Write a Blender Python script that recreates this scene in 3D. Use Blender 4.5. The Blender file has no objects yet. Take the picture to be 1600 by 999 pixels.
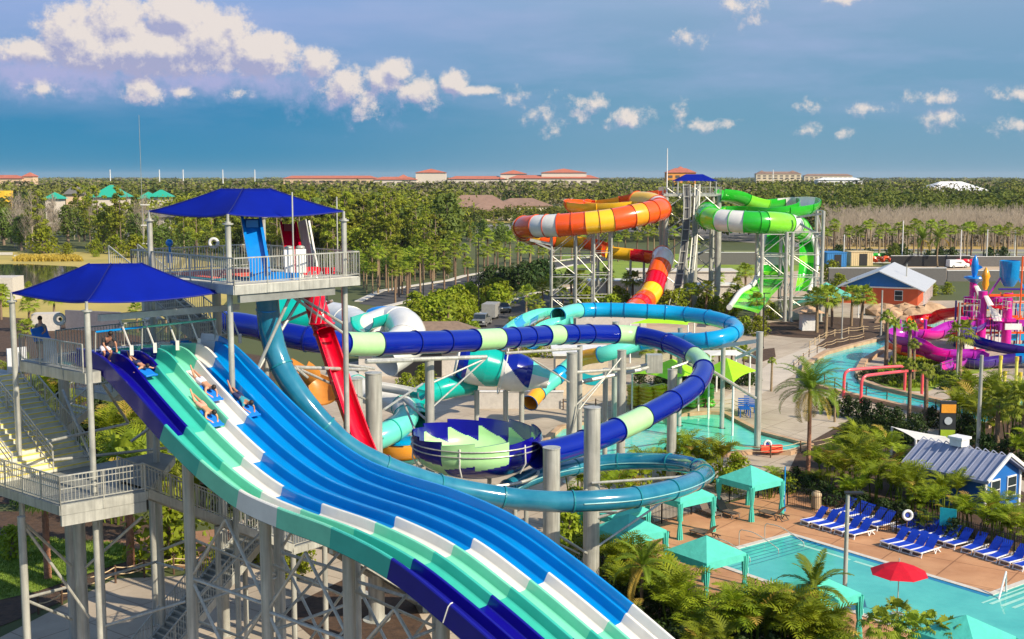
import bpy, math, random
import numpy as np
from mathutils import Vector, Matrix
R = random.Random(7)
rad = math.radians
COL = bpy.context.scene.collection
# ------------------------------------------------------------------ camera model (used to place things on the ground)
F = 1900.0; TH = math.atan(223.5 / F); H = 21.6
def _ray(px, py):
    a = (px - 800) / F; b = (499.5 - py) / F
    return a, math.cos(TH) + b * math.sin(TH), -math.sin(TH) + b * math.cos(TH)
def G(px, py, z=0.0):
    x, y, d = _ray(px, py); t = (z - H) / d
    return Vector((x * t, y * t, z))
def PY(px, py, Y):
    x, y, d = _ray(px, py); t = Y / y
    return Vector((x * t, Y, H + d * t))
V = Vector
# ------------------------------------------------------------------ mesh builder
class MB:
    def __init__(s): s.v = []; s.f = []; s.m = []
    def add(s, vs, fs, mi=0):
        o = len(s.v); s.v += [tuple(p) for p in vs]
        for f in fs: s.f.append(tuple(i + o for i in f)); s.m.append(mi)
        return s
    def quad(s, a, b, c, d, mi=0): return s.add([a, b, c, d], [(0, 1, 2, 3)], mi)
    def box(s, c, sz, rz=0.0, mi=0):
        hx, hy, hz = sz[0] / 2, sz[1] / 2, sz[2] / 2; ca, sa = math.cos(rz), math.sin(rz); vs = []
        for dz in (-hz, hz):
            for dx, dy in ((-hx, -hy), (hx, -hy), (hx, hy), (-hx, hy)):
                vs.append((c[0] + dx * ca - dy * sa, c[1] + dx * sa + dy * ca, c[2] + dz))
        return s.add(vs, [(3, 2, 1, 0), (4, 5, 6, 7), (0, 1, 5, 4), (1, 2, 6, 5), (2, 3, 7, 6), (3, 0, 4, 7)], mi)
    def beam(s, p, q, w=.1, h=None, mi=0):
        h = h or w; p = V(p); q = V(q); d = (q - p)
        if d.length < 1e-5: return s
        d.normalize(); up = V((0, 0, 1)) if abs(d.z) < .95 else V((0.643, .766, 0))
        r = d.cross(up).normalized() * (w / 2); u = r.cross(d).normalized() * (h / 2)
        vs = [p - r - u, p + r - u, p + r + u, p - r + u, q - r - u, q + r - u, q + r + u, q - r + u]
        return s.add(vs, [(3, 2, 1, 0), (4, 5, 6, 7), (0, 1, 5, 4), (1, 2, 6, 5), (2, 3, 7, 6), (3, 0, 4, 7)], mi)
    def cyl(s, p, q, r1, r2=None, n=10, mi=0, cap=True):
        r2 = r1 if r2 is None else r2; p = V(p); q = V(q); d = (q - p).normalized()
        a = V((0, 0, 1)) if abs(d.z) < .9 else V((1, 0, 0)); x = d.cross(a).normalized(); y = d.cross(x)
        vs = []
        for c, r in ((p, r1), (q, r2)):
            for i in range(n):
                t = 2 * math.pi * i / n; vs.append(c + x * math.cos(t) * r + y * math.sin(t) * r)
        fs = [(i, (i + 1) % n, n + (i + 1) % n, n + i) for i in range(n)]
        if cap: fs += [tuple(range(n - 1, -1, -1)), tuple(range(n, 2 * n))]
        return s.add(vs, [f[::-1] for f in fs], mi)
    def pipe(s, pts, r, n=8, mi=0, cap=True):
        pts = [V(p) for p in pts]; fr = frames(pts); vs = []; fs = []
        for p, (t, x, y) in zip(pts, fr):
            for i in range(n):
                a = 2 * math.pi * i / n; vs.append(p + x * math.cos(a) * r + y * math.sin(a) * r)
        for j in range(len(pts) - 1):
            for i in range(n):
                k = (i + 1) % n; fs.append((j * n + i, j * n + k, (j + 1) * n + k, (j + 1) * n + i))
        if cap: fs += [tuple(range(n - 1, -1, -1)), tuple((len(pts) - 1) * n + i for i in range(n))]
        return s.add(vs, fs, mi)
    def lathe(s, c, prof, n=24, mi=0, rz=0):
        vs = []; fs = []
        for r, z in prof:
            for i in range(n):
                a = 2 * math.pi * i / n + rz; vs.append((c[0] + r * math.cos(a), c[1] + r * math.sin(a), c[2] + z))
        for j in range(len(prof) - 1):
            for i in range(n):
                k = (i + 1) % n; fs.append((j * n + i, j * n + k, (j + 1) * n + k, (j + 1) * n + i))
        return s.add(vs, fs, mi)
    def poly(s, pts, z0, z1=None, mi=0, mt=None):
        n = len(pts)
        ar = sum(pts[i][0] * pts[(i + 1) % n][1] - pts[(i + 1) % n][0] * pts[i][1] for i in range(n))
        if ar < 0: pts = pts[::-1]
        if z1 is None: return s.add([(p[0], p[1], z0) for p in pts], [tuple(range(n))], mi)
        vs = [(p[0], p[1], z0) for p in pts] + [(p[0], p[1], z1) for p in pts]
        s.add(vs, [tuple(range(n - 1, -1, -1))] + [(i, (i + 1) % n, n + (i + 1) % n, n + i) for i in range(n)], mi)
        return s.add([(p[0], p[1], z1) for p in pts], [tuple(range(n))], mi if mt is None else mt)
    def blob(s, c, r, n=8, mi=0, jit=.15, seed=0):
        rr = random.Random(seed); vs = []; fs = []; m = max(4, n // 2 + 1)
        for j in range(m + 1):
            ph = math.pi * j / m
            for i in range(n):
                a = 2 * math.pi * i / n; k = 1 + rr.uniform(-jit, jit)
                vs.append((c[0] + r[0] * math.sin(ph) * math.cos(a) * k, c[1] + r[1] * math.sin(ph) * math.sin(a) * k, c[2] + r[2] * math.cos(ph) * k))
        for j in range(m):
            for i in range(n):
                k = (i + 1) % n; fs.append((j * n + i, (j + 1) * n + i, (j + 1) * n + k, j * n + k))
        return s.add(vs, fs, mi)
    def leaves(s, P, N, T, L, W, mi=0):
        # rhombic leaves: centre P, normal N, direction T
        for p, nn, t, l, w in zip(P, N, T, L, W):
            p = V(p); t = V(t).normalized(); b = V(nn).cross(t)
            if b.length < 1e-4: b = V((1, 0, 0))
            b.normalize(); s.add([p - t * l, p - b * w, p + t * l, p + b * w], [(0, 1, 2, 3)], mi)
        return s
    def build(s, name, mats, parent=None, smooth=0, world=True):
        me = bpy.data.meshes.new(name)
        off = V((0, 0, 0))
        if parent is not None and world: off = wloc(parent)
        vs = s.v if off.length == 0 else [(a - off.x, b - off.y, c - off.z) for a, b, c in s.v]
        me.from_pydata(vs, [], s.f)
        if not isinstance(mats, (list, tuple)): mats = [mats]
        for m in mats: me.materials.append(m)
        me.polygons.foreach_set('material_index', s.m)
        if smooth:
            me.polygons.foreach_set('use_smooth', [True] * len(s.f))
            me.set_sharp_from_angle(angle=rad(smooth))
        me.update()
        o = bpy.data.objects.new(name, me); COL.objects.link(o)
        if parent is not None: o.parent = parent
        return o
def wloc(o):
    l = V((0, 0, 0))
    while o is not None: l = l + o.location; o = o.parent
    return l
def frames(pts, up=None):
    n = len(pts); T = []
    for i in range(n):
        a = pts[max(0, i - 1)]; b = pts[min(n - 1, i + 1)]; T.append((b - a).normalized())
    out = []
    if up is not None:
        for t in T:
            x = t.cross(V(up)).normalized(); out.append((t, x, x.cross(t).normalized()))
        return out
    a = V((0, 0, 1)) if abs(T[0].z) < .9 else V((1, 0, 0))
    x = T[0].cross(a).normalized()
    for t in T:
        x = (x - t * x.dot(t)).normalized(); out.append((t, x, x.cross(t).normalized()))
    return out
def smoothpath(pts, step=.5):
    pts = [V(p) for p in pts]; P = [pts[0] * 2 - pts[1]] + pts + [pts[-1] * 2 - pts[-2]]; out = []
    for i in range(1, len(P) - 2):
        a, b, c, d = P[i - 1:i + 3]; n = max(1, int((c - b).length / step))
        for k in range(n):
            t = k / n
            out.append(.5 * ((2 * b) + (c - a) * t + (2 * a - 5 * b + 4 * c - d) * t * t + (-a + 3 * b - 3 * c + d) * t ** 3))
    out.append(pts[-1]); 
    # resample evenly
    L = [0]
    for i in range(1, len(out)): L.append(L[-1] + (out[i] - out[i - 1]).length)
    n = max(2, int(L[-1] / step)); res = []; j = 0
    for k in range(n + 1):
        s = L[-1] * k / n
        while j < len(L) - 2 and L[j + 1] < s: j += 1
        u = (s - L[j]) / max(1e-6, L[j + 1] - L[j]); res.append(out[j].lerp(out[j + 1], min(1, u)))
    return res
def put(o, label=None, cat=None, group=None, kind=None):
    if label: o['label'] = label
    if cat: o['category'] = cat
    if group: o['group'] = group
    if kind: o['kind'] = kind
    return o
def thing(name, label, cat, loc=(0, 0, 0), group=None, rz=0):
    o = bpy.data.objects.new(name, None); COL.objects.link(o); o.empty_display_size = .3
    o.location = loc; o.rotation_euler = (0, 0, rz)
    return put(o, label, cat, group)
def dup(root, loc, rz=0, sc=1, label=None, group=None):
    r = root.copy(); COL.objects.link(r); r.location = loc; r.rotation_euler = (0, 0, rz)
    r.scale = (sc, sc, sc) if not isinstance(sc, tuple) else sc
    if label: r['label'] = label
    if group: r['group'] = group
    for ch in list(root.children):
        c = ch.copy(); COL.objects.link(c); c.parent = r
        for g in ch.children:
            d = g.copy(); COL.objects.link(d); d.parent = c
    return r
def struct(name, mb, mats, smooth=0): return put(mb.build(name, mats, smooth=smooth), kind='structure')
# ------------------------------------------------------------------ materials
MC = {}
def mat(name, col, rough=.5, metal=0., var=.12, scale=3., bump=0., bscale=None, coat=0., col2=None, spec=None, transl=0., objrand=0., detail=4, coord='Object', subsurf=0, rvar=0.0, joints=0, streak=0):
    if name in MC: return MC[name]
    m = bpy.data.materials.new(name); m.use_nodes = True; nt = m.node_tree; N = nt.nodes; L = nt.links
    b = N['Principled BSDF']; out = N['Material Output']
    tc = N.new('ShaderNodeTexCoord'); src = tc.outputs[coord]
    if coord == 'World':
        pass
    nz = N.new('ShaderNodeTexNoise'); nz.inputs['Scale'].default_value = scale; nz.inputs['Detail'].default_value = detail; nz.inputs['Roughness'].default_value = .65
    L.new(src, nz.inputs['Vector'])
    mr = N.new('ShaderNodeMapRange'); mr.inputs[1].default_value = .3; mr.inputs[2].default_value = .7
    L.new(nz.outputs['Fac'], mr.inputs[0])
    mx = N.new('ShaderNodeMix'); mx.data_type = 'RGBA'
    c2 = col2 if col2 else tuple(min(1, c * (1 + var)) for c in col); c1 = col if col2 else tuple(c * (1 - var) for c in col)
    mx.inputs[6].default_value = (*c1, 1); mx.inputs[7].default_value = (*c2, 1); L.new(mr.outputs[0], mx.inputs[0])
    colout = mx.outputs[2]
    if streak:
        mpg = N.new('ShaderNodeMapping'); mpg.inputs['Scale'].default_value = (1, 1, .06); L.new(src, mpg.inputs[0]); n4 = N.new('ShaderNodeTexNoise'); n4.inputs['Scale'].default_value = 9; n4.inputs['Detail'].default_value = 6; L.new(mpg.outputs[0], n4.inputs['Vector'])
        m4 = N.new('ShaderNodeMapRange'); m4.inputs[1].default_value = .35; m4.inputs[2].default_value = .7; m4.inputs[3].default_value = 1.08; m4.inputs[4].default_value = 1 - streak; L.new(n4.outputs['Fac'], m4.inputs[0]); v4 = N.new('ShaderNodeVectorMath'); v4.operation = 'SCALE'; L.new(colout, v4.inputs[0]); L.new(m4.outputs[0], v4.inputs['Scale']); colout = v4.outputs[0]
    if joints:
        br = N.new('ShaderNodeTexBrick'); br.inputs['Scale'].default_value = 1.0 / joints; br.inputs['Mortar Size'].default_value = .012; br.inputs['Brick Width'].default_value = 1.0; br.inputs['Row Height'].default_value = 1.0; br.offset = 0.0
        rt_ = N.new('ShaderNodeVectorRotate'); rt_.inputs['Angle'].default_value = .65; L.new(src, rt_.inputs['Vector']); L.new(rt_.outputs[0], br.inputs['Vector'])
        br.inputs['Color1'].default_value = (1, 1, 1, 1); br.inputs['Color2'].default_value = (.93, .93, .93, 1); br.inputs['Mortar'].default_value = (.55, .52, .5, 1)
        n3 = N.new('ShaderNodeTexNoise'); n3.inputs['Scale'].default_value = .12; n3.inputs['Detail'].default_value = 5; L.new(src, n3.inputs['Vector']); m3 = N.new('ShaderNodeMapRange'); m3.inputs[1].default_value = .3; m3.inputs[2].default_value = .7; m3.inputs[3].default_value = .78; m3.inputs[4].default_value = 1.08; L.new(n3.outputs['Fac'], m3.inputs[0])
        mj = N.new('ShaderNodeMix'); mj.data_type = 'RGBA'; mj.blend_type = 'MULTIPLY'; mj.inputs[0].default_value = 1; L.new(colout, mj.inputs[6]); L.new(br.outputs[0], mj.inputs[7])
        mk_ = N.new('ShaderNodeVectorMath'); mk_.operation = 'SCALE'; L.new(mj.outputs[2], mk_.inputs[0]); L.new(m3.outputs[0], mk_.inputs['Scale']); colout = mk_.outputs[0]
    if objrand:
        oi = N.new('ShaderNodeObjectInfo'); hs = N.new('ShaderNodeHueSaturation')
        m1 = N.new('ShaderNodeMapRange'); m1.inputs[3].default_value = 1 - objrand; m1.inputs[4].default_value = 1 + objrand
        L.new(oi.outputs['Random'], m1.inputs[0]); L.new(m1.outputs[0], hs.inputs['Value'])
        m2 = N.new('ShaderNodeMapRange'); m2.inputs[3].default_value = .5 - objrand * .06; m2.inputs[4].default_value = .5 + objrand * .05
        L.new(oi.outputs['Random'], m2.inputs[0]); L.new(m2.outputs[0], hs.inputs['Hue'])
        L.new(colout, hs.inputs['Color']); colout = hs.outputs[0]
    L.new(colout, b.inputs['Base Color'])
    b.inputs['Roughness'].default_value = rough; b.inputs['Metallic'].default_value = metal
    if rvar:
        r2 = N.new('ShaderNodeMapRange'); r2.inputs[3].default_value = max(0, rough - rvar); r2.inputs[4].default_value = rough + rvar
        L.new(nz.outputs['Fac'], r2.inputs[0]); L.new(r2.outputs[0], b.inputs['Roughness'])
    if coat: b.inputs['Coat Weight'].default_value = coat; b.inputs['Coat Roughness'].default_value = .08
    if spec is not None: b.inputs['Specular IOR Level'].default_value = spec
    if bump:
        n2 = N.new('ShaderNodeTexNoise'); n2.inputs['Scale'].default_value = bscale or scale * 4; n2.inputs['Detail'].default_value = 3
        L.new(src, n2.inputs['Vector']); bp = N.new('ShaderNodeBump'); bp.inputs['Strength'].default_value = bump; bp.inputs['Distance'].default_value = .1
        L.new(n2.outputs['Fac'], bp.inputs['Height']); L.new(bp.outputs[0], b.inputs['Normal'])
    if transl:
        tr = N.new('ShaderNodeBsdfTranslucent'); L.new(colout, tr.inputs['Color']); ms = N.new('ShaderNodeMixShader'); ms.inputs[0].default_value = transl
        L.new(b.outputs[0], ms.inputs[1]); L.new(tr.outputs[0], ms.inputs[2]); L.new(ms.outputs[0], out.inputs['Surface'])
    MC[name] = m; return m
steel = mat('galvanised_steel', (.47, .47, .42), .42, .3, .16, 1.5, rvar=.15, streak=.2)
steeldark = mat('weathered_steel', (.27, .28, .26), .5, .3, .18, 2.)
post = mat('column_steel', (.46, .46, .41), .38, .22, .14, .9, rvar=.12, streak=.3)
def fib(name, c, var=.07, rough=.2): return mat(name, c, rough, 0, var, 1.3, coat=.35, rvar=.06)
navy = fib('navy_fibreglass', (.005, .003, .22)); teal = fib('teal_fibreglass', (.04, .43, .34)); mint = fib('mint_fibreglass', (.17, .61, .42))
white = fib('white_fibreglass', (.70, .69, .64)); sky = fib('sky_blue_fibreglass', (.0, .215, .57)); lime = fib('pale_lime_fibreglass', (.40, .72, .32))
tubenavy = fib('deep_blue_fibreglass', (.0, .010, .26), rough=.12); tealtube = mat('translucent_teal_tube', (.0, .12, .22), .12, 0, .3, .6, coat=.8, col2=(.03, .22, .32))
cyan = fib('cyan_fibreglass', (.0, .30, .60), rough=.15); redf = fib('red_fibreglass', (.62, .0, .02), rough=.16); orange = fib('orange_fibreglass', (.85, .10, .01)); yellow = fib('yellow_fibreglass', (.90, .52, .02))
greenf = fib('green_fibreglass', (.02, .40, .02)); lgreen = fib('light_green_fibreglass', (.20, .70, .03)); seag = fib('sea_green_fibreglass', (.0, .38, .32)); aquam = fib('aqua_mint_fibreglass', (.12, .62, .50))
amber = fib('amber_fibreglass', (.88, .36, .02)); magenta = fib('magenta_fibreglass', (.62, .01, .30)); purple = fib('purple_fibreglass', (.05, .02, .22)); violet = fib('violet_fibreglass', (.36, .02, .36))
fabblue = mat('blue_shade_cloth', (.0, .011, .27), .85, 0, .12, .8, transl=.12, bump=.12, bscale=2., spec=.15)
fabteal = mat('aqua_canvas', (.10, .62, .50), .8, 0, .08, 2., transl=.2, bump=.2, bscale=5)
fablime = mat('lime_shade_cloth', (.42, .85, .01), .8, 0, .1, 1., transl=.2)
fabwhite = mat('white_shade_cloth', (.75, .74, .70), .8, 0, .08, 1., transl=.15)
fabgreen = mat('sea_green_shade_cloth', (.10, .42, .33), .8, 0, .1, 1., transl=.1)
concrete = mat('concrete', (.38, .31, .23), .9, 0, .2, .35, bump=.1, bscale=3, col2=(.52, .44, .34), detail=8, joints=3.0)
shadecrete = concrete
deckmat = mat('tan_pool_deck', (.43, .20, .09), .8, 0, .2, .5, col2=(.60, .32, .16), detail=8, bump=.05, bscale=6, joints=3.4)
asphalt = mat('asphalt', (.045, .045, .05), .9, 0, .2, .4, col2=(.075, .072, .07), detail=8)
kerbm = mat('kerb_concrete', (.55, .52, .46), .85)
paint = mat('white_road_paint', (.72, .72, .70), .7)
mulch = mat('dark_mulch', (.035, .02, .012), .95, 0, .3, 2., col2=(.10, .055, .03), detail=8, bump=.5, bscale=6)
soil = mat('reddish_soil', (.22, .11, .055), .95, 0, .3, .8, col2=(.33, .18, .10), detail=8)
grassm = mat('lawn_grass', (.12, .20, .015), .95, 0, .3, .25, col2=(.26, .34, .03), detail=10, bump=.5, bscale=8)
hay = mat('dry_grass', (.30, .26, .06), .95, 0, .3, .06, col2=(.50, .38, .10), detail=10)
dirt = mat('sandy_lot', (.38, .29, .19), .95, 0, .2, .05, col2=(.52, .40, .28), detail=8)
darkmat = mat('black_powder_coat', (.012, .012, .013), .5)
brown = mat('brown_paint', (.10, .055, .03), .7)
rope = mat('rope', (.55, .42, .25), .9)
def water(name, c, c2, rough=.05, bump=.12, bscale=2.2, scale=.5):
    m = mat(name, c, rough, 0, 0, scale, bump=bump, bscale=bscale, col2=c2, detail=6); return m
poolw = water('pool_water', (.04, .37, .34), (.09, .53, .45), bump=.10, bscale=2.5, scale=.25); lagw = water('lagoon_water', (.05, .50, .42), (.15, .70, .56), bump=.14, bscale=2.5, scale=.5)
rivw = water('river_water', (.0, .46, .48), (.06, .62, .58), bump=.3, bscale=2.0, scale=.5); lakew = water('lake_water', (.02, .03, .025), (.03, .04, .03), bump=.04, bscale=.8)
skin = mat('skin', (.55, .28, .17), .5, 0, .08, 8, spec=.4); skin2 = mat('tanned_skin', (.40, .19, .11), .5, 0, .08, 8); hairm = mat('dark_hair', (.02, .012, .008), .6)
foamblue = mat('blue_foam', (.0, .17, .66), .6)
stepm = mat('cream_stair_tread', (.62, .60, .48), .7); stepy = mat('yellow_stair_nosing', (.80, .66, .10), .6)
# ================================================================== camera, light, sky
cam = bpy.data.cameras.new('camera'); co = bpy.data.objects.new('camera', cam); COL.objects.link(co)
cam.sensor_width = 36; cam.lens = 36 * F / 1600; cam.clip_end = 30000; cam.clip_start = .5
co.location = (0, 0, H); co.rotation_euler = (math.pi / 2 - TH, 0, 0)
sc = bpy.context.scene; sc.camera = co
SUNAZ = math.atan2(.79, -.61)      # direction towards the sun, from +Y clockwise
SUNEL = rad(35)
sd = V((math.sin(SUNAZ) * math.cos(SUNEL), math.cos(SUNAZ) * math.cos(SUNEL), math.sin(SUNEL)))
sl = bpy.data.lights.new('sun', 'SUN'); so = bpy.data.objects.new('sun', sl); COL.objects.link(so)
sl.energy = 5.0; sl.angle = rad(.5); sl.color = (1, .87, .67)
so.rotation_euler = sd.to_track_quat('Z', 'Y').to_euler(); so.location = (0, 0, 200)
w = bpy.data.worlds.new('World'); sc.world = w; w.use_nodes = True
NT = w.node_tree; N = NT.nodes; L = NT.links; N.clear()
def nd(t, **k):
    n = N.new(t)
    for a, b in k.items(): setattr(n, a, b)
    return n
def mth(op, a, b=None, c=None, tree=None):
    t = tree or NT; n = t.nodes.new('ShaderNodeMath'); n.operation = op
    for i, x in enumerate((a, b, c)):
        if x is None: continue
        if isinstance(x, (int, float)): n.inputs[i].default_value = x
        else: t.links.new(x, n.inputs[i])
    return n.outputs[0]
st = nd('ShaderNodeTexSky', sky_type='NISHITA', sun_disc=False); st.sun_elevation = SUNEL; st.sun_rotation = SUNAZ
st.air_density = 1.0; st.dust_density = .6; st.ozone_density = 2.0; st.altitude = 0
tc = nd('ShaderNodeTexCoord'); sx = nd('ShaderNodeSeparateXYZ'); L.new(tc.outputs['Generated'], sx.inputs[0])
az = mth('MULTIPLY', mth('ARCTAN2', sx.outputs[0], sx.outputs[1]), 19.0)
el = mth('MULTIPLY', mth('ARCSINE', sx.outputs[2]), 19.0)
cv = nd('ShaderNodeCombineXYZ'); L.new(az, cv.inputs[0]); L.new(el, cv.inputs[1])
# cloud density group: input = (u,v) in hundreds of photo pixels
def cloud_group(blobs, name):
    g = bpy.data.node_groups.new(name, 'ShaderNodeTree')
    g.interface.new_socket('P', in_out='INPUT', socket_type='NodeSocketVector'); g.interface.new_socket('D', in_out='OUTPUT', socket_type='NodeSocketFloat')
    gi = g.nodes.new('NodeGroupInput'); go = g.nodes.new('NodeGroupOutput')
    def noise(scale, det, rough=.6, off=0):
        n = g.nodes.new('ShaderNodeTexNoise'); n.inputs['Scale'].default_value = scale; n.inputs['Detail'].default_value = det; n.inputs['Roughness'].default_value = rough
        mp = g.nodes.new('ShaderNodeVectorMath'); mp.operation = 'ADD'; mp.inputs[1].default_value = (off, off * 1.7, 3.1)
        g.links.new(gi.outputs[0], mp.inputs[0]); g.links.new(mp.outputs[0], n.inputs['Vector']); return n
    best = None
    for (px, py, rx, ry, wt) in blobs:
        s1 = g.nodes.new('ShaderNodeVectorMath'); s1.operation = 'SUBTRACT'; s1.inputs[1].default_value = ((px - 800) / 100, (276 - py) / 100, 0); g.links.new(gi.outputs[0], s1.inputs[0])
        s2 = g.nodes.new('ShaderNodeVectorMath'); s2.operation = 'MULTIPLY'; s2.inputs[1].default_value = (100 / rx, 100 / ry, 0); g.links.new(s1.outputs[0], s2.inputs[0])
        s3 = g.nodes.new('ShaderNodeVectorMath'); s3.operation = 'LENGTH'; g.links.new(s2.outputs[0], s3.inputs[0])
        d = mth('MULTIPLY', mth('SUBTRACT', 1.0, s3.outputs['Value'], tree=g), wt, tree=g)
        best = d if best is None else mth('MAXIMUM', best, d, tree=g)
    n1 = noise(1.6, 3, .5, 5); n2 = noise(4.0, 9, .68, 9)
    e = mth('ADD', mth('MULTIPLY', mth('SUBTRACT', n1.outputs['Fac'], .5, tree=g), .7, tree=g), mth('MULTIPLY', mth('SUBTRACT', n2.outputs['Fac'], .5, tree=g), 2.0, tree=g), tree=g)
    g.links.new(mth('ADD', best, e, tree=g), go.inputs[0]); return g
B = [(150, 72, 62, 52, 1.5), (215, 58, 62, 48, 1.6), (300, 44, 66, 40, 1.8), (335, 70, 95, 56, 1.8), (250, 92, 190, 42, 1.9), (415, 92, 70, 38, 1.6), (110, 98, 80, 22, 1.1), (420, 112, 70, 18, 1.1),
     (245, 148, 34, 26, .9), (310, 152, 20, 14, .6), (385, 150, 30, 12, .7), (110, 152, 30, 14, .6), (505, 108, 34, 30, 1.2), (545, 140, 45, 34, 1.05), (575, 165, 34, 30, .8), (620, 115, 32, 22, 1.2), (655, 148, 38, 30, 1.1), (600, 130, 40, 24, 1.0),
     (712, 132, 26, 22, 1.3), (745, 145, 45, 9, 1.0), (800, 158, 24, 12, .6), (860, 182, 34, 18, .5), (925, 165, 32, 14, 1.0), (905, 185, 20, 18, .9), (985, 187, 48, 14, .95), (1058, 185, 16, 16, .8), (1100, 197, 42, 8, .6),
     (1130, 20, 22, 14, .9), (1178, 22, 16, 12, .8), (1160, 40, 36, 12, .5), (1065, 70, 30, 13, .8), (1295, 17, 34, 10, .8), (1252, 170, 26, 10, .7), (1335, 175, 40, 9, .6), (1425, 162, 46, 10, .9), (1545, 160, 48, 10, .9), (1438, 192, 34, 13, .8), (1255, 207, 20, 10, .6), (1298, 212, 14, 9, .8), (1550, 202, 50, 12, .7), (1595, 185, 20, 16, .7)]
B = [(x, y, rx, ry * (1.25 if x > 780 else 1.05), wt * (.57 if x > 780 else 1)) for x, y, rx, ry, wt in B]
cg = cloud_group(B, 'cumulus')
def density(vec):
    n = nd('ShaderNodeGroup'); n.node_tree = cg; L.new(vec, n.inputs[0]); return n.outputs[0]
d0 = density(cv.outputs[0])
vo = nd('ShaderNodeVectorMath', operation='ADD'); vo.inputs[1].default_value = (.07, .15, 0); L.new(cv.outputs[0], vo.inputs[0]); d1 = density(vo.outputs[0])
mask = nd('ShaderNodeMapRange'); mask.inputs[1].default_value = -.02; mask.inputs[2].default_value = .62; mask.interpolation_type = 'SMOOTHSTEP'; L.new(d0, mask.inputs[0])
lit = nd('ShaderNodeMapRange'); lit.inputs[1].default_value = -.42; lit.inputs[2].default_value = .30; L.new(mth('SUBTRACT', d0, d1), lit.inputs[0])
elr = nd('ShaderNodeMapRange'); elr.inputs[1].default_value = 0; elr.inputs[2].default_value = 2.9; L.new(el, elr.inputs[0])
# clear-air colour: the physical sky, graded per elevation with ramps (left is bluer-green than right)
rl = nd('ShaderNodeValToRGB'); rr_ = nd('ShaderNodeValToRGB')
def ramp(r, stops):
    while len(r.color_ramp.elements) < len(stops): r.color_ramp.elements.new(.5)
    for e, (p, c) in zip(r.color_ramp.elements, stops): e.position = p; e.color = (*c, 1)
ramp(rl, [(0, (.030, .20, .34)), (.35, (.030, .19, .36)), (.55, (.14, .27, .47)), (.8, (.21, .31, .54)), (1, (.20, .32, .56))])
ramp(rr_, [(0, (.15, .28, .38)), (.3, (.12, .27, .39)), (.55, (.14, .28, .42)), (.8, (.18, .30, .45)), (1, (.24, .35, .51))])
L.new(elr.outputs[0], rl.inputs[0]); L.new(elr.outputs[0], rr_.inputs[0])
side = nd('ShaderNodeMapRange'); side.inputs[1].default_value = -5.0; side.inputs[2].default_value = 3.0; side.interpolation_type = 'SMOOTHSTEP'; L.new(az, side.inputs[0])
mxs = nd('ShaderNodeMix', data_type='RGBA'); L.new(side.outputs[0], mxs.inputs[0]); L.new(rl.outputs[0], mxs.inputs[6]); L.new(rr_.outputs[0], mxs.inputs[7])
# thin lavender veils
sv = nd('ShaderNodeVectorMath', operation='MULTIPLY'); sv.inputs[1].default_value = (.35, 1.6, 1); L.new(cv.outputs[0], sv.inputs[0])
nv = nd('ShaderNodeTexNoise'); nv.inputs['Scale'].default_value = 1.0; nv.inputs['Detail'].default_value = 6; nv.inputs['Roughness'].default_value = .55; L.new(sv.outputs[0], nv.inputs['Vector'])
vm = nd('ShaderNodeMapRange'); vm.inputs[1].default_value = .42; vm.inputs[2].default_value = .72; L.new(nv.outputs['Fac'], vm.inputs[0])
vh = nd('ShaderNodeMapRange', interpolation_type='SMOOTHSTEP'); vh.inputs[1].default_value = .3; vh.inputs[2].default_value = 1.6; L.new(el, vh.inputs[0])
veil = mth('MULTIPLY', mth('MULTIPLY', vm.outputs[0], vh.outputs[0]), .55)
mv = nd('ShaderNodeMix', data_type='RGBA'); L.new(veil, mv.inputs[0]); L.new(mxs.outputs[2], mv.inputs[6]); mv.inputs[7].default_value = (.30, .36, .56, 1)
# lavender bank below the big cumulus on the left
bk = cloud_group([(120, 128, 330, 42, 1.1), (330, 135, 240, 36, 1.0), (560, 165, 120, 30, .5), (20, 108, 110, 18, .8)], 'bank'); bn = nd('ShaderNodeGroup'); bn.node_tree = bk; L.new(cv.outputs[0], bn.inputs[0])
bm = nd('ShaderNodeMapRange', interpolation_type='SMOOTHSTEP'); bm.inputs[1].default_value = -.1; bm.inputs[2].default_value = 1.1; L.new(bn.outputs[0], bm.inputs[0])
mb_ = nd('ShaderNodeMix', data_type='RGBA'); L.new(mth('MULTIPLY', bm.outputs[0], .9), mb_.inputs[0]); L.new(mv.outputs[2], mb_.inputs[6]); mb_.inputs[7].default_value = (.33, .34, .54, 1)
cc = nd('ShaderNodeMix', data_type='RGBA'); L.new(lit.outputs[0], cc.inputs[0]); cc.inputs[6].default_value = (.30, .31, .46, 1); cc.inputs[7].default_value = (.66, .59, .54, 1)
mc = nd('ShaderNodeMix', data_type='RGBA'); L.new(mth('MULTIPLY', mask.outputs[0], .92), mc.inputs[0]); L.new(mb_.outputs[2], mc.inputs[6]); L.new(cc.outputs[2], mc.inputs[7])
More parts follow.
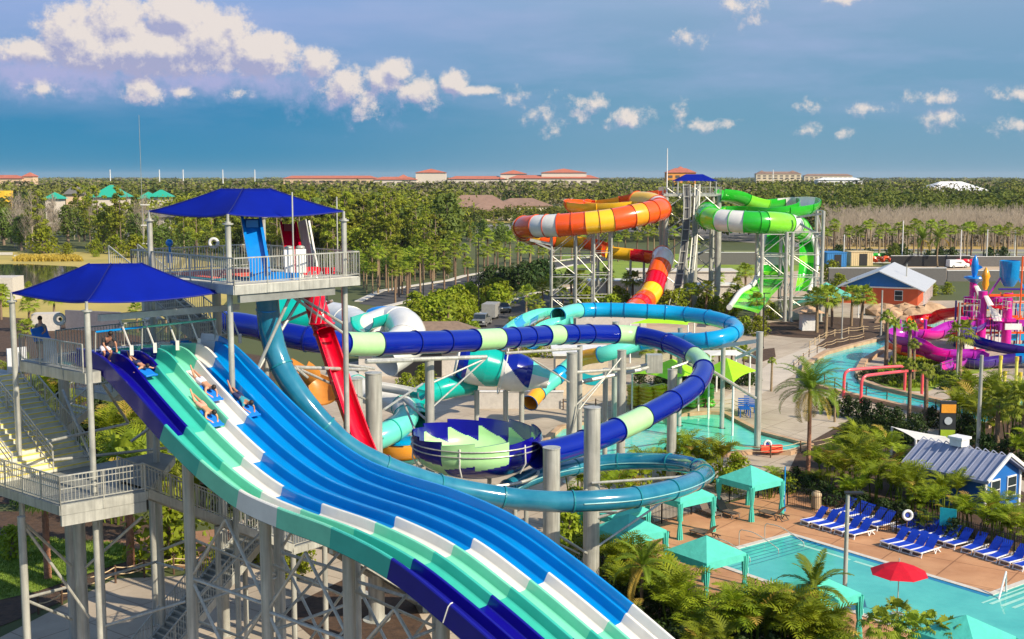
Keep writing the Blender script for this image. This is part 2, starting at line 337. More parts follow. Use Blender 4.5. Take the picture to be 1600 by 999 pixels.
# weight: graded sky near the horizon, the physical sky overhead
up = nd('ShaderNodeMapRange', interpolation_type='SMOOTHSTEP'); up.inputs[1].default_value = 3.2; up.inputs[2].default_value = 9.0; L.new(el, up.inputs[0])
SKY = .15
sc1 = nd('ShaderNodeVectorMath', operation='SCALE'); L.new(mc.outputs[2], sc1.inputs[0]); sc1.inputs['Scale'].default_value = 1.0 / SKY
fin = nd('ShaderNodeMix', data_type='RGBA'); L.new(up.outputs[0], fin.inputs[0]); L.new(sc1.outputs[0], fin.inputs[6]); L.new(st.outputs[0], fin.inputs[7])
bg = nd('ShaderNodeBackground'); bg.inputs['Strength'].default_value = SKY; wo = nd('ShaderNodeOutputWorld')
L.new(fin.outputs[2], bg.inputs['Color']); L.new(bg.outputs[0], wo.inputs['Surface'])
sc.view_settings.view_transform = 'Standard'; sc.view_settings.look = 'None'; sc.view_settings.exposure = .38; sc.view_settings.gamma = 1
# ================================================================== racing slide (six lanes)
A0 = V((-15.36, 46.45, 0)); S_ = V((math.sin(rad(50)), -math.cos(rad(50)), 0)); L_ = V((math.cos(rad(50)), math.sin(rad(50)), 0)); W_ = .95
ST = [-2.5, -1.3, 0, 3.27, 5.43, 7.68, 9.79, 12.49, 15.2, 17.64, 20.08, 22.5, 25, 27.5, 30, 32.5, 35, 37.5, 40, 43]
SZ = [14.52, 14.5, 14.05, 12.24, 11.22, 10.48, 10.21, 10.03, 9.57, 8.68, 7.6, 6.4, 5.1, 4.1, 3.4, 3.0, 2.2, 1.3, .7, .5]
def zt(t):   # monotone-ish cubic through the seams
    i = max(0, min(len(ST) - 2, next((k for k in range(len(ST) - 1) if t <= ST[k + 1]), len(ST) - 2)))
    def m(k):
        if k <= 0: return (SZ[1] - SZ[0]) / (ST[1] - ST[0])
        if k >= len(ST) - 1: return (SZ[-1] - SZ[-2]) / (ST[-1] - ST[-2])
        return (SZ[k + 1] - SZ[k - 1]) / (ST[k + 1] - ST[k - 1])
    h = ST[i + 1] - ST[i]; u = (t - ST[i]) / h
    return (2 * u ** 3 - 3 * u * u + 1) * SZ[i] + (u ** 3 - 2 * u * u + u) * h * m(i) + (-2 * u ** 3 + 3 * u * u) * SZ[i + 1] + (u ** 3 - u * u) * h * m(i + 1)
def SP(t, lat, dz=0.0):
    p = A0 + S_ * t + L_ * lat; dzt = (zt(t + .05) - zt(t - .05)) / .1; n = V((-dzt * S_.x, -dzt * S_.y, 1)).normalized()
    p.z = zt(t); return p + n * dz
slide = thing('racing_slide', 'wide six-lane mat racing slide in navy, teal, mint, white and blue staggered colours', 'water slide', (A0.x, A0.y, 0))
MATS = [navy, teal, mint, white, sky]
segs = [(ST[j], ST[j + 1]) for j in range(len(ST) - 1)]
off = {0: -3, 1: -2, 2: -1, 3: 0, 4: 1, 5: 2, 6: 1, 7: 0, 8: -1, 9: -2, 10: -3, 11: -4, 12: -3, 13: -2, 14: -1, 15: 0, 16: 1, 17: 0, 18: -1}
units = {}
for k in range(1, 7):
    a = (k - 1) * W_; b = k * W_
    units[k] = [(a + .055, -.012), (a + .07, -.05), (a + .095, -.34), (a + .13, -.375), (b - .13, -.375), (b - .095, -.34), (b - .07, -.05), (b - .055, -.012), (b - .03, .0), (b + .03, .0), (b + .055, -.012)]
units[0] = [(-.17, -.40), (-.15, .26), (-.12, .30), (-.04, .30), (-.01, .26), (.04, -.02), (.085, -.05)]
units[7] = [(6 * W_ + .055, -.012), (6 * W_ + .11, .27), (6 * W_ + .13, .31), (6 * W_ + .22, .31), (6 * W_ + .25, .27), (6 * W_ + .27, -.40)]
for k in range(8):
    mb = MB(); prof = units[k]
    for j, (t0, t1) in enumerate(segs):
        o_ = off.get(j, 0)
        kk = max(1, min(6, k)); idx = max(0, min(4, kk + o_)); 
        if k == 0 and j == 3: idx = 1
        n = 6; g = .004
        rows = []
        for q in range(n + 1):
            t = t0 + g + (t1 - t0 - 2 * g) * q / n
            rise = 0
            rows.append([SP(t, x, z + (0.16 * math.exp(-((t + .7) / .9) ** 2) if (z > -.02 and 0 < k < 7) else 0)) for x, z in prof])
        m = len(prof); vs = [p for r in rows for p in r]
        fs = [(q * m + i, q * m + i + 1, (q + 1) * m + i + 1, (q + 1) * m + i) for q in range(n) for i in range(m - 1)]
        mb.add(vs, [f[::-1] for f in fs], idx)
        # seam flange between sections
        if j < len(segs) - 1:
            v0 = [SP(t1 - .012, x, z + .004) for x, z in prof] + [SP(t1 + .012, x, z + .004) for x, z in prof]
            mb.add(v0, [(i, m + i, m + i + 1, i + 1) for i in range(m - 1)], idx)
    o = mb.build('lane' if 0 < k < 7 else 'side_wall', MATS, slide, smooth=22)
mb = MB()
tt = [ST[0] + (ST[-1] - ST[0]) * i / 90 for i in range(91)]
for a, b in zip(tt, tt[1:]):
    mb.quad(SP(a, -.16, -.42), SP(b, -.16, -.42), SP(b, 6 * W_ + .25, -.42), SP(a, 6 * W_ + .25, -.42))
mb.build('underside', mat('fibreglass_underside', (.42, .43, .42), .6), slide, smooth=30)
# white joint caps on the outer wall (seen as thin white lines)
mb = MB()
for t in (ST[9], ST[10]):
    mb.pipe([SP(t, -.185, -.36), SP(t, -.185, .24), SP(t, -.12, .325), SP(t, -.03, .325)], .02, 6)
mb.build('joint_cap', white, slide, smooth=40)
# support bents
def column(p, ztop, r, parent, name='column', m=None, zb=0.0, n=14, cap=True):
    mb = MB(); mb.cyl((p[0], p[1], zb), (p[0], p[1], ztop), r, r, n)
    if cap: mb.cyl((p[0], p[1], ztop - .02), (p[0], p[1], ztop + .03), r * 1.06, r * 1.06, n)
    mb.cyl((p[0], p[1], zb), (p[0], p[1], zb + .06), r * 1.7, r * 1.7, n); return mb.build(name, m or post, parent, smooth=40)
bent = [3.7, 8.1, 12.4, 16.8, 21.2, 25.8, 30.5]
tops = {}
for t in bent:
    for lat in (.75, 5.0):
        p = SP(t, lat, -.45); p.z -= .2; tops[(t, lat)] = p; column(p, p.z, .21, slide)
    a, b = tops[(t, .75)], tops[(t, 5.0)]
    MB().beam(SP(t, .0, -.56), SP(t, 5.9, -.56), .2, .22).build('cross_beam', steel, slide)
    z0 = 0
    for zz in (2.2, 5.4):
        if a.z > zz + 2.2:
            mb = MB(); mb.pipe([(a.x, a.y, zz), (b.x, b.y, zz)], .065, 8); mb.pipe([(a.x, a.y, zz), (b.x, b.y, zz + 2.6)], .055, 8); mb.pipe([(b.x, b.y, zz), (a.x, a.y, zz + 2.6)], .055, 8)
            mb.build('brace', steel, slide, smooth=40)
for t0, t1 in zip(bent, bent[1:]):
    for lat in (.75, 5.0):
        a, b = tops[(t0, lat)], tops[(t1, lat)]; mb = MB(); zt_ = min(a.z, b.z) - .6; nlev = 3 if zt_ > 6 else 2
        hs = [1.0 + (zt_ - 1.0) * i / nlev for i in range(nlev + 1)]
        for i, (h0, h1) in enumerate(zip(hs, hs[1:])):
            mb.pipe([(a.x, a.y, h0), (b.x, b.y, h0)], .07, 8)
            mid = V(((a.x + b.x) / 2, (a.y + b.y) / 2, h1))
            if i % 2 == 0: mb.pipe([(a.x, a.y, h0), mid], .06, 8); mb.pipe([(b.x, b.y, h0), mid], .06, 8)
            else: mb.pipe([(a.x, a.y, h1), (mid.x, mid.y, h0)], .06, 8); mb.pipe([(b.x, b.y, h1), (mid.x, mid.y, h0)], .06, 8)
        mb.build('brace', steel, slide, smooth=40)
# ================================================================== railings, decks, stairs
def railing(pts, parent, h=1.07, bal=.14, name='railing', m=None, mid=False, postw=.05):
    mb = MB(); pts = [V(p) for p in pts]
    for a, b in zip(pts, pts[1:]):
        Ln = (b - a).length; n = max(1, round(Ln / 1.5)); U = V((0, 0, 1))
        for i in range(n + 1):
            p = a.lerp(b, i / n); mb.beam(p - U * .15, p + U * h, postw)
        mb.beam(a + U * h, b + U * h, .05); mb.beam(a + U * .1, b + U * .1, .035)
        if mid: mb.beam(a + U * h * .55, b + U * h * .55, .035); mb.beam(a + U * h * .8, b + U * h * .8, .03)
        if bal:
            k = int(Ln / bal)
            for i in range(1, k):
                p = a.lerp(b, i / k); mb.beam(p + U * .1, p + U * h, .022)
    return mb.build(name, m or steel, parent)
def deck(poly, z, parent, th=.30, m=None, fascia=steel, name='deck'):
    mb = MB(); mb.poly([(p[0], p[1]) for p in poly], z - .06, z); mb.build(name, m or steeldark, parent)
    mb = MB(); n = len(poly)
    for i in range(n):
        a = V((poly[i][0], poly[i][1], z - .03 - th / 2)); b = V((poly[(i + 1) % n][0], poly[(i + 1) % n][1], z - .03 - th / 2)); mb.beam(a, b, .1, th)
        k = max(2, int((b - a).length / 1.4))
        for j in range(1, k): mb.beam(a.lerp(b, j / k) + V((0, 0, th / 2 - .01)), a.lerp(b, j / k) - V((0, 0, th / 2 - .01)), .14)
    a, b, c = [V((p[0], p[1], z - .07 - th / 2)) for p in (poly[0], poly[1], poly[-1])]
    d = V((poly[2][0], poly[2][1], a.z))
    for i in range(1, 4): mb.beam(a.lerp(b, i / 4), c.lerp(d, i / 4), .12, th * .9)
    return mb.build('deck_beam', fascia, parent)
def flight(foot, up, wid, rise, run, parent, rails=(0, .5, 1), tread=None, nose=None):
    # foot: left-front corner on the lower floor; up: horizontal unit vector of ascent; wid: vector across
    foot = V(foot); up = V(up); wid = V(wid); n = max(2, round(rise / .175)); mb = MB(); U = V((0, 0, 1)); wl = wid.length
    for i in range(n):
        p = foot + up * (run * i / n) + U * (rise * (i + 1) / n); q = p + up * (run / n)
        mb.add([p, p + wid, q + wid, q, p - U * .05, p + wid - U * .05, q + wid - U * .05, q - U * .05], [(0, 1, 2, 3), (7, 6, 5, 4), (0, 4, 5, 1), (3, 2, 6, 7)], 0)
        mb.add([p - U * .05, p - U * .05 + wid, p - U * (rise / n) + wid, p - U * (rise / n)], [(0, 1, 2, 3)], 0)
        e = up * .05; mb.add([p + U * .004 - e * .1, p + wid + U * .004 - e * .1, p + wid + e + U * .004, p + e + U * .004], [(0, 1, 2, 3)], 1)
        mb.add([p + U * .004 - e * .1, p + wid + U * .004 - e * .1, p + wid - U * .045 - e * .1, p - U * .045 - e * .1], [(0, 1, 2, 3)], 1)
    mb.build('stair_flight', [tread or steeldark, nose or steel], parent)
    top = foot + up * run + U * rise
    for k in (0, 1):
        mb = MB(); mb.beam(foot + wid * k - U * .05, top + wid * k - U * .05, .08, .32); mb.build('stringer', steel, parent)
    for k in rails:
        a = foot + wid * k + U * .12; b = top + wid * k + U * .12
        railing([a, b], parent, bal=.16 if k in (0, 1) else 0, h=.95, mid=(k not in (0, 1)), name='handrail')
    return top
def canopy(name, label, corners, zc, zp, ridge, parent_posts=None, zdeck=0, group=None):
    c = [V((p[0], p[1], zc)) for p in corners]; ctr = sum(c, V()) / 4
    t = thing(name, label, 'shade canopy', (ctr.x, ctr.y, zdeck), group)
    # hip roof stretched between four corners with a short ridge, edges curving inwards
    n = 16; mb = MB(); r0, r1 = [V((*ctr.xy, zp)) + ridge * s for s in (-1, 1)]
    def edge(a, b, u):
        m = (a + b) / 2; inw = (ctr - m) * .14; p = a.lerp(b, u); q = 4 * u * (1 - u); return p + V((inw.x, inw.y, -.18)) * q + V((0, 0, -.0)) * q
    def ridgept(i, u):      # nearest point on the ridge for side i at u
        a = (c[i] - ctr).dot(ridge) ; b = (c[(i + 1) % 4] - ctr).dot(ridge)
        s = max(-1, min(1, (a + (b - a) * u) / (abs(ridge.dot(ridge)) * 2.2)))
        return V((*ctr.xy, zp)) + ridge * s
    for i in range(4):
        a, b = c[i], c[(i + 1) % 4]; grid = []
        for ui in range(n + 1):
            u = ui / n; e = edge(a, b, u); r = ridgept(i, u); row = []
            for vi in range(9):
                v = vi / 8; p = e.lerp(r, v); p.z = e.z + (r.z - e.z) * (v ** 1.18); row.append(p)
            grid.append(row)
        vs = [p for r in grid for p in r]; fs = [(x * 9 + y, (x + 1) * 9 + y, (x + 1) * 9 + y + 1, x * 9 + y + 1) for x in range(n) for y in range(8)]
        mb.add(vs, fs)
    o = mb.build('shade_cloth', fabblue, t, smooth=60); sm = o.modifiers.new('thick', 'SOLIDIFY'); sm.thickness = .03
    for i in range(4):
        MB().pipe([edge(c[i], c[(i + 1) % 4], u / n) for u in range(n + 1)], .03, 6).build('edge_cable', mat('navy_hem', (.0, .006, .16), .7), t, smooth=50)
        r_ = ridgept(i, 0); MB().pipe([V((*c[i].lerp(r_, v / 8).xy, c[i].z + (r_.z - c[i].z) * ((v / 8) ** 1.18) + .015)) for v in range(9)], .022, 5).build('seam', mat('navy_hem', (.0, .006, .16), .7), t, smooth=50)
    return t
tower = thing('slide_tower', 'galvanised steel start tower with stairs behind the racing slide', 'tower', (-17, 48, 0))
D1 = 14.12
n1 = A0 - S_ * .0 + L_ * (-.25) + V((-.35, .28, 0)); n1 = V((-15.9, 45.75, 0)) - S_ * .6
l1 = n1 - S_ * 4.95
r1 = n1 + L_ * 7.2; lb = l1 + L_ * 7.2
def flat(t_, l_): q = A0 + S_ * t_ + L_ * l_; q.z = 0; return q
dk = [n1, flat(-.6, -.28), flat(-2.7, -.28), flat(-2.7, 6.4), lb, l1]
deck(dk, D1, tower, th=.42)
tealfloor = mat('blue_green_deck_mat', (.0, .20, .26), .8)
MB().poly([tuple((n1 - S_ * a + L_ * b).xy) for a, b in ((2.3, .6), (4.4, .6), (4.4, 6.8), (2.3, 6.8))], D1 + .005, D1 + .02).build('floor_mat', tealfloor, tower)
railing([V((*(l1).xy, D1)), V((*(n1 - S_ * .2).xy, D1))], tower)
railing([V((*(lb).xy, D1)), V((*(l1 + L_ * 1.6).xy, D1))], tower)
railing([V((*(lb).xy, D1)), V((*flat(-2.7, 6.4).xy, D1))], tower)
# start trough wall: low pale fence behind the lanes and the teal grab bar in front
mb = MB(); a = SP(-2.4, -.1, .0); b = SP(-2.4, 5.9, 0)
MB().pipe([SP(-1.5, .1, 1.0), SP(-1.5, 2.2, 1.0)], .045, 8).build('grab_bar', sky, tower, smooth=40)
MB().pipe([SP(-1.5, 2.2, 1.0), SP(-1.5, 5.8, 1.0)], .045, 8).build('grab_bar', mint, tower, smooth=40)
for k in (0.1, 2.2, 4.0, 5.8): mb.cyl(SP(-1.5, k, .1), SP(-1.5, k, 1.0), .03, n=6)
mb.build('grab_bar_post', steel, tower)
mb = MB()     # pale picket panel beside the start and the blue starting box
a = n1 - S_ * 2.3 + L_ * .12; b = n1 - S_ * 3.3 + L_ * .12
for i in range(14): p = a.lerp(b, i / 13); mb.box((p.x, p.y, D1 + .55), (.05, .03, 1.0), math.atan2(S_.y, S_.x))
mb.beam((a.x, a.y, D1 + 1.05), (b.x, b.y, D1 + 1.05), .05); mb.build('gate_panel', mat('pale_panel', (.62, .64, .68), .5), tower)
for k in range(6):
    p = SP(-2.9, (k + .5) * W_, 0); mb = MB(); q = p - S_ * .35
    mb.box((q.x, q.y, D1 + .18), (.62, .8, .3), math.atan2(S_.y, S_.x)); mb.box((q.x, q.y, D1 + .36), (.5, .6, .06), math.atan2(S_.y, S_.x)); mb.build('start_ledge', [navy, navy, teal, mint, white, sky][k], tower)
# overhead gantry above the lanes
mb = MB(); ga = PY(155, 497, 47.5); gb = PY(372, 480, 53.5)
mb.beam(ga, gb, .2, .26); 
mb.build('gantry_beam', mat('pale_steel', (.62, .62, .58), .5), tower)
for i in range(6):
    p = ga.lerp(gb, (i + .8) / 6.3); mb = MB(); q = p + V((.5, -.1, -1.35)); mb.beam(p, q, .05); mb.box((q.x, q.y, q.z), (.14, .14, .4), .3); mb.build('gate_arm', white, tower)
# posts of the lower canopy (run down to the ground)
z1c = 16.93
cn = {'f': PY(135, 472, 45.3), 'l': PY(18, 458, 48.8), 'r': PY(345, 457, 49.1)}
cf = V((cn['f'].x, cn['f'].y, z1c)); cl = V((cn['l'].x, cn['l'].y, z1c)); cr = V((cn['r'].x, cn['r'].y, z1c)); cb = cl + cr - cf
can1 = canopy('shade_canopy', 'royal blue fabric canopy on steel posts above the racing slide start', [cf, cr, cb, cl], z1c, 18.12, V((1.0, .12, 0)), zdeck=D1)
for p, zb in ((cf, 0), (cl, 0)):
    mb = MB(); mb.cyl((p.x, p.y, zb if p is not cf else 0), (p.x, p.y, z1c - .32), .115, n=12); mb.cyl((p.x, p.y, z1c - .36), (p.x, p.y, z1c - .30), .2, n=12); mb.cyl((p.x, p.y, z1c - .3), (p.x, p.y, z1c + .02), .06, n=8); mb.build('post', steel, can1, smooth=40)
# main tower columns
for px, Y, zt_, r in ((118, 48.3, 9.0, .24), (28, 45.5, 8.6, .15), (104, 54, 13.7, .24), (290, 52.8, 13.7, .16), (244, 50.4, 13.7, .13), (345, 55.5, 16.8, .2), (150, 47.5, 9.0, .14), (236, 57, 16.6, .2)):
    p = PY(px, 700, Y); column((p.x, p.y), zt_, r, tower)
# braces (visible diagonals)
mb = MB()
for a, b in (((32, 812, 45.5), (112, 885, 48.3)), ((33, 815, 45.5), (140, 965, 47.5)), ((222, 808, 47.0), (130, 890, 48.3)), ((38, 935, 45.5), (105, 918, 48.3)), ((38, 937, 45.5), (112, 968, 48.3)), ((150, 905, 47.5), (245, 878, 50.4)), ((158, 980, 47.5), (290, 940, 47)), ((75, 690, 47), (200, 662, 53)), ((75, 720, 47), (280, 698, 53)), ((155, 745, 47.3), (98, 610, 52)), ((160, 600, 47), (200, 660, 51)), ((205, 690, 51), (260, 650, 51)), ((246, 880, 50), (285, 890, 46)), ((252, 860, 50), (290, 845, 47))):
    mb.pipe([PY(*a), PY(*b)], .06, 8)
mb.build('brace', steel, tower, smooth=40)
# mid landing
LZ = 9.6
la = V((-16.6, 43.6, 0)); lbp = V((-14.1, 45.65, 0)); lcp = lbp - S_ * 5.4 + V((0, .0, 0)); ldp = la - S_ * 5.4
deck([la, lbp, lcp, ldp], LZ, tower, th=.36)
railing([V((*ldp.xy, LZ)), V((*la.xy, LZ)), V((*lbp.xy, LZ))], tower, mid=True)
MB().beam((la.x, la.y, LZ - .6), (lbp.x, lbp.y, LZ - .6), .15, .4).build('deck_beam', steel, tower)
foot = lbp - S_ * 5.0; foot = V((-17.6, 49.9, LZ)); wv = -L_ * 6.2
top = flight(foot, -S_ + V((0, 0, 0)), wv, 3.3, 5.9, tower, rails=(0, .28, .56, .84, 1), tread=stepm, nose=stepy)
deck([foot - S_ * 5.9, foot - S_ * 5.9 + wv, foot - S_ * 7.6 + wv, foot - S_ * 7.6], LZ + 3.3, tower)
deck([lcp, lcp + L_ * 4.2, lcp + L_ * 4.2 + S_ * 1.2, lbp + L_ * .05], LZ, tower, th=.3)
MB().box((top.x + .1, top.y - .2, LZ + 3.3 + .6), (.9, .06, 1.1), math.atan2(L_.y, L_.x)).build('gate_panel', mat('pale_panel', (.62, .64, .68), .5), tower)
# second flight from the small landing to the top deck
flight(foot - S_ * 5.9 + L_ * .1, S_ * .0 + L_, S_ * 1.6, 1.5, 2.6, tower, rails=(0, 1), tread=stepm, nose=stepy)
# lower flight descends behind the slide
d1 = lbp - S_ * .15 + V((0, 0, LZ)); 
mids = d1 + L_ * 7.3
flight(V((mids.x, mids.y, LZ - 4.0)), -L_, -S_ * 1.7, 4.0, 7.3, tower, rails=(0, 1))
MZ = LZ - 4.0
deck([mids, mids + L_ * 1.8, mids + L_ * 1.8 - S_ * 3.6, mids - S_ * 3.6], MZ, tower)
railing([V((*mids.xy, MZ)), V((*(mids + L_ * 1.8).xy, MZ)), V((*(mids + L_ * 1.8 - S_ * 3.6).xy, MZ))], tower)
flight(mids - S_ * 3.6 + V((0, 0, -LZ)) + V((0, 0, .15)) - L_ * 7.2, L_, S_ * 1.7, MZ - .15, 7.2, tower, rails=(0, 1))
flight(V((mids.x, mids.y, 0.15)) + L_ * 1.8 + L_ * 7.6, -L_, -S_ * 1.7, MZ - .15, 7.6, tower, rails=(0, 1))
for q in (mids, mids + L_ * 1.8, mids - S_ * 3.4, mids + L_ * 1.8 - S_ * 3.4): column((q.x, q.y), MZ - .3, .12, tower)
for q in (d1 - S_ * .3 + L_ * 3.6,): column((q.x, q.y), LZ - 2.3, .12, tower)
# flights behind the top deck climbing to the upper deck
flight(V((-14.6, 56.2, 14.0)), L_ * -.2 + -S_ * .98, L_ * 1.6, 3.2, 5.6, tower, rails=(0, 1))
flight(V((-19.5, 58.5, 11.0)), S_, L_ * 1.6, 3.2, 5.6, tower, rails=(0, 1))
deck([V((-19.5, 58.5, 0)), V((-22, 60.5, 0)), V((-19.6, 63.3, 0)), V((-17.2, 61.4, 0))], 11.0, tower)
railing([V((-19.5, 58.5, 11)), V((-22, 60.5, 11)), V((-19.6, 63.3, 11))], tower)
# ---------------------------------------------------------------- upper deck
up = thing('upper_platform', 'high steel platform carrying the blue and red drop slide starts', 'platform', (-11, 52, 0))
D2 = 17.3
uN = V((-11.05, 48.2, 0)); e1 = V((.70, .714, 0)); e2 = V((-.714, .70, 0))
uR = uN + e1 * 6.3; uL = uN + e2 * 8.2; uB = uR + e2 * 8.2
deck([uN, uR, uB, uL], D2, up, th=.36, m=mat('pale_deck_plate', (.50, .49, .43), .7))
MB().poly([tuple((uN + e1 * a + e2 * b).xy) for a, b in ((.6, 2.2), (5.2, 2.2), (5.2, 6.6), (.6, 6.6))], D2 + .004, D2 + .02).build('floor_mat', tealfloor, up)
MB().poly([tuple((uN + e1 * a + e2 * b).xy) for a, b in ((1.0, 3.2), (4.8, 3.2), (4.8, 6.9), (1.0, 6.9))], D2 + .024, D2 + .05).build('floor_mat', mat('salmon_floor_mat', (.75, .12, .07), .8), up)
MB().beam((uN.x + .1, uN.y + .3, D2 - .56), (uR.x - 1.0, uR.y - .8, D2 - .56), .2, .34).build('deck_beam', steeldark, up)
z_ = D2
for a, b in ((uN, uR), (uR, uB), (uB, uL), (uL, uN)): railing([V((*a.xy, z_)), V((*b.xy, z_))], up)
z2c = 20.1
uf, ur, ul = V((-11.4, 48.9, 0)), V((-7.3, 52.9, 0)), V((-15.7, 52.8, 0)); ub = ur + ul - uf
can2 = canopy('shade_canopy', 'royal blue fabric canopy over the highest platform with two drop slides', [V((*q.xy, z2c)) for q in (uf, ur, ub, ul)], z2c, 21.08, V((1.0, .1, 0)), zdeck=D2)
for p in (uf, ur, ub, ul):
    mb = MB(); mb.cyl((p.x, p.y, 0 if p is not ul else 0), (p.x, p.y, z2c - .3), .12, n=12); mb.cyl((p.x, p.y, z2c - .42), (p.x, p.y, z2c - .36), .22, n=12); mb.cyl((p.x, p.y, z2c - .3), (p.x, p.y, z2c), .06, n=8); mb.build('post', steel, can2, smooth=40)
p = PY(540, 600, 55.2); column((p.x, p.y), D2 - .5, .13, up)
mb = MB()
for a, b in (((470, 465, 52.5), (405, 575, 51)), ((452, 455, 52), (535, 505, 55)), ((535, 520, 55), (455, 462, 52)), ((403, 575, 50.5), (455, 460, 50.8)), ((440, 505, 56), (520, 470, 56))): mb.pipe([PY(*a), PY(*b)], .07, 8)
mb.build('brace', steel, up, smooth=40)
for px, Y, zb, ztp in ((459, 50.8, 17.0, 20.95), (528, 54.6, 17.0, 20.7)):
    p = PY(px, 430, Y); MB().cyl((p.x, p.y, zb), (p.x, p.y, ztp), .035, n=6).build('lightning_mast', steel, up, smooth=40)
# dangling hoses
for i, (x0, x1) in enumerate(((482, 487), (490, 497), (500, 505))):
    pts = [PY(x0, 430, 52.2), PY(x0 + 2, 422, 52.0), PY(x1, 440, 51.8), PY(x1 + 4, 462, 52), PY(x1 - 4, 505, 53)]
    MB().pipe(smoothpath(pts, .2), .03, 6).build('hose', white, up, smooth=40)
# drop slide start chutes
def start_chute(name, label, pa, pb, pc, wdt, col, dark):
    t = thing(name, label, 'slide', (pb.x, pb.y, D2)); d = (pb - pa); across = V((1, .25, 0)).normalized() * wdt
    mb = MB(); n_ = d.cross(across).normalized() * .16
    if n_.y > 0: n_ = -n_
    for k0, k1, hh in ((0, .14, 1.6), (.14, .86, .0), (.86, 1, 1.6)):
        a0 = pa + across * (k0 - .5); a1 = pa + across * (k1 - .5); b0 = pb + across * (k0 - .5); b1 = pb + across * (k1 - .5); up_ = n_ * hh
        vs = [a0 + up_, a1 + up_, b1 + up_, b0 + up_, a0 - n_, a1 - n_, b1 - n_, b0 - n_]
        mb.add(vs, [(0, 1, 2, 3), (7, 6, 5, 4), (0, 4, 5, 1), (1, 5, 6, 2), (2, 6, 7, 3), (3, 7, 4, 0)])
    mb.build('chute_back', col, t)
    q = pa.lerp(pb, .12); MB().beam(q - across * .3 + n_ * .9, q + across * .3 + n_ * .9, .12, .3).build('head_pad', dark, t)
    mb = MB(); f = (pc - pb)
    for k in range(7):
        a = pb.lerp(pc, k / 7); b = pb.lerp(pc, (k + .9) / 7); zz = .30 + .05 * math.sin(k)
        a = V((a.x, a.y, D2)); b = V((b.x, b.y, D2)); vs = [a - across * .55, a + across * .55, b + across * .55, b - across * .55]
        vs += [v + V((0, 0, zz - .04 * k * 0)) for v in vs]; mb.add(vs, [(3, 2, 1, 0), (4, 5, 6, 7), (0, 1, 5, 4), (1, 2, 6, 5), (2, 3, 7, 6), (3, 0, 4, 7)])
    mb.build('landing_pad', col, t); return t
pa = PY(392, 342, 51.5); pb = PY(407, 418, 50.3); pb.z = D2 + .25
start_chute('drop_slide_start', 'tilted blue drop-slide launch chute with ribbed pad on the upper platform', pa, pb, PY(452, 424, 51.0), .85, mat('bright_blue_fibreglass', (.0, .20, .62), .25, coat=.5), sky)
pa = PY(450, 350, 54.2); pb = PY(463, 416, 53.2); pb.z = D2 + .25
start_chute('drop_slide_start', 'tilted dark red drop-slide launch chute with ribbed pad near the platform corner', pa, pb, PY(512, 416, 54.0), .75, redf, mat('dark_red', (.20, .0, .01), .4))
for i, x in enumerate((452, 470)):
    p = PY(x, 420, 51.2 + i * .3); t = thing('control_box', ('white control cabinet on the upper platform beside the blue chute', 'white control cabinet on the upper platform beside the red chute')[i], 'control box', (p.x, p.y, D2), None)
    MB().box((p.x, p.y, D2 + .75), (.42, .36, 1.0), .3).box((p.x, p.y, D2 + .15), (.2, .2, .3), .3).build('cabinet', mat('white_enamel', (.78, .78, .76), .35), t); MB().blob((p.x, p.y, D2 + 1.32), (.2, .2, .09), 10, jit=0).build('lid', steel, t, smooth=60)
p = V((0, 0, 0)); p = PY(472, 345, 54.6); q = PY(486, 395, 54.2)
t = thing('steel_screen', 'leaning grey steel panel behind the red launch chute', 'panel', (q.x, q.y, D2)); q = V((q.x, q.y, D2 + .05)); MB().beam(p, q, .55, .06).build('panel', steel, t); MB().beam(p + V((.3, 0, 0)), q + V((.3, 0, 0)), .05, .1).build('frame', white, t)
p = PY(266, 420, 53.5); t = thing('drinking_fountain', 'blue post-mounted unit on the far left of the upper platform', 'call box', (p.x, p.y, D2))
MB().cyl((p.x, p.y, D2), (p.x, p.y, D2 + 1.3), .05, n=8).box((p.x, p.y, D2 + .75), (.22, .2, .45), .6).build('stand', sky, t); MB().blob((p.x, p.y, D2 + 1.4), (.17, .17, .17), 10, jit=0).build('head', mat('bright_blue_fibreglass', (.0, .20, .62)), t, smooth=60)
for nm, px, py, Y, lab in (('life_ring', 334, 380, 57.2, 'white round life ring on the rail of the upper platform'), ('life_ring', 93, 499, 49.6, 'white life ring hanging over the lower deck railing on the left')):
    p = PY(px, py, Y); t = thing(nm, lab, 'life ring', (p.x, p.y, p.z)); mb = MB(); pts = [p + V((.2 * math.cos(a), 0, .2 * math.sin(a))) for a in [i * math.pi / 8 for i in range(17)]]; mb.pipe(pts, .075, 8, cap=False); mb.build('ring', white, t, smooth=60)
    MB().cyl(p + V((0, .05, 0)), p + V((0, .09, 0)), .07, n=8).build('bracket', darkmat, t)
for i, px in enumerate((238, 248, 231)):
    p = PY(px, 503 + i, 55.4 + .4 * i); t = thing('life_ring', 'white life ring among the stair railings below the lower canopy', 'life ring', (p.x, p.y, p.z), 'life rings among the stair railings'); MB().pipe([p + V((.2 * math.cos(a), 0, .2 * math.sin(a))) for a in [i * math.pi / 8 for i in range(17)]], .07, 8, cap=False).build('ring', white, t, smooth=60)
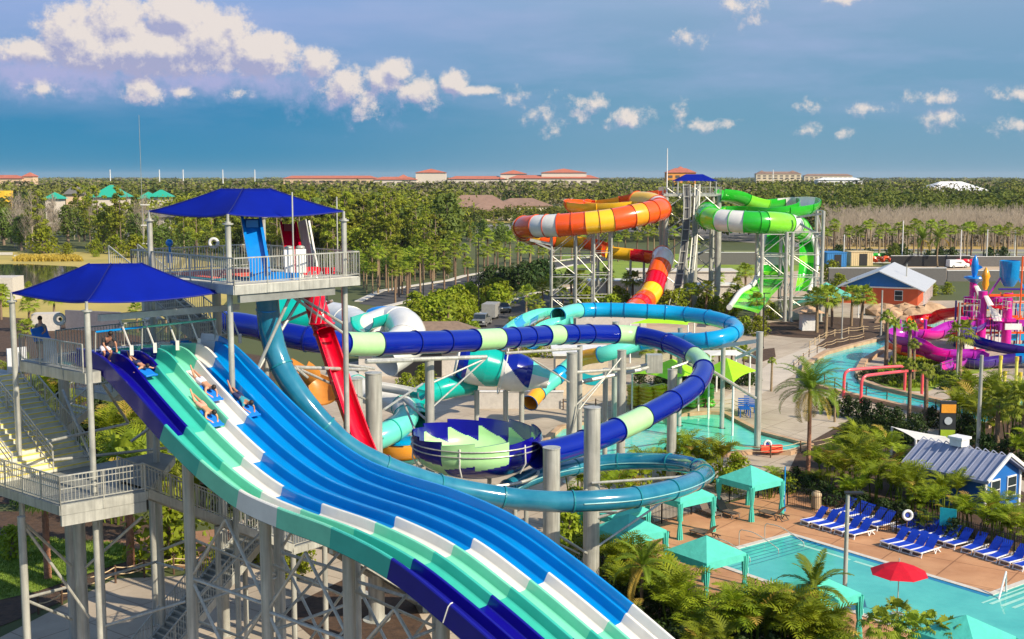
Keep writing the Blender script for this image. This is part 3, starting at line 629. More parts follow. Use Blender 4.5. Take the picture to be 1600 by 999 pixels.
# ================================================================== tube slides
def tube_slide(name, label, pts, r, seq, seclen=2.4, cat='water slide', kinds=None, step=.4, flange=True, parent=None, fcol=None, wall=.05, ns=22, open_up=None, fl_r=.05):
    P = smoothpath(pts, step); base = P[0]
    t = parent or thing(name, label, cat, (P[-1].x, P[-1].y, 0))
    fr = frames(P); n = len(P); d = 0; mats = []; mb = MB(); sec = []
    Ls = [0]
    for i in range(1, n): Ls.append(Ls[-1] + (P[i] - P[i - 1]).length)
    for m in seq:
        if m not in mats: mats.append(m)
    def section(i): return min(len(seq) - 1, int(Ls[i] / seclen)) if isinstance(seclen, (int, float)) else max(0, sum(1 for q in seclen if Ls[i] / Ls[-1] >= q) - 0)
    cur = None
    for i in range(n - 1):
        s = section(i); k = (kinds[s] if kinds else 'T'); a, b = P[i], P[i + 1]
        def ring(idx, kk):
            p = P[idx]; t_, x, y = fr[idx]; up = V((0, 0, 1)); 
            rr = t_.cross(up); rr = rr.normalized() if rr.length > .25 else x
            u = rr.cross(t_).normalized()
            if kk == 'T': return [p + rr * (r * math.cos(q)) + u * (r * math.sin(q)) for q in [2 * math.pi * j / ns for j in range(ns)]]
            lo, hi = rad(170), rad(370); m_ = 14; an = [lo + (hi - lo) * j / m_ for j in range(m_ + 1)]
            return [p + rr * (r * math.cos(q)) + u * (r * math.sin(q)) for q in an] + [p + rr * ((r - wall) * math.cos(q)) + u * ((r - wall) * math.sin(q)) for q in reversed(an)]
        ra, rb = ring(i, k), ring(i + 1, k); m_ = len(ra)
        mb.add(ra + rb, [(j, (j + 1) % m_, m_ + (j + 1) % m_, m_ + j) for j in range(m_)], mats.index(seq[s]))
    # merge coincident rings by building with smooth normals
    o = mb.build('tube_shell' if not kinds or 'C' not in kinds else 'flume_shell', mats, t)
    import bmesh
    bm = bmesh.new(); bm.from_mesh(o.data); bmesh.ops.remove_doubles(bm, verts=bm.verts, dist=.002); bmesh.ops.recalc_face_normals(bm, faces=bm.faces); bm.to_mesh(o.data); bm.free()
    o.data.polygons.foreach_set('use_smooth', [True] * len(o.data.polygons)); o.data.set_sharp_from_angle(angle=rad(45))
    if flange:
        last = -1; cnt = 0
        for i in range(n):
            s = section(i)
            if (s != last or i == n - 1) and cnt < 95:
                p = P[i]; t_, x, y = fr[i]; rr = t_.cross(V((0, 0, 1))); rr = rr.normalized() if rr.length > .25 else x; u = rr.cross(t_).normalized()
                k = kinds[s] if kinds else 'T'; an = [2 * math.pi * j / ns for j in range(ns + 1)] if k == 'T' else [rad(170) + rad(200) * j / 14 for j in range(15)]
                f = MB(); R1 = r + fl_r
                for q0, q1 in zip(an, an[1:]):
                    def pt(q, R_, dd): return p + rr * (R_ * math.cos(q)) + u * (R_ * math.sin(q)) + t_ * dd
                    w = .035
                    f.add([pt(q0, r - .01, -w), pt(q1, r - .01, -w), pt(q1, R1, -w), pt(q0, R1, -w), pt(q0, r - .01, w), pt(q1, r - .01, w), pt(q1, R1, w), pt(q0, R1, w)], [(3, 2, 1, 0), (4, 5, 6, 7), (3, 7, 6, 2), (0, 1, 5, 4)])
                f.build('flange', fcol or seq[max(0, s - 1)], t, smooth=50); cnt += 1
            last = s
    return t, P
def support(t, px, Y, ztop, r, arm=None, name='column', armr=.09):
    p = PY(px, 700, Y); column((p.x, p.y), ztop, r, t, n=16)
    if arm is not None:
        for q in arm:
            mb = MB(); mb.beam((p.x, p.y, ztop - .05), q, armr * 2); mb.pipe([(p.x, p.y, ztop - 1.6), (q[0] * .9 + p.x * .1, q[1] * .9 + p.y * .1, q[2] - .1)], armr * .8, 8); mb.build('support_arm', steel, t, smooth=40)
    return p
# deep blue and lime tube with bowl
Q = [G(*a) for a in ((350, 505, 13.1), (372, 507, 13.1), (400, 512, 13.0), (440, 522, 12.8), (500, 533, 12.5), (560, 538, 12.0), (640, 536, 11.7), (720, 533, 11.3), (800, 528, 10.9), (880, 523, 10.4), (940, 522, 10.0), (990, 524, 9.7), (1040, 535, 9.4), (1083, 556, 8.8), (1099, 577, 8.4), (1085, 603, 7.9), (1050, 628, 7.5), (1010, 650, 7.2), (975, 667, 7.0), (930, 686, 6.8), (880, 702, 6.7), (838, 712, 6.7))]
LI = lime; NV = tubenavy
bowlt = thing('bowl_slide', 'deep blue and lime tube slide ending in a large jagged-rim bowl', 'water slide', (-2.0, 66, 0))
P0 = smoothpath(Q, .4); 
# colour by image landmarks: fractions of the length where bands start
Ltot = sum((b - a).length for a, b in zip(P0, P0[1:]))
def frac_at(P, pxs):
    out = []; acc = 0; Ls = [0]
    for a, b in zip(P, P[1:]): Ls.append(Ls[-1] + (b - a).length)
    def prj(p):
        z = p.z - H; d = p.y * math.cos(TH) - z * math.sin(TH); return 800 + F * p.x / d, 499.5 - F * (p.y * math.sin(TH) + z * math.cos(TH)) / d
    for (x, y) in pxs:
        i = min(range(len(P)), key=lambda k: (prj(P[k])[0] - x) ** 2 + (prj(P[k])[1] - y) ** 2); out.append(Ls[i] / Ls[-1])
    return out
lm = [(420, 517), (480, 530), (533, 535), (590, 538), (648, 536), (697, 534), (738, 533), (778, 530), (803, 528), (824, 526), (850, 525), (874, 523), (895, 523), (922, 522), (957, 523), (998, 525), (1042, 536), (1083, 557), (1100, 578), (1085, 604), (1050, 628), (1003, 654), (962, 672), (910, 693)]
cs = [NV, NV, NV, LI, NV, NV, NV, LI, NV, NV, NV, LI, NV, NV, NV, LI, NV, NV, LI, NV, NV, NV, LI, NV, NV]
fr_ = frac_at(P0, lm)
tube_slide('x', '', Q, .70, cs, seclen=fr_, parent=bowlt, fcol=mat('navy_joint', (.004, .01, .16), .3), fl_r=.06, ns=28)
bc = V((-1.95, 66.2, 0)); rt = 7.45; RB = 3.6; ns = 192; nsec = 12
def bowl_shell(Rk, name, outer):
    mb = MB(); prof = [(1.0 if z_ < .7 else math.sqrt(max(.0025, 1 - ((z_ - .7) / 1.66) ** 2)), -z_) for z_ in [.06 * q_ for q_ in range(40)]]
    rows = []
    for i in range(ns + 1):
        a = 2 * math.pi * i / ns; u = (i / ns * nsec) % 1.0; saw = .20 * u
        rows.append([(bc.x + Rk * q * math.cos(a), bc.y + Rk * q * math.sin(a), rt + z + (saw * max(0, 1 - j * .1))) for j, (q, z) in enumerate(prof)])
    for i in range(ns):
        s = int(i / ns * nsec); u = (i / ns * nsec) % 1.0; u2 = u + nsec / ns
        a, b = rows[i], list(rows[i + 1])
        if u2 >= .999: # vertical step at sector end
            b = [(q_[0], q_[1], rt + prof[j_][1] + .20 * max(0, 1 - j_ * .1)) for j_, q_ in enumerate(b)]
        for j in range(len(prof) - 1):
            z = j
            zz_ = -prof[j][1]
            if outer: lim = (zz_ <= 1.3 - .3 * u) if s in (8, 9) else (zz_ >= .9 + .2 * u) if s in (5, 6, 7) else False
            else: lim = .25 + .85 * (1 - u) < zz_ < 2.0
            f = (0, 1, 2, 3) if outer else (3, 2, 1, 0)
            mb.add([a[j], a[j + 1], b[j + 1], b[j]], [f], 1 if lim else 0)
    o = mb.build(name, [navy, LI], bowlt, smooth=35); return o
bowl_shell(RB, 'bowl_outer_shell', True); bowl_shell(RB - .08, 'bowl_inner_shell', False)
mb = MB()
for zz, rr_ in ((rt - .25, RB + .05), (rt - .55, RB + .05), (rt - 2.15, RB * .95)): mb.pipe([(bc.x + rr_ * math.cos(a), bc.y + rr_ * math.sin(a), zz) for a in [i * math.pi / 24 for i in range(49)]], .035 if zz > 5.6 else .09, 6, cap=False)
mb.build('ring_pipe', steel, bowlt, smooth=50)
for k in range(6):
    a = k * math.pi / 3 + .3; q = V((bc.x + RB * math.cos(a), bc.y + RB * math.sin(a), 0)); MB().pipe([(q.x, q.y, rt - .1), (bc.x + (RB + .05) * math.cos(a), bc.y + (RB + .05) * math.sin(a), rt - 1.1), (bc.x + .9 * RB * math.cos(a), bc.y + .9 * RB * math.sin(a), rt - 1.7)], .05, 6).build('bowl_rib', white, bowlt, smooth=50)
    q2 = V((bc.x + RB * .8 * math.cos(a), bc.y + RB * .8 * math.sin(a), 0)); column((q2.x, q2.y), rt - 2.65, .13, bowlt)
def near(P, x):
    def prx(p): return 800 + F * p.x / (p.y * math.cos(TH) - (p.z - H) * math.sin(TH))
    return P
for px, Y, zt_, r, tgt in ((672, 70.5, 10.9, .27, (700, 556, 11)), (893, 84.5, 9.3, .38, (850, 548, 0)), (905, 88, 9.3, .2, None), (970, 88.5, 8.9, .33, (1010, 548, 0)), (1049, 84.0, 8.2, .34, (1090, 580, 0)), (585, 57.5, 12.25, .40, None), (555, 61.0, 11.4, .42, None), (925, 60.5, 10.0, .42, None), (862, 58.2, 8.45, .42, None)):
    p = PY(px, 700, Y); column((p.x, p.y), zt_, r, bowlt, n=20)
for a, b, r in (((572, 564, 66), (760, 558, 72), .12), ((572, 566, 63), (672, 562, 70.5), .1), ((760, 560, 72), (672, 600, 70.5), .06), ((672, 640, 70.5), (760, 560, 75), .05), ((790, 552, 80), (905, 545, 86), .1), ((830, 560, 80), (893, 600, 84.5), .06), ((893, 640, 84.5), (960, 575, 88), .06), ((970, 560, 88), (905, 640, 86), .06), ((885, 583, 85), (985, 576, 89), .12), ((985, 576, 89), (1010, 570, 90), .12), ((1049, 575, 84), (1088, 562, 85), .1), ((1100, 572, 85), (1180, 622, 95), .13), ((540, 570, 56), (585, 576, 57.5), .07), ((460, 574, 52), (573, 578, 57), .08), ((470, 578, 52), (573, 625, 57.5), .06), ((600, 640, 57.5), (660, 600, 66), .06), ((893, 680, 84), (905, 632, 84), .05), ((630, 625, 72), (665, 655, 70.5), .07), ((628, 622, 73), (655, 690, 70), .07)):
    MB().pipe([PY(*a), PY(*b)], r, 8).build('brace', steel, bowlt, smooth=40)
# teal helix
Yp = [(417, 458, 51.5), (418, 475, 51.5), (420, 500, 51.5), (426, 532, 51.5), (438, 570, 51.3), (455, 600, 51), (478, 632, 50.8), (506, 664, 50.8), (545, 700, 51), (596, 727, 51.5), (640, 744, 52), (700, 762, 53), (800, 779, 54), (870, 784, 54), (940, 782, 54.5), (1000, 776, 55.5), (1060, 762, 58), (1092, 748, 61), (1101, 738, 64), (1082, 728, 67), (1040, 722, 69), (980, 721, 70), (920, 726, 70)]
Tq = [PY(*a) for a in Yp] + [G(860, 737, 5.05), G(815, 752, 4.9), G(785, 770, 4.75), G(765, 790, 4.6), G(740, 830, 4.4)]
tz, PT = tube_slide('tube_slide', 'glossy translucent teal tube slide dropping from the upper platform into a wide loop', Tq, .49, [tealtube] * 40, seclen=3.1, fcol=mat('teal_joint', (.01, .20, .25), .25), fl_r=.045, ns=26)
MB().pipe([PY(417 + 17 * math.cos(a), 484 + 4 * math.sin(a), 51.5 - .5 * math.sin(a)) for a in [i * math.pi / 8 for i in range(17)]], .03, 6).build('clamp_ring', sky, tz, smooth=40)
mb = MB()
for i in range(int(len(PT) * .18), len(PT) - 1): pass
mb = MB(); frT = frames(PT, up=(0, 0, 1)); k0 = int(len(PT) * .34)
for sgn in (1, -1):
    pts = [PT[i] + frT[i][1] * sgn * .51 for i in range(k0, len(PT))]; mb.pipe(pts, .03, 5)
mb.build('side_seam', mat('pale_teal_seam', (.25, .5, .5), .3), tz, smooth=60)
for a, b, r in (((445, 592, 51.3), (462, 575, 51.3), .12), ((462, 575, 51.3), (480, 590, 52), .07), ((925, 755, 60), (1068, 745, 60), .07), ((925, 760, 60.5), (862, 805, 58.2), .07), ((925, 800, 60.5), (965, 800, 60), .06), ((862, 830, 58.2), (925, 870, 60.5), .07), ((862, 845, 58.2), (905, 865, 60), .05), ((925, 860, 60.5), (1100, 740, 66), .06), ((925, 812, 60.3), (1060, 770, 60), .08)):
    MB().pipe([PY(*a), PY(*b)], r, 8).build('brace', steel, tz, smooth=40)
# red chute
Rq = [PY(489, 452, 55.6), PY(491, 468, 55.6), PY(498, 492, 55.5), PY(508, 520, 55.2), PY(520, 555, 54.8), PY(535, 600, 54.3), PY(550, 645, 53.8), PY(563, 680, 53.3), PY(574, 706, 53.0), PY(584, 735, 52.7), PY(594, 765, 52.4)]
rz_, PR = tube_slide('drop_slide', 'glossy red drop slide, closed tube at the top opening into a steep trough', Rq, .50, [redf, redf, redf, redf, redf, redf, redf, redf, redf, redf], seclen=1.7, kinds=['T', 'C', 'C', 'C', 'C', 'C', 'C', 'C', 'C', 'C'], wall=.06, fl_r=.05, ns=24)
MB().pipe([PR[4] + V((.56 * math.cos(a), .56 * math.sin(a), 0)) for a in [i * math.pi / 12 for i in range(25)]], .06, 6).build('collar', redf, rz_, smooth=50)
mb = MB(); mb.beam(PY(470, 575, 53.6), PY(575, 577, 57), .09); mb.beam(PY(540, 683, 55.3), PY(577, 684, 57), .09); mb.build('support_arm', steel, rz_)
# cyan tube with open troughs
Cq = [G(*a) for a in ((872, 494, 9.75), (900, 486, 9.7), (940, 484.5, 9.65), (1000, 486, 9.6), (1060, 490, 9.4), (1110, 497, 9.25), (1142, 507, 9.0), (1150, 517, 8.8), (1130, 527, 8.6), (1090, 533, 8.3), (1045, 532, 8.0), (1000, 536, 7.6), (950, 552, 6.8), (905, 562, 6.0), (872, 588, 4.8), (848, 607, 3.9), (828, 630, 3.0))]
P1 = smoothpath(Cq, .4)
lm = [(903, 486), (925, 485), (952, 485), (978, 486), (1008, 487), (1036, 488), (1072, 491), (1108, 497), (1141, 507), (1141, 522), (1104, 531), (1075, 533), (1000, 537), (940, 555), (905, 562), (880, 580), (868, 592), (840, 613)]
cyt, PC = tube_slide('tube_slide', 'long cyan tube slide sweeping round behind the navy tube, with mint and orange lower sections', Cq, .66, [aquam] + [cyan] * 12 + [aquam, amber, aquam, cyan, aquam, amber], seclen=frac_at(P1, lm), fcol=mat('dark_cyan_joint', (.0, .12, .32), .3), fl_r=.06, ns=26)
for pts, sq in (([(880, 486, 9.8), (856, 485, 9.9), (835, 491, 9.9), (815, 502, 9.8), (798, 516, 9.6), (784, 532, 9.2)], [aquam, aquam, cyan, aquam, cyan, amber]), ([(893, 498, 9.6), (874, 500, 9.5), (856, 507, 9.4), (843, 518, 9.3), (831, 531, 9.0)], [aquam, aquam, cyan, cyan, amber, aquam])):
    tube_slide('x', '', [G(*q) for q in pts], .72, sq, seclen=2.9, kinds=['C'] * 6, parent=cyt, fl_r=.04)
tube_slide('x', '', [G(848, 520, 7.6), G(866, 514, 7.6), G(885, 512, 7.6), G(905, 516, 7.5)], .6, [orange] * 3, kinds=['C'] * 3, parent=cyt, fl_r=.04)
for px, Y, zt_, r in ((1183, 95.6, 9.35, .27), (960, 106, 8.9, .3), (1060, 104, 8.6, .22), (945, 92, 7.0, .2), (1127, 103, 8.2, .2)):
    p = PY(px, 700, Y); column((p.x, p.y), zt_, r, cyt, n=16)
mb = MB(); mb.beam(PY(1183, 533, 95.6), PY(1100, 545, 99), .3); mb.beam(PY(1183, 545, 95.6), PY(1150, 560, 99), .2); mb.pipe([PY(1183, 560, 95.6), PY(1125, 530, 102)], .1, 8); mb.build('support_arm', white, cyt)
mb = MB(); mb.pipe([PY(893, 600, 90), PY(1000, 578, 92), PY(1020, 572, 93)], .16, 8); mb.box(PY(1022, 568, 93), (1.2, 1, 1.4)); mb.build('pump_pipe', steel, cyt)
# sparkling spray marks -> row of small white wall jets on the cyan bend
mb = MB(); 
for i in range(14):
    k = int(len(PC) * (.27 + .11 * i / 13)); p = PC[k]; mb.blob((p.x + .1, p.y - .42, p.z + .42 + .06 * math.sin(i * 1.7)), (.06, .06, .06), 6, jit=0)
mb.build('light_port', white, cyt)
# white raft slide behind the navy tube
wt, PW = tube_slide('raft_slide', 'large white raft slide with teal start section behind the navy tube', [G(*a) for a in ((430, 492, 10.0), (462, 494, 9.9), (505, 498, 9.7), (540, 505, 9.6), (570, 520, 9.3), (590, 514, 9.5), (612, 507, 9.8), (632, 514, 9.7), (634, 535, 9.0), (600, 560, 8.0))], 1.5, [seag, white, white, white, white, white, white, white, white], seclen=3.9, fcol=white, fl_r=.05, ns=28)
t2, _ = tube_slide('raft_slide', 'twisted teal and white open trough resting against the white raft tube', [G(*a) for a in ((566, 500, 10.6), (585, 494, 10.7), (605, 490, 10.7), (625, 492, 10.6))], 1.0, [seag, seag, seag, white], seclen=1.9, kinds=['C', 'C', 'C', 'C'], fl_r=.05)
MB().blob(G(600, 489, 10.6), (1.5, .9, .55), 16, jit=0).build('trough_pool', mat('bright_blue_fibreglass', (.0, .20, .62)), t2, smooth=60)
# double bell shaped funnel
fc = G(782, 577, 6.9); fu = thing('funnel_slide', 'bulging funnel slide in teal, white and navy wedges under the navy tube', 'water slide', (fc.x, fc.y, 0))
ax = V((.97, .05, -.22)).normalized(); ay = V((0, 0, 1)); ay = (ay - ax * ay.dot(ax)).normalized(); az_ = ax.cross(ay)
mb = MB(); nn = 96; pk_ = [(-3.3, 1.25), (-2.9, 1.5), (-2.2, 1.62), (-1.2, 1.62), (-.3, 1.45), (.0, 1.35), (.3, 1.45), (1.1, 1.55), (1.9, 1.4), (2.6, 1.05), (3.2, .8), (3.8, .72)]; prof = []
for (x0_, r0_), (x1_, r1_) in zip(pk_, pk_[1:]):
    for q_ in range(16): prof.append((x0_ + (x1_ - x0_) * q_ / 16, r0_ + (r1_ - r0_) * q_ / 16))
for j in range(len(prof) - 1):
    for i in range(nn):
        a0 = 2 * math.pi * i / nn; a1 = 2 * math.pi * (i + 1) / nn; q = []
        for (x, r_), a in ((prof[j], a0), (prof[j], a1), (prof[j + 1], a1), (prof[j + 1], a0)): q.append(fc + ax * x + ay * (r_ * math.sin(a)) + az_ * (r_ * math.cos(a)))
        s = math.sin(a0 + .1); xm = prof[j][0]; c = a0 % (2 * math.pi)
        if xm < -2.6: mi = 2
        elif xm < .0: mi = 0 if s > -.55 + .55 * (xm + 2.6) * -.9 + .5 else 1
        elif xm < 2.3: mi = 2 if s > .75 - .62 * xm else 1
        else: mi = 3 if s > .3 else 1
        mb.add(q, [(0, 1, 2, 3)], mi)
mb.build('funnel_shell', [seag, white, tubenavy, aquam], fu, smooth=50)
p = fc - ax * 3.4; MB().pipe([p + ay * (1.2 * math.sin(a)) + az_ * (1.2 * math.cos(a)) for a in [i * math.pi / 16 for i in range(33)]], .08, 6).build('rim', white, fu, smooth=50)
q = fc + ax * .2; MB().pipe([q + ay * (1.9 * math.sin(a)) + az_ * (1.9 * math.cos(a)) for a in [i * math.pi / 16 for i in range(33)]], .05, 6).build('rim', white, fu, smooth=50)
for px in (745, 790, 815):
    pp = PY(px, 620, fc.y); column((pp.x, pp.y), 5.2, .2, fu)
tube_slide('x', '', [G(*a) for a in ((735, 600, 5.6), (708, 604, 5.6), (680, 611, 5.4), (655, 622, 5.1), (645, 640, 4.7), (655, 660, 4.2))], .85, [seag] * 6, seclen=3.0, parent=fu, fcol=seag)
sp_, _ = tube_slide('raft_slide', 'white and mint tube coils beside the red trough and tall column', [G(*a) for a in ((540, 590, 6.2), (570, 612, 5.8), (600, 622, 5.4), (630, 636, 5.0), (632, 658, 4.6), (608, 676, 4.2), (575, 690, 3.8))], .85, [white, white, white, white, aquam, aquam, aquam], seclen=2.6, fcol=seag)
tube_slide('x', '', [G(*a) for a in ((590, 600, 6.8), (625, 606, 6.6), (660, 614, 6.4))], .5, [white, seag], seclen=2.6, kinds=['C', 'C'], parent=sp_)
mb = MB(); c0 = G(625, 690, 3.2); mb.lathe(c0, [(.4, -1.4), (1.6, -1.0), (2.0, -.3), (2.1, 0), (1.95, 0), (1.8, -.3)], 28); mb.build('landing_bowl', amber, sp_, smooth=50)
MB().lathe(c0, [(.3, -1.7), (1.2, -1.5), (1.65, -1.02)], 28).build('bowl_base', seag, sp_, smooth=50)
for a in range(4): column((c0.x + 1.2 * math.cos(a * 1.57), c0.y + 1.2 * math.sin(a * 1.57)), 2.0, .1, sp_)
MB().blob(c0 + V((0, 0, .05)), (1.5, 1.5, .25), 12, jit=0).build('trough_pool', cyan, sp_, smooth=60)
# orange panel seen between the two drop slides
p = G(495, 595, 8.0); t = thing('raft_slide', 'orange and dark teal slide piece behind the red trough', 'water slide', (p.x, p.y, 0))
tube_slide('x', '', [G(468, 566, 9.6), G(486, 578, 9.0), G(500, 596, 8.2), G(506, 618, 7.4)], .95, [mat('brown_orange', (.5, .2, .03), .4), mat('brown_orange', (.5, .2, .03), .4), seag, seag], seclen=2.2, kinds=['C'] * 4, parent=t, fl_r=.04); column((p.x, p.y), p.z - 2, .2, t)
# ================================================================== ground, water, roads
def gp(*px): return [tuple(G(x, y).xy) for x, y in px]
struct('ground', MB().quad((-12000, -400, 0), (12000, -400, 0), (12000, 14000, 0), (-12000, 14000, 0)), mat('scrub_ground', (.045, .065, .015), .95, 0, .3, .01, col2=(.10, .11, .03), detail=10))
def sheet(name, px, z, m, world=None, kind='structure', z0=None):
    mb = MB(); pts = gp(*px) if world is None else world
    mb.poly(pts, z if z0 is None else z0, None if z0 is None else z); o = mb.build(name, m); return put(o, kind=kind)
sheet('park_concrete', [(380, 1200), (300, 900), (180, 905), (120, 935), (-200, 1100), (-200, 1800), (380, 1800)], .02, concrete)
sheet('park_concrete', [(300, 900), (330, 840), (470, 760), (470, 580), (700, 540), (860, 540), (1000, 500), (1180, 497), (1330, 470), (1800, 470), (1900, 700), (1600, 770), (1420, 720), (1300, 745), (1230, 750), (1120, 790), (980, 860), (900, 1000), (860, 1200), (860, 1800), (380, 1800), (380, 1200)], .02, concrete)
sheet('mulch_bed', [(-200, 800), (160, 800), (245, 815), (290, 880), (160, 905), (100, 940), (-200, 1060)], .03, mulch)
sheet('mulch_bed', [(440, 955), (540, 905), (640, 930), (680, 1010), (560, 1060)], .04, mulch)
sheet('soil_bed', [(120, 850), (420, 820), (450, 862), (330, 895), (200, 880)], .045, soil)
sheet('lawn', [(-200, 850), (20, 838), (180, 850), (235, 868), (160, 890), (60, 925), (-200, 985)], .05, grassm)
sheet('garden_bed', [(-200, 600), (-200, 780), (330, 800), (430, 700), (430, 560), (60, 500), (-200, 480)], .03, mulch)
sheet('hay_field', [(-300, 394), (230, 394), (330, 410), (380, 440), (330, 500), (60, 500), (-300, 560)], .02, hay)
sheet('lake', [(-300, 417), (40, 413), (118, 417), (140, 425), (100, 440), (60, 447), (-300, 452)], .05, lakew)
for k, pp in enumerate(([(-2, 398), (20, 398), (20, 399.5), (-2, 399.5)], [(22, 402), (57, 402), (57, 403.5), (22, 403.5)])): sheet('boardwalk', pp, .6, kerbm, z0=.1)
sheet('mulch_bed', [(860, 1800), (900, 1000), (930, 905), (1000, 880), (1060, 880), (1160, 960), (1420, 999), (1700, 1100), (1900, 1800)], .035, mulch)
sheet('mulch_bed', [(1225, 752), (1250, 700), (1330, 655), (1400, 650), (1450, 690), (1600, 770), (1900, 860), (1900, 1000), (1600, 868), (1400, 805), (1290, 780)], .035, mulch)
sheet('pool_deck', [(985, 850), (1010, 820), (1225, 765), (1300, 778), (1640, 880), (1900, 960), (1900, 1500), (1300, 1500), (1160, 965), (1040, 890)], .05, deckmat)
# swimming pool
PE1 = V((.8, .6, 0)); PE2 = V((-.6, .8, 0)); P00 = V((16.83, 71.49, 0))
def pp(a, b): q = P00 - PE1 * a - PE2 * b; return (q.x, q.y)
outer = [pp(-.35, -.35), pp(-.35, 13.0), pp(-4.2, 13.0), pp(-4.2, 24), pp(16, 24), pp(16, 15.2), pp(7.85, 15.2), pp(7.85, -.35)]
inner = [pp(0, 0), pp(0, 13.35), pp(-3.85, 13.35), pp(-3.85, 23.6), pp(15.6, 23.6), pp(15.6, 15.6), pp(7.5, 15.6), pp(7.5, 0)]
mb = MB(); n = 8
for i in range(n):
    j = (i + 1) % n; mb.add([(*outer[i], .10), (*outer[j], .10), (*inner[j], .10), (*inner[i], .10), (*outer[i], .04), (*outer[j], .04), (*inner[j], .04), (*inner[i], .04)], [(0, 3, 2, 1), (0, 1, 5, 4), (2, 3, 7, 6)])
struct('pool_coping', mb, kerbm); struct('pool_water', MB().poly(inner, .062), poolw)
mb = MB()
for k in range(6): a = pp(.0 + 0, .35 + .42 * k); b = pp(7.5, .35 + .42 * k); mb.poly([pp(.02, .3 + .42 * k), pp(7.48, .3 + .42 * k), pp(7.48, .36 + .42 * k), pp(.02, .36 + .42 * k)], .066)
struct('pool_step_line', mb, mat('dark_tile', (.03, .12, .20), .4))
mb = MB(); mb.poly([pp(.02, .4), pp(.35, .4), pp(.35, 13.3), pp(.02, 13.3)], .066); struct('pool_edge_tile', mb, mat('deep_pool_tile', (.0, .17, .36), .2))
mb = MB()
for a0, b0, b1 in ((.9, 1.5, 5.2), (.9, 5.5, 9.5)): mb.poly([pp(a0, b0), pp(a0 + .25, b0), pp(a0 + .25, b1), pp(a0, b1)], .067)
mb.poly([pp(1.4, 13.6), pp(-3.8, 13.6), pp(-3.8, 13.72), pp(1.4, 13.72)], .067)
for k in range(5): mb.poly([pp(-3.8 + .1, 13.9 + .5 * k), pp(1.2 - .2 * k, 13.9 + .5 * k), pp(1.2 - .2 * k, 14.1 + .5 * k), pp(-3.7, 14.1 + .5 * k)], .067)
struct('pool_bench', mb, mat('pale_pool_bench', (.35, .66, .55), .3))
MB_ = None
# lagoon and river
lag = [(860, 690), (880, 672), (930, 662), (1020, 656), (1110, 649), (1128, 650), (1185, 680), (1262, 700), (1230, 710), (1180, 708), (1100, 716), (980, 716), (880, 722), (840, 712)]
def ring(px, wz, name, m, z0, z1, wid):
    pts = [V((*q, 0)) for q in gp(*px)]; ctr = sum(pts, V()) / len(pts); n = len(pts); mb = MB(); o = []
    ar = sum(pts[i].x * pts[(i + 1) % n].y - pts[(i + 1) % n].x * pts[i].y for i in range(n)); sg = 1 if ar > 0 else -1
    for i in range(n):
        a, b = pts[i - 1], pts[(i + 1) % n]; d = (b - a).normalized(); o.append(pts[i] + V((d.y, -d.x, 0)) * wid * sg)
    for i in range(n):
        j = (i + 1) % n; f = [(0, 1, 2, 3), (4, 5, 1, 0), (3, 2, 6, 7)]
        mb.add([(*o[i].xy, z1), (*o[j].xy, z1), (*pts[j].xy, z1), (*pts[i].xy, z1), (*o[i].xy, z0), (*o[j].xy, z0), (*pts[j].xy, z0), (*pts[i].xy, z0)], f)
    return struct(name, mb, m)
rocky = mat('tan_rock_edge', (.34, .21, .12), .9, 0, .3, .8, col2=(.55, .38, .24), detail=8, bump=.5, bscale=2)
struct('lagoon_water', MB().poly(gp(*lag), .06), lagw); ring(lag, 0, 'lagoon_edge', rocky, .01, .35, .5)
mb = MB()
for k in range(6): 
    a = G(1190 - 4 * k, 668 + 7 * k * .9); b = G(1262 - 2 * k, 694 + 3.4 * k); d = V((0, .12, 0)); mb.add([a + V((0, 0, .42 - .05 * k)), b + V((0, 0, .42 - .05 * k)), b + d + V((0, 0, .42 - .05 * k)), a + d + V((0, 0, .42 - .05 * k))], [(0, 1, 2, 3)])
struct('lagoon_step', mb, mat('dark_step', (.10, .10, .11), .7))
riv = [(1392, 527), (1380, 533), (1330, 545), (1292, 556), (1264, 575), (1262, 592), (1276, 606), (1340, 622), (1420, 640), (1500, 655), (1540, 668), (1560, 655), (1500, 640), (1440, 626), (1370, 610), (1342, 600), (1335, 585), (1345, 567), (1375, 550), (1392, 540)]
struct('river_water', MB().poly(gp(*riv), .07), rivw); ring(riv, 0, 'river_edge', rocky, .01, .45, .7)
struct('splash_pool', MB().poly(gp((1385, 508), (1480, 504), (1480, 512), (1385, 515)), .07), rivw)
sheet('island_lawn', [(1350, 590), (1385, 575), (1400, 552), (1440, 555), (1480, 570), (1560, 575), (1500, 590), (1450, 612), (1400, 612)], .12, grassm, z0=.04)
sheet('island_lawn', [(1440, 572), (1520, 569), (1555, 573), (1500, 583)], .14, hay, z0=.04)
sheet('mulch_bed', [(1480, 650), (1600, 600), (1900, 600), (1900, 760), (1600, 752), (1540, 715), (1480, 690)], .04, mulch)
sheet('mulch_bed', [(1185, 522), (1200, 505), (1290, 495), (1380, 500), (1440, 510), (1370, 527), (1300, 545), (1270, 545), (1290, 530), (1240, 528)], .035, mulch)
sheet('mulch_bed', [(1160, 565), (1165, 550), (1210, 545), (1212, 558), (1180, 570)], .1, mulch, z0=.03)
sheet('park_path', [(1205, 566), (1270, 540), (1290, 545), (1235, 590), (1150, 640), (1110, 640)], .04, mat('pale_paving', (.50, .44, .36), .85, 0, .12, .4, bump=.05))
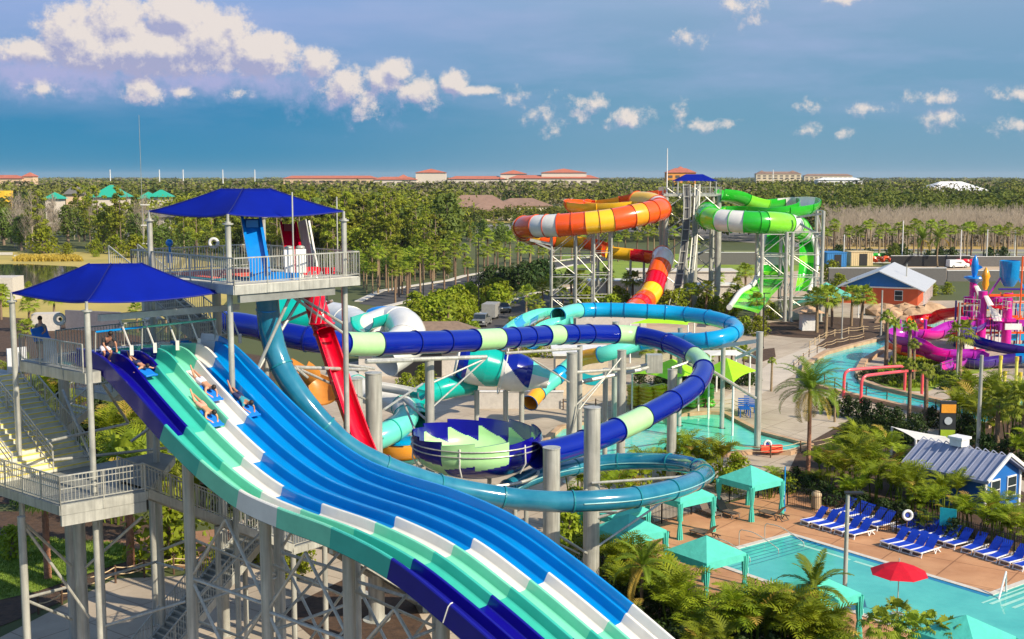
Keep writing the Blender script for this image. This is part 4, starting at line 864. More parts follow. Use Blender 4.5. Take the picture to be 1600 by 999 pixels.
# roads
sheet('entry_road', [(560, 475), (596, 456), (703, 440), (724, 434), (860, 411), (1000, 394), (1000, 400), (860, 421), (790, 436), (757, 444), (655, 466), (600, 480)], .03, asphalt)
sheet('entry_road', [(600, 492), (670, 466), (760, 448), (800, 447), (730, 465), (680, 485), (660, 500), (600, 505)], .034, asphalt)
sheet('service_drive', [(730, 520), (745, 494), (770, 480), (800, 468), (850, 457), (900, 450), (900, 470), (860, 480), (800, 495), (790, 520)], .03, asphalt)
def kerb(name, px, w=.3, h=.15, m=kerbm):
    pts = [V((*q, 0)) for q in gp(*px)]; mb = MB()
    for a, b in zip(pts, pts[1:]): mb.beam(a + V((0, 0, h / 2 + .02)), b + V((0, 0, h / 2 + .02)), w, h)
    return struct(name, mb, m)
kerb('road_kerb', [(560, 472), (596, 455), (703, 438.5), (724, 432), (860, 409.5), (1000, 393)], 1.4); kerb('road_kerb', [(600, 481), (655, 467), (757, 445), (791, 437), (860, 422), (900, 414)], 1.2)
kerb('road_kerb', [(792, 477), (800, 470), (825, 461), (850, 456), (900, 449)], .8); kerb('road_kerb', [(735, 502), (745, 495), (755, 487)], .6)
mb = MB(); a, b = G(665, 472), G(720, 455); mb.beam(a + V((0, 0, .04)), b + V((0, 0, .04)), .3, .01)
for i in range(6): a = G(640 + i * 35, 452 - i * 5.3); b = G(650 + i * 35, 450.5 - i * 5.3); mb.beam(a + V((0, 0, .045)), b + V((0, 0, .045)), .25, .01)
struct('road_marking', mb, paint)
sheet('verge_lawn', [(880, 398), (1290, 396), (1290, 428), (1150, 432), (900, 446), (860, 425)], .024, grassm)
sheet('sandy_lot', [(1150, 432), (1310, 418), (1900, 412), (1900, 440), (1310, 437), (1150, 452)], .03, dirt)
sheet('sandy_lot', [(880, 445), (1300, 440), (1300, 452), (1180, 478), (1000, 480), (860, 470)], .025, dirt)
sheet('overflow_road', [(700, 352), (950, 350), (1900, 388), (1900, 396), (1290, 390), (950, 360), (700, 364)], .03, mat('pale_asphalt', (.22, .21, .20), .9, 0, .15, .05))
sheet('dry_field', [(690, 338), (900, 340), (900, 347), (690, 350)], .03, hay)
sheet('dry_field', [(1285, 376), (1900, 380), (1900, 391), (1285, 389)], .036, mat('golden_grass', (.36, .22, .05), .95, 0, .3, .05, col2=(.46, .34, .10)))
sheet('parking_lot', [(1130, 392), (1900, 397), (1900, 412), (1310, 417), (1150, 412)], .03, mat('green_verge', (.12, .16, .04), .95, 0, .3, .05, col2=(.24, .24, .08)))
for i, (y, x0, x1) in enumerate(((394.5, 1290, 1900), (401, 1295, 1560), (406, 1320, 1900), (411, 1300, 1500))): kerb('parking_kerb', [(x0, y), (x1, y)], 1.6, .12)
sheet('parking_aisle', [(1295, 396.5), (1900, 396.5), (1900, 400), (1295, 400)], .06, mat('pale_asphalt', (.22, .21, .20), .9))
# ================================================================== small builders
def boxhouse(name, label, cat, px, py, Yb, w, d, hw, hr, rz, wallm, roofm, over=.5, gable=True, loc=None, group=None):
    p = G(px, py) if loc is None else V(loc); t = thing(name, label, cat, (p.x, p.y, 0), group, rz)
    MB().box((0, 0, hw / 2), (w, d, hw)).build('wall', wallm, t, world=False)
    W2, D2_ = w / 2 + over, d / 2 + over; mb = MB()
    if gable:   # ridge along local y
        th = .18
        for s in (-1, 1):
            a = [(s * W2, -D2_, hw - over * hr / (w / 2)), (s * W2, D2_, hw - over * hr / (w / 2)), (0, D2_, hw + hr), (0, -D2_, hw + hr)]
            vs = [V(q) for q in a] + [V(q) + V((0, 0, th)) for q in a]
            mb.add(vs, [(0, 1, 2, 3), (7, 6, 5, 4), (0, 4, 5, 1), (1, 5, 6, 2), (2, 6, 7, 3), (3, 7, 4, 0)])
        g = MB(); 
        for s in (-1, 1): MB().add([(-w / 2, s * (d / 2 - .01), hw), (w / 2, s * (d / 2 - .01), hw), (0, s * (d / 2 - .01), hw + hr)], [(0, 1, 2)]).build('gable', wallm, t, world=False)
    else:       # hip
        r = max(0, (D2_ - W2)) if d > w else 0; rx = max(0, W2 - D2_)
        e = [(-W2, -D2_, hw), (W2, -D2_, hw), (W2, D2_, hw), (-W2, D2_, hw)]; q0 = (-rx, -r, hw + hr); q1 = (rx, r, hw + hr)
        if d > w: mb.add(e + [q0, q1], [(0, 1, 4), (1, 2, 5, 4), (2, 3, 5), (3, 0, 4, 5), (3, 2, 1, 0)])
        elif w > d: mb.add(e + [q0, q1], [(0, 1, 5, 4), (1, 2, 5), (2, 3, 4, 5), (3, 0, 4), (3, 2, 1, 0)])
        else: mb.add(e + [(0, 0, hw + hr)], [(0, 1, 4), (1, 2, 4), (2, 3, 4), (3, 0, 4), (3, 2, 1, 0)])
    mb.build('roof', roofm, t, world=False); return t
def window(t, x, y, z, w, h, rz, glass=None, fr=None):
    mb = MB(); c, s = math.cos(rz), math.sin(rz)
    mb.box((x, y, z), (w + .16, .10, h + .16), rz); f = mb.build('window', fr or mat('white_trim', (.72, .72, .70), .5), t, world=False)
    MB().box((x + s * .035, y - c * .035, z + h * .26), (w, .09, h * .46), rz).box((x + s * .035, y - c * .035, z - h * .26), (w, .09, h * .46), rz).build('pane', glass or mat('dark_glass', (.02, .03, .04), .08), f, world=False)
metalroof = mat('pale_metal_roof', (.55, .56, .57), .4, .2, .06, 1); trim = mat('white_trim', (.72, .72, .70), .5)
orangew = mat('orange_siding', (.62, .10, .03), .7, 0, .12, .8); bluew = mat('blue_siding', (.005, .12, .42), .6, 0, .1, 1)
# orange and blue house at the back
hc = V((66.6, 215.5, 0)); hr_ = -.41
t = boxhouse('service_house', 'orange and blue park building with a broad pale metal gable roof', 'building', 0, 0, 0, 12.6, 21, 2.9, 2.7, hr_, orangew, metalroof, 1.2, loc=hc)
g = MB().add([(-6.3, -10.53, 2.9), (6.3, -10.53, 2.9), (0, -10.53, 5.6)], [(0, 1, 2)]).build('gable', bluew, t, world=False)
MB().box((0, -10.56, 2.9), (12.6, .1, .22)).build('fascia', trim, t, world=False); window(t, 3.2, -10.55, 1.6, 1.2, 1.6, 0); window(t, -3, -10.55, 1.6, 1.2, 1.6, 0)
mb = MB(); 
for k in range(7): mb.box((7.2, -9.5 + k * 3.2, 1.3), (.25, .25, 2.7))
mb.build('porch_post', trim, t, world=False)
# snack hut by the pool
hc = G(1508, 790); hutm = mat('blue_metal_roof', (.30, .33, .44), .4, .2, .08, 1)
t = boxhouse('pool_hut', 'bright blue hut with a blue-grey ribbed gable roof behind the blue loungers', 'hut', 0, 0, 0, 4.0, 5.6, 2.4, 1.1, rad(37), bluew, hutm, .45, loc=V((30.2, 79.5, 0)))
mb = MB()
for s in (-1, 1):
    for k in range(12): y = -3.2 + k * .58; mb.beam((s * 2.4, y, 2.5 - .25 + .2), (0, y, 3.65 + .2), .05, .05)
mb.build('roof_rib', hutm, t, world=False)
mb = MB(); 
for s in (-1, 1): mb.beam((s * 2.5, -3.28, 2.36), (0, -3.28, 3.8), .12, .22)
mb.build('bargeboard', trim, t, world=False); MB().box((.1, .5, 3.95), (.9, .9, .5)).box((.1, .5, 4.25), (1.1, 1.1, .16)).build('roof_vent', mat('white_enamel', (.78, .78, .76), .35), t, world=False)
mb = MB(); [mb.box((x, -2.84, 1.25), (.22, .1, 2.5)) for x in (-2, 2)]; mb.build('corner_trim', trim, t, world=False); window(t, -.9, -2.83, 1.5, .9, 1.2, 0); window(t, 1.0, -2.83, 1.5, .9, 1.2, 0)
# white sail
def sail(name, label, pts, m, cat='shade sail', zfix=None, posts=True, sag=.5, group=None, peak=None):
    P = [V(p) for p in pts]; c = sum(P, V()) / len(P); t = thing(name, label, cat, (c.x, c.y, 0), group); n = len(P); mb = MB(); N_ = 8
    cz = V((c.x, c.y, c.z - sag)) if peak is None else V((c.x, c.y, peak))
    for i in range(n):
        a, b = P[i], P[(i + 1) % n]; rows = []
        for k in range(N_ + 1):
            u = k / N_; e = a.lerp(b, u); q = 4 * u * (1 - u); e = e.lerp(cz, .10 * q); rows.append([e.lerp(cz, v / 5) for v in range(6)])
        mb.add([p for r in rows for p in r], [(x * 6 + y, x * 6 + y + 1, (x + 1) * 6 + y + 1, (x + 1) * 6 + y) for x in range(N_) for y in range(5)])
    mb.build('cloth', m, t, smooth=40)
    if posts:
        for p in P: MB().cyl((p.x, p.y, 0), (p.x, p.y, p.z), .09, n=10).build('post', trim, t, smooth=40)
    return t
sail('shade_sail', 'white fabric sail between white poles above the blue hut', [PY(1394, 667, 93), PY(1431, 687, 88), PY(1518, 700, 86), PY(1476, 682, 93)], fabwhite, sag=.1)
def limec(px0, px1, px2, px3, lab, pk): return sail('lime_canopy', lab, [px0, px1, px2, px3], fablime, cat='shade canopy', peak=pk, group='lime canopies by the lagoon')
limec(PY(988, 584, 109), PY(1045, 594, 100), PY(1108, 586, 107), PY(1060, 576, 120), 'lime green canopy above the stacked yellow rafts', 5.2)
limec(PY(1092, 584, 110), PY(1146, 598, 100), PY(1184, 580, 110), PY(1120, 574, 121), 'lime green canopy right of the lime tube joint', 5.1)
sail('lime_canopy', 'lime green canopy glimpsed between the cyan and navy tubes', [PY(985, 506, 140), PY(1000, 503, 150), PY(1085, 504, 150), PY(1075, 508, 140)], fablime, cat='shade canopy', peak=5.2, group='lime canopies by the lagoon')
sail('white_canopy', 'white fabric canopy below the bend of the cyan tube', [PY(1090, 548, 122), PY(1110, 556, 116), PY(1172, 557, 120), PY(1150, 547, 128)], fabwhite, cat='shade canopy', sag=-.3)
sail('green_canopy', 'sea green fabric canopy behind the palms beside the green slide frame', [PY(1236, 478, 182), PY(1290, 470, 176), PY(1342, 466, 186), PY(1290, 458, 205)], fabgreen, cat='shade canopy', peak=5.4)
# kiosk umbrella
p = G(1262, 516); t = thing('kiosk', 'small kiosk with a tan pyramid roof beside the plaza', 'kiosk', (p.x, p.y, 0)); MB().box((p.x, p.y, 1.2), (2.0, 2.0, 2.4)).build('wall', trim, t); MB().add([(p.x - 2, p.y - 2, 2.6), (p.x + 2, p.y - 2, 2.6), (p.x + 2, p.y + 2, 2.6), (p.x - 2, p.y + 2, 2.6), (p.x, p.y, 3.7)], [(0, 1, 4), (1, 2, 4), (2, 3, 4), (3, 0, 4), (3, 2, 1, 0)]).build('roof', mat('tan_canvas', (.55, .36, .22), .8), t)
# cabanas
def cabana(p, label, rz=rad(37), sz=2.9, chairs=False):
    p = V(p); t = thing('cabana', label, 'cabana', (p.x, p.y, 0), 'aqua canvas cabanas round the pool', rz); h = sz / 2; mb = MB(); ez = 2.35
    mb.add([(-h, -h, ez), (h, -h, ez), (h, h, ez), (-h, h, ez), (0, 0, 3.2)], [(0, 1, 4), (1, 2, 4), (2, 3, 4), (3, 0, 4)]); mb.build('roof', fabteal, t, world=False)
    mb = MB(); c = [(-h, -h), (h, -h), (h, h), (-h, h)]
    for i in range(4):
        a, b = c[i], c[(i + 1) % 4]; n = 10
        for k in range(n):
            u0, u1 = k / n, (k + 1) / n; q0 = (a[0] + (b[0] - a[0]) * u0, a[1] + (b[1] - a[1]) * u0); q1 = (a[0] + (b[0] - a[0]) * u1, a[1] + (b[1] - a[1]) * u1)
            mb.add([(*q0, ez), (*q1, ez), (q1[0] * 1.01, q1[1] * 1.01, ez - .38), (q0[0] * 1.01, q0[1] * 1.01, ez - .38)], [(0, 3, 2, 1)])
    mb.build('valance', fabteal, t, world=False)
    for (x, y) in c:
        mb = MB(); x *= .97; y *= .97; n = 10; prof = [(.20, ez - .1), (.16, 1.5), (.10, 1.05), (.17, .5), (.20, .04)]; vs = []; fs = []
        for r, z in prof:
            for i in range(n * 2): a = math.pi * i / n; rr_ = r * (1 if i % 2 else .72); vs.append((x + rr_ * math.cos(a), y + rr_ * math.sin(a), z))
        m_ = n * 2
        for j in range(len(prof) - 1):
            for i in range(m_): k = (i + 1) % m_; fs.append((j * m_ + i, (j + 1) * m_ + i, (j + 1) * m_ + k, j * m_ + k))
        mb.add(vs, fs); mb.build('curtain', fabteal, t, world=False)
    MB().box((h + .06, -h + .1, 1.45), (.03, .42, .28)).build('sign_plate', mat('pale_aqua', (.35, .72, .66), .5), t, world=False); MB().box((h + .06, -h + .1, 1.1), (.03, .34, .14)).build('sign_plate', trim, t, world=False)
    return t
def cab(px, py, label):      # px,py = foot of the corner nearest the camera (local +x -y ... )
    q = G(px, py); h = 2.9 / 2; c, s = math.cos(rad(37)), math.sin(rad(37)); off_ = V((-h * c + h * s * -1 * -1, -h * s - h * c, 0)); return q
def cabc(px, py, label, which=(-1, -1)):
    q = G(px, py); h = 1.45; c, s = math.cos(rad(37)), math.sin(rad(37)); x, y = which[0] * h, which[1] * h
    return cabana(q - V((x * c - y * s, x * s + y * c, 0)), label)
cabc(1174, 817, 'aqua cabana farthest right, beside the blue pole at the garden fence')
cabc(1062, 845, 'aqua cabana second from the back, under the bend of the teal tube loop')
cabc(955, 872, 'aqua cabana half hidden behind the two thick steel columns, in the back row')
cabc(1103, 952, 'aqua cabana with its whole pyramid roof showing among the front palms')
cabc(1343, 1003, 'aqua cabana partly hidden by palms at the near pool corner', (1, -1))
cabana(G(985, 900) + V((0, 1, 0)), 'aqua cabana whose curved roof pokes above the palms beside the tall column')
cabana(V((19.2, 49.6, 0)), 'aqua cabana cut off by the bottom edge, in front of the pool')
# loungers
def lounger(loc, label, m, frm, rz, group, dark=False):
    t = thing('sun_lounger', label, 'sun lounger', loc, group, rz)  # local +x towards the head
    mb = MB()
    for y in (-.32, .32):
        mb.beam((0, y, .30), (1.95, y, .30), .05, .06); mb.beam((.12, y, .3), (.02, y, 0), .05); mb.beam((1.25, y, .3), (1.40, y, .0), .05); mb.beam((1.40, y, 0), (1.55, y, .3), .05); mb.beam((1.6, y, .3), (1.9, y, .02), .05)
    mb.beam((0, -.32, .3), (0, .32, .3), .05, .06); mb.beam((.02, -.32, .05), (.02, .32, .05), .04); mb.beam((1.9, -.32, .05), (1.9, .32, .05), .04); mb.build('frame', frm, t, world=False)
    mb = MB(); nn = 8; vs = []
    for i in range(nn + 1): u = i / nn; vs += [(.02 + 1.2 * u, -.30, .335 - .03 * math.sin(u * math.pi)), (.02 + 1.2 * u, .30, .335 - .03 * math.sin(u * math.pi))]
    mb.add(vs, [(2 * i, 2 * i + 2, 2 * i + 3, 2 * i + 1) for i in range(nn)]); mb.build('seat', m, t, world=False)
    mb = MB(); vs = []
    for i in range(nn + 1): u = i / nn; vs += [(1.22 + .62 * u, -.30, .33 + .62 * u + .03 * math.sin(u * 3.1)), (1.22 + .62 * u, .30, .33 + .62 * u + .03 * math.sin(u * 3.1))]
    mb.add(vs, [(2 * i, 2 * i + 2, 2 * i + 3, 2 * i + 1) for i in range(nn)]); mb.build('backrest', m, t, world=False); return t
slb = mat('royal_blue_sling', (.004, .05, .52), .6, 0, .15, 4, transl=.1); whp = mat('white_resin', (.78, .78, .77), .4); brs = mat('brown_sling', (.12, .085, .06), .7); brf = mat('bronze_frame', (.16, .12, .09), .5)
ordn = ['first', 'second', 'third', 'fourth', 'fifth', 'sixth', 'seventh']
L0 = lounger((0, 0, 0), 'x', slb, whp, 0, 'blue sun loungers beside the pool'); used = [False]
def place_l(p, label, rz=rad(34)):
    global L0
    if not used[0]: L0.location = p; L0.rotation_euler.z = rz; L0['label'] = label; used[0] = True; return L0
    return dup(L0, p, rz, label=label)
def row(pa, pb, n, f):
    a, b = G(*pa), G(*pb)
    for i in range(n): p = a.lerp(b, i / max(1, n - 1)); place_l(V((p.x, p.y, .05)), f(i), rad(34 + R.uniform(-5, 5)))
row((1256, 823), (1327, 843), 5, lambda i: f'blue lounger, {ordn[i]} from the left in the front row nearest the cabanas')
row((1302, 808), (1363, 830), 5, lambda i: f'blue lounger, {ordn[i]} from the left in the back row nearest the cabanas')
row((1381, 857), (1431, 872), 4, lambda i: f'blue lounger, {ordn[i]} from the left in the middle cluster front row by the pool edge')
row((1401, 834), (1483, 859), 6, lambda i: f'blue lounger, {ordn[i]} from the left in the middle cluster back row near the aqua board')
row((1509, 867), (1589, 893), 5, lambda i: f'blue lounger, {ordn[i]} from the left in the row at the right edge')
D0 = lounger(tuple(G(1085, 812)[:2]) + (.05,), 'brown lounger left inside the farthest right cabana', brs, brf, rad(120), 'brown loungers in the cabanas')
for (px, py, r_, lab) in ((1190, 806, -50, 'brown lounger right inside the farthest right cabana'), (1040, 842, 122, 'brown lounger left under the second cabana by the loop'), (1083, 836, -52, 'brown lounger right under the second cabana by the loop'), (1150, 812, 120, 'brown lounger in the middle of the farthest right cabana')):
    q = G(px, py); dup(D0, (q.x, q.y, .05), rad(r_), label=lab)
D0.location = (G(1122, 812).x, G(1122, 812).y, .05); D0['label'] = 'brown lounger just outside the farthest right cabana, on its left'
# red umbrella
p = G(1402, 962); t = thing('parasol', 'red octagonal parasol at the near edge of the swimming pool', 'parasol', (p.x, p.y, .05)); 
MB().cyl((p.x, p.y, .05), (p.x, p.y, 2.85), .03, n=8).cyl((p.x, p.y, .05), (p.x, p.y, .12), .3, n=14).build('pole', steel, t, smooth=40)
mb = MB(); n = 8; pr_ = [(0.02, 2.75), (.8, 2.5), (1.42, 2.18)]; 
for k in range(n):
    a0, a1 = 2 * math.pi * k / n + .2, 2 * math.pi * (k + 1) / n + .2
    for (r0, z0), (r1_, z1_) in zip(pr_, pr_[1:]): mb.add([(p.x + r0 * math.cos(a0), p.y + r0 * math.sin(a0), z0), (p.x + r1_ * math.cos(a0), p.y + r1_ * math.sin(a0), z1_), (p.x + r1_ * math.cos(a1), p.y + r1_ * math.sin(a1), z1_), (p.x + r0 * math.cos(a1), p.y + r0 * math.sin(a1), z0)], [(0, 1, 2, 3)])
mb.build('umbrella_canopy', mat('red_canvas', (.62, .0, .02), .8, transl=.2), t)
mb = MB(); [mb.cyl((p.x, p.y, 2.6), (p.x + 1.4 * math.cos(2 * math.pi * k / n + .2), p.y + 1.4 * math.sin(2 * math.pi * k / n + .2), 2.14), .012, n=5) for k in range(n)]; mb.build('umbrella_rib', steel, t); MB().cyl((p.x, p.y, 2.72), (p.x, p.y, 2.92), .035, n=6).build('finial', steel, t)
# poles and lamps
def pole(px, py, h, r, label, name='lamp_post', head=True, m=None, cat='lamp post', loc=None, group=None, hm=None):
    p = G(px, py) if loc is None else V(loc); t = thing(name, label, cat, (p.x, p.y, 0), group); MB().cyl((p.x, p.y, 0), (p.x, p.y, h), r, r * .8, 10).cyl((p.x, p.y, 0), (p.x, p.y, .25), r * 1.8, n=10).build('pole', m or post, t, smooth=40)
    if head: MB().box((p.x + .3, p.y, h + .04), (.9, .3, .09)).build('lamp_head', hm or darkmat, t)
    return t
pole(1320, 955, 5.9, .12, 'pale square-topped lamp post rising beside the swimming pool', loc=G(1319, 950)); pole(1527, 715, 8.0, .16, 'tall pale lamp post without a visible head near the hut and river', head=False); pole(1376, 531, 6.6, .13, 'slim lamp post on the river bank beside the cabbage palms', head=False)
pole(1315, 530, 5.5, .1, 'lamp post in front of the orange house and sea green canopy', loc=G(1315, 530)); pole(1415, 470, 6.5, .12, 'lamp post in front of the orange house gable'); pole(1495, 590, 8.2, .14, 'grey lamp post in front of the purple slides', head=False)
pole(1252, 795, 3.0, .06, 'short blue pole at the garden fence beside the farthest cabana', name='pole', head=False, m=sky, cat='pole', loc=G(1225, 800)); pole(1138, 528, 7, .08, 'black lamp post on the plaza near the cyan bend', m=darkmat, loc=G(1192, 545))
for i, (x, y, h) in enumerate(((748, 492, 12), (744, 470, 10), (511, 470, 3.5), (860, 520, 5), (662, 495, 9))): pole(x, y, h, .09, ('tall thin black lamp post beside the truck', 'thin lamp post beyond the truck', 'short lamp right of the high platform', 'short lamp post beside the drive', 'lamp post at the dark road bend')[i], m=darkmat, hm=darkmat)
for i, x in enumerate((1409, 1500, 1541, 1318, 1585, 1233)): pole(x, (416, 418, 412, 410, 400, 415)[i], (11, 9, 8.5, 7, 7, 8)[i], .14, ('white mast behind the orange house ridge', 'white mast behind the blue dolphin figure', 'white mast by the tipping bucket', 'white mast near the blue container', 'white mast at the right edge', 'white mast behind the green slide frame')[i], name='mast', m=trim, head=False, cat='mast')
mb = None
p = G(222, 600); t = thing('radio_mast', 'very tall thin radio mast on the far left', 'mast', (PY(217, 400, 330).x, 330, 0)); q = PY(217, 180, 330)
MB().cyl((q.x, 330, 0), (q.x, 330, q.z), .12, .05, 6).build('mast_shaft', steeldark, t)
for z in (3.5, 8.5, 14): MB().box((q.x + .8, 330, z), (2.4, .5, .25)).build('cross_arm', trim, t)
# black picket fences
def picket(name, label, pts, h=1.4, m=darkmat, sp=.14, cat='fence', rails=(.15, .92), r=.018, posts=2.2):
    P = [V(p) for p in pts]; c = P[0]; t = thing(name, label, cat, (c.x, c.y, 0)); mb = MB(); mp = MB()
    for a, b in zip(P, P[1:]):
        Ln = (b - a).length; k = max(1, int(Ln / sp))
        for rl_ in rails: mb.beam(a + V((0, 0, h * rl_)), b + V((0, 0, h * rl_)), r * 1.6)
        for i in range(k): p = a.lerp(b, i / k); mb.beam(p + V((0, 0, .05)), p + V((0, 0, h)), r)
        k = max(1, int(Ln / posts))
        for i in range(k + 1): p = a.lerp(b, i / k); MB().beam(p, p + V((0, 0, h + .06)), .07).build('fence_post', m, t)
    mb.build('picket_panel', m, t); return t
picket('metal_fence', 'black metal picket fence behind the blue loungers', [G(1230, 790), G(1290, 805), G(1400, 836), G(1480, 842), G(1640, 892)], 1.5)
picket('metal_fence', 'black metal picket fence along the near palm bed', [G(915, 900), G(975, 925), G(1050, 968), G(1120, 1010), G(1180, 1060)], 1.5)
picket('metal_fence', 'black metal picket fence behind the cabanas', [G(985, 835), G(1080, 805), G(1140, 785), G(1228, 772)], 1.5)
def ropefence(label, px, n, h=1.0, m=brown):
    P = [G(*q) for q in px]; P = smoothpath(P, .5); t = thing('rope_fence', label, 'fence', (P[0].x, P[0].y, 0)); mb = MB(); idx = [round(i * (len(P) - 1) / (n - 1)) for i in range(n)]
    for i in idx: MB().cyl(P[i], P[i] + V((0, 0, h)), .06, n=7).build('fence_post', m, t)
    for a, b in zip(idx, idx[1:]):
        for hh in (.9, .55): mb.pipe([P[a].lerp(P[b], u) + V((0, 0, h * hh - .5 * u * (1 - u))) for u in (0, .25, .5, .75, 1)], .03, 5)
    mb.build('rope', rope, t); return t
ropefence('rope and post fence along the lower walkway under the slides', [(60, 960), (120, 935), (180, 912), (250, 900), (300, 895), (420, 880)], 9)
ropefence('rope and post fence beside the river under the red pipes', [(1288, 600), (1320, 612), (1360, 622), (1440, 636), (1530, 655)], 9)
ropefence('rope and post fence on the left bank of the river', [(1240, 580), (1262, 560), (1300, 543), (1350, 532)], 9)
ropefence('rope fence around the raft storage', [(985, 660), (1030, 645), (1090, 638), (1150, 640), (1180, 655)], 8)
ropefence('zigzag rope fence in the palm bed before the plaza', [(1265, 545), (1290, 530), (1330, 522), (1380, 518)], 8, m=rope)
ropefence('white rope fence at the lagoon corner', [(1140, 712), (1180, 718), (1242, 710), (1300, 700)], 4)
ropefence('long rope fence on the walk below the lagoon canopies', [(880, 640), (940, 640), (985, 648)], 6)
# pool handrails
for i, (x, y) in enumerate(((1110, 868), (1155, 855), (1195, 845))):
    p = G(x, y); q = p + V((2.0, -1.4, 0)); t = thing('pool_handrail', f'curved steel handrail over the pool steps, {ordn[i]} from the left', 'handrail', (p.x, p.y, .05)); MB().pipe(smoothpath([p + V((0, 0, .05)), p + V((0, 0, .95)), p + V((.25, -.15, 1.05)), p + V((.9, -.6, .95)), q + V((0, 0, .3)), q + V((0, 0, .05))], .15), .025, 6).build('rail', steel, t, smooth=40)
p = G(1560, 938); t = thing('pool_handrail', 'straight white handrail at the right pool steps', 'handrail', (p.x, p.y, .05)); MB().pipe([p, p + V((.7, .9, 1.2)), p + V((.8, 1.0, .1))], .05, 6).build('rail', trim, t)
# trash bin, board, life rings, tall sign
p = G(1275, 798); t = thing('litter_bin', 'tan stone litter bin with a domed lid by the garden fence', 'litter bin', (p.x, p.y, .05)); MB().lathe((p.x, p.y, .05), [(.30, 0), (.33, .1), (.30, .9), (.34, .95), (.0, .95)], 16).build('body', mat('tan_aggregate', (.45, .33, .20), .9, 0, .3, 20), t, smooth=40); MB().lathe((p.x, p.y, 1.0), [(.34, 0), (.33, .12), (.22, .28), (0, .34)], 16).build('lid', mat('tan_lid', (.48, .36, .22), .6), t, smooth=50)
p = G(1480, 843); t = thing('notice_board', 'plain aqua board on the fence behind the middle loungers', 'board', (p.x, p.y, .05)); MB().box((p.x, p.y, 1.35), (.95, .05, 1.1), -.5).build('board', mat('aqua_panel', (.0, .36, .42), .5), t); MB().cyl((p.x - .3, p.y, .05), (p.x - .3, p.y, .9), .03).cyl((p.x + .3, p.y, .05), (p.x + .3, p.y, .9), .03).build('post', darkmat, t)
for x, y, z, lab in ((1417, 838, 1.3, 'white life ring with a blue centre on the fence between lounger clusters'), (1199, 712, .9, 'white life ring on a post at the lagoon corner')):
    p = G(x, y); t = thing('life_ring', lab, 'life ring', (p.x, p.y, .05)); MB().pipe([(p.x + .26 * math.cos(a), p.y + .03 * math.sin(a), z + .26 * math.sin(a)) for a in [i * math.pi / 10 for i in range(21)]], .09, 8, cap=False).build('ring', trim, t, smooth=60); MB().cyl((p.x, p.y + .02, z), (p.x, p.y + .06, z), .13, n=12).build('badge', mat('badge_blue', (.02, .05, .35), .5), t); MB().cyl((p.x, p.y + .1, 0), (p.x, p.y + .1, z + .2), .04).build('post', brown, t)
p = G(1479, 693); t = thing('menu_sign', 'tall black sign with orange top, pale circle and green base beside the path', 'sign', (p.x, p.y, 0)); MB().box((p.x, p.y, 1.75), (1.25, .3, 3.5), -.1).build('body', mat('sign_dark', (.03, .035, .04), .5), t); MB().box((p.x, p.y - .17, 2.9), (1.15, .05, .7), -.1).build('header', mat('sign_orange', (.85, .35, .03), .5), t); MB().box((p.x, p.y - .17, .75), (1.15, .05, .8), -.1).build('footer', mat('sign_green', (.35, .5, .03), .5), t); MB().cyl((p.x, p.y - .17, 1.9), (p.x, p.y - .2, 1.9), .32, n=20).build('emblem', mat('pale_blue_grey', (.4, .45, .5), .5), t)
p = G(1205, 712); t = thing('float_barrier', 'red rescue board box on the lagoon rim by the tall pole', 'rescue board', (p.x, p.y, .3)); MB().box((p.x, p.y, .55), (1.7, .35, .55), .1).box((p.x - .2, p.y - .19, .6), (.8, .04, .2), .1).build('box', mat('coral_red', (.75, .07, .03), .5), t)
for i, (x, y) in enumerate(((1163, 652), (1172, 648))):
    p = G(x, y); t = thing('lifeguard_chair', ('blue wooden chair at the lagoon edge', 'blue slatted stand behind the blue chair')[i], 'chair', (p.x, p.y, .02)); bb = mat('chair_blue', (.0, .09, .40), .5); mb = MB()
    for k in range(5): mb.box((p.x, p.y + .5, .9 + k * .18), (1.0, .06, .1))
    mb.build('backrest', bb, t); MB().box((p.x, p.y, .8), (1.0, .9, .08)).build('seat', bb, t); mb = MB(); [mb.box((p.x + a, p.y + b, .4), (.08, .08, .8)) for a in (-.45, .45) for b in (-.4, .45)]; mb.build('leg', bb, t)
# rafts: stacked figure-of-eight inner tubes
RAFTS = [('yellow', mat('yellow_vinyl', (.62, .50, .03), .35, coat=.3), 998, 6), ('yellow', None, 1019, 6), ('yellow', None, 1040, 6), ('green', mat('green_vinyl', (.10, .50, .04), .35, coat=.3), 1070, 6), ('green', None, 1098, 6)]
m_ = None; proto = {}
for s, (cn_, mm, px, n) in enumerate(RAFTS):
    if mm: m_ = mm; proto = {}
    for k in range(n):
        p = G(px, 636 + (s % 2) * 2); z = .32 + k * .33; lab = f'{cn_} raft, {("bottom" if k == 0 else "top" if k == n - 1 else ordn[min(k, 6)] + " up")} in the {["leftmost", "second", "third", "fourth", "rightmost"][s]} stack under the lime canopy'
        if not proto:
            t = thing('inflatable_raft', lab, 'raft', (p.x, p.y, z), 'stacked rafts by the lagoon'); mb = MB()
            for dx in (-.55, .55): mb.pipe([(dx * .95 + .42 * math.cos(a), .45 * math.sin(a), .05 * math.sin(a * 2)) for a in [i * math.pi / 8 for i in range(17)]], .2, 8, cap=False)
            mb.build('tube_ring', m_, t, smooth=60, world=False); proto = {0: t}; t.rotation_euler.z = R.uniform(-.2, .2)
        else: dup(proto[0], (p.x + R.uniform(-.1, .1), p.y + R.uniform(-.1, .1), z), R.uniform(-.25, .25), label=lab)
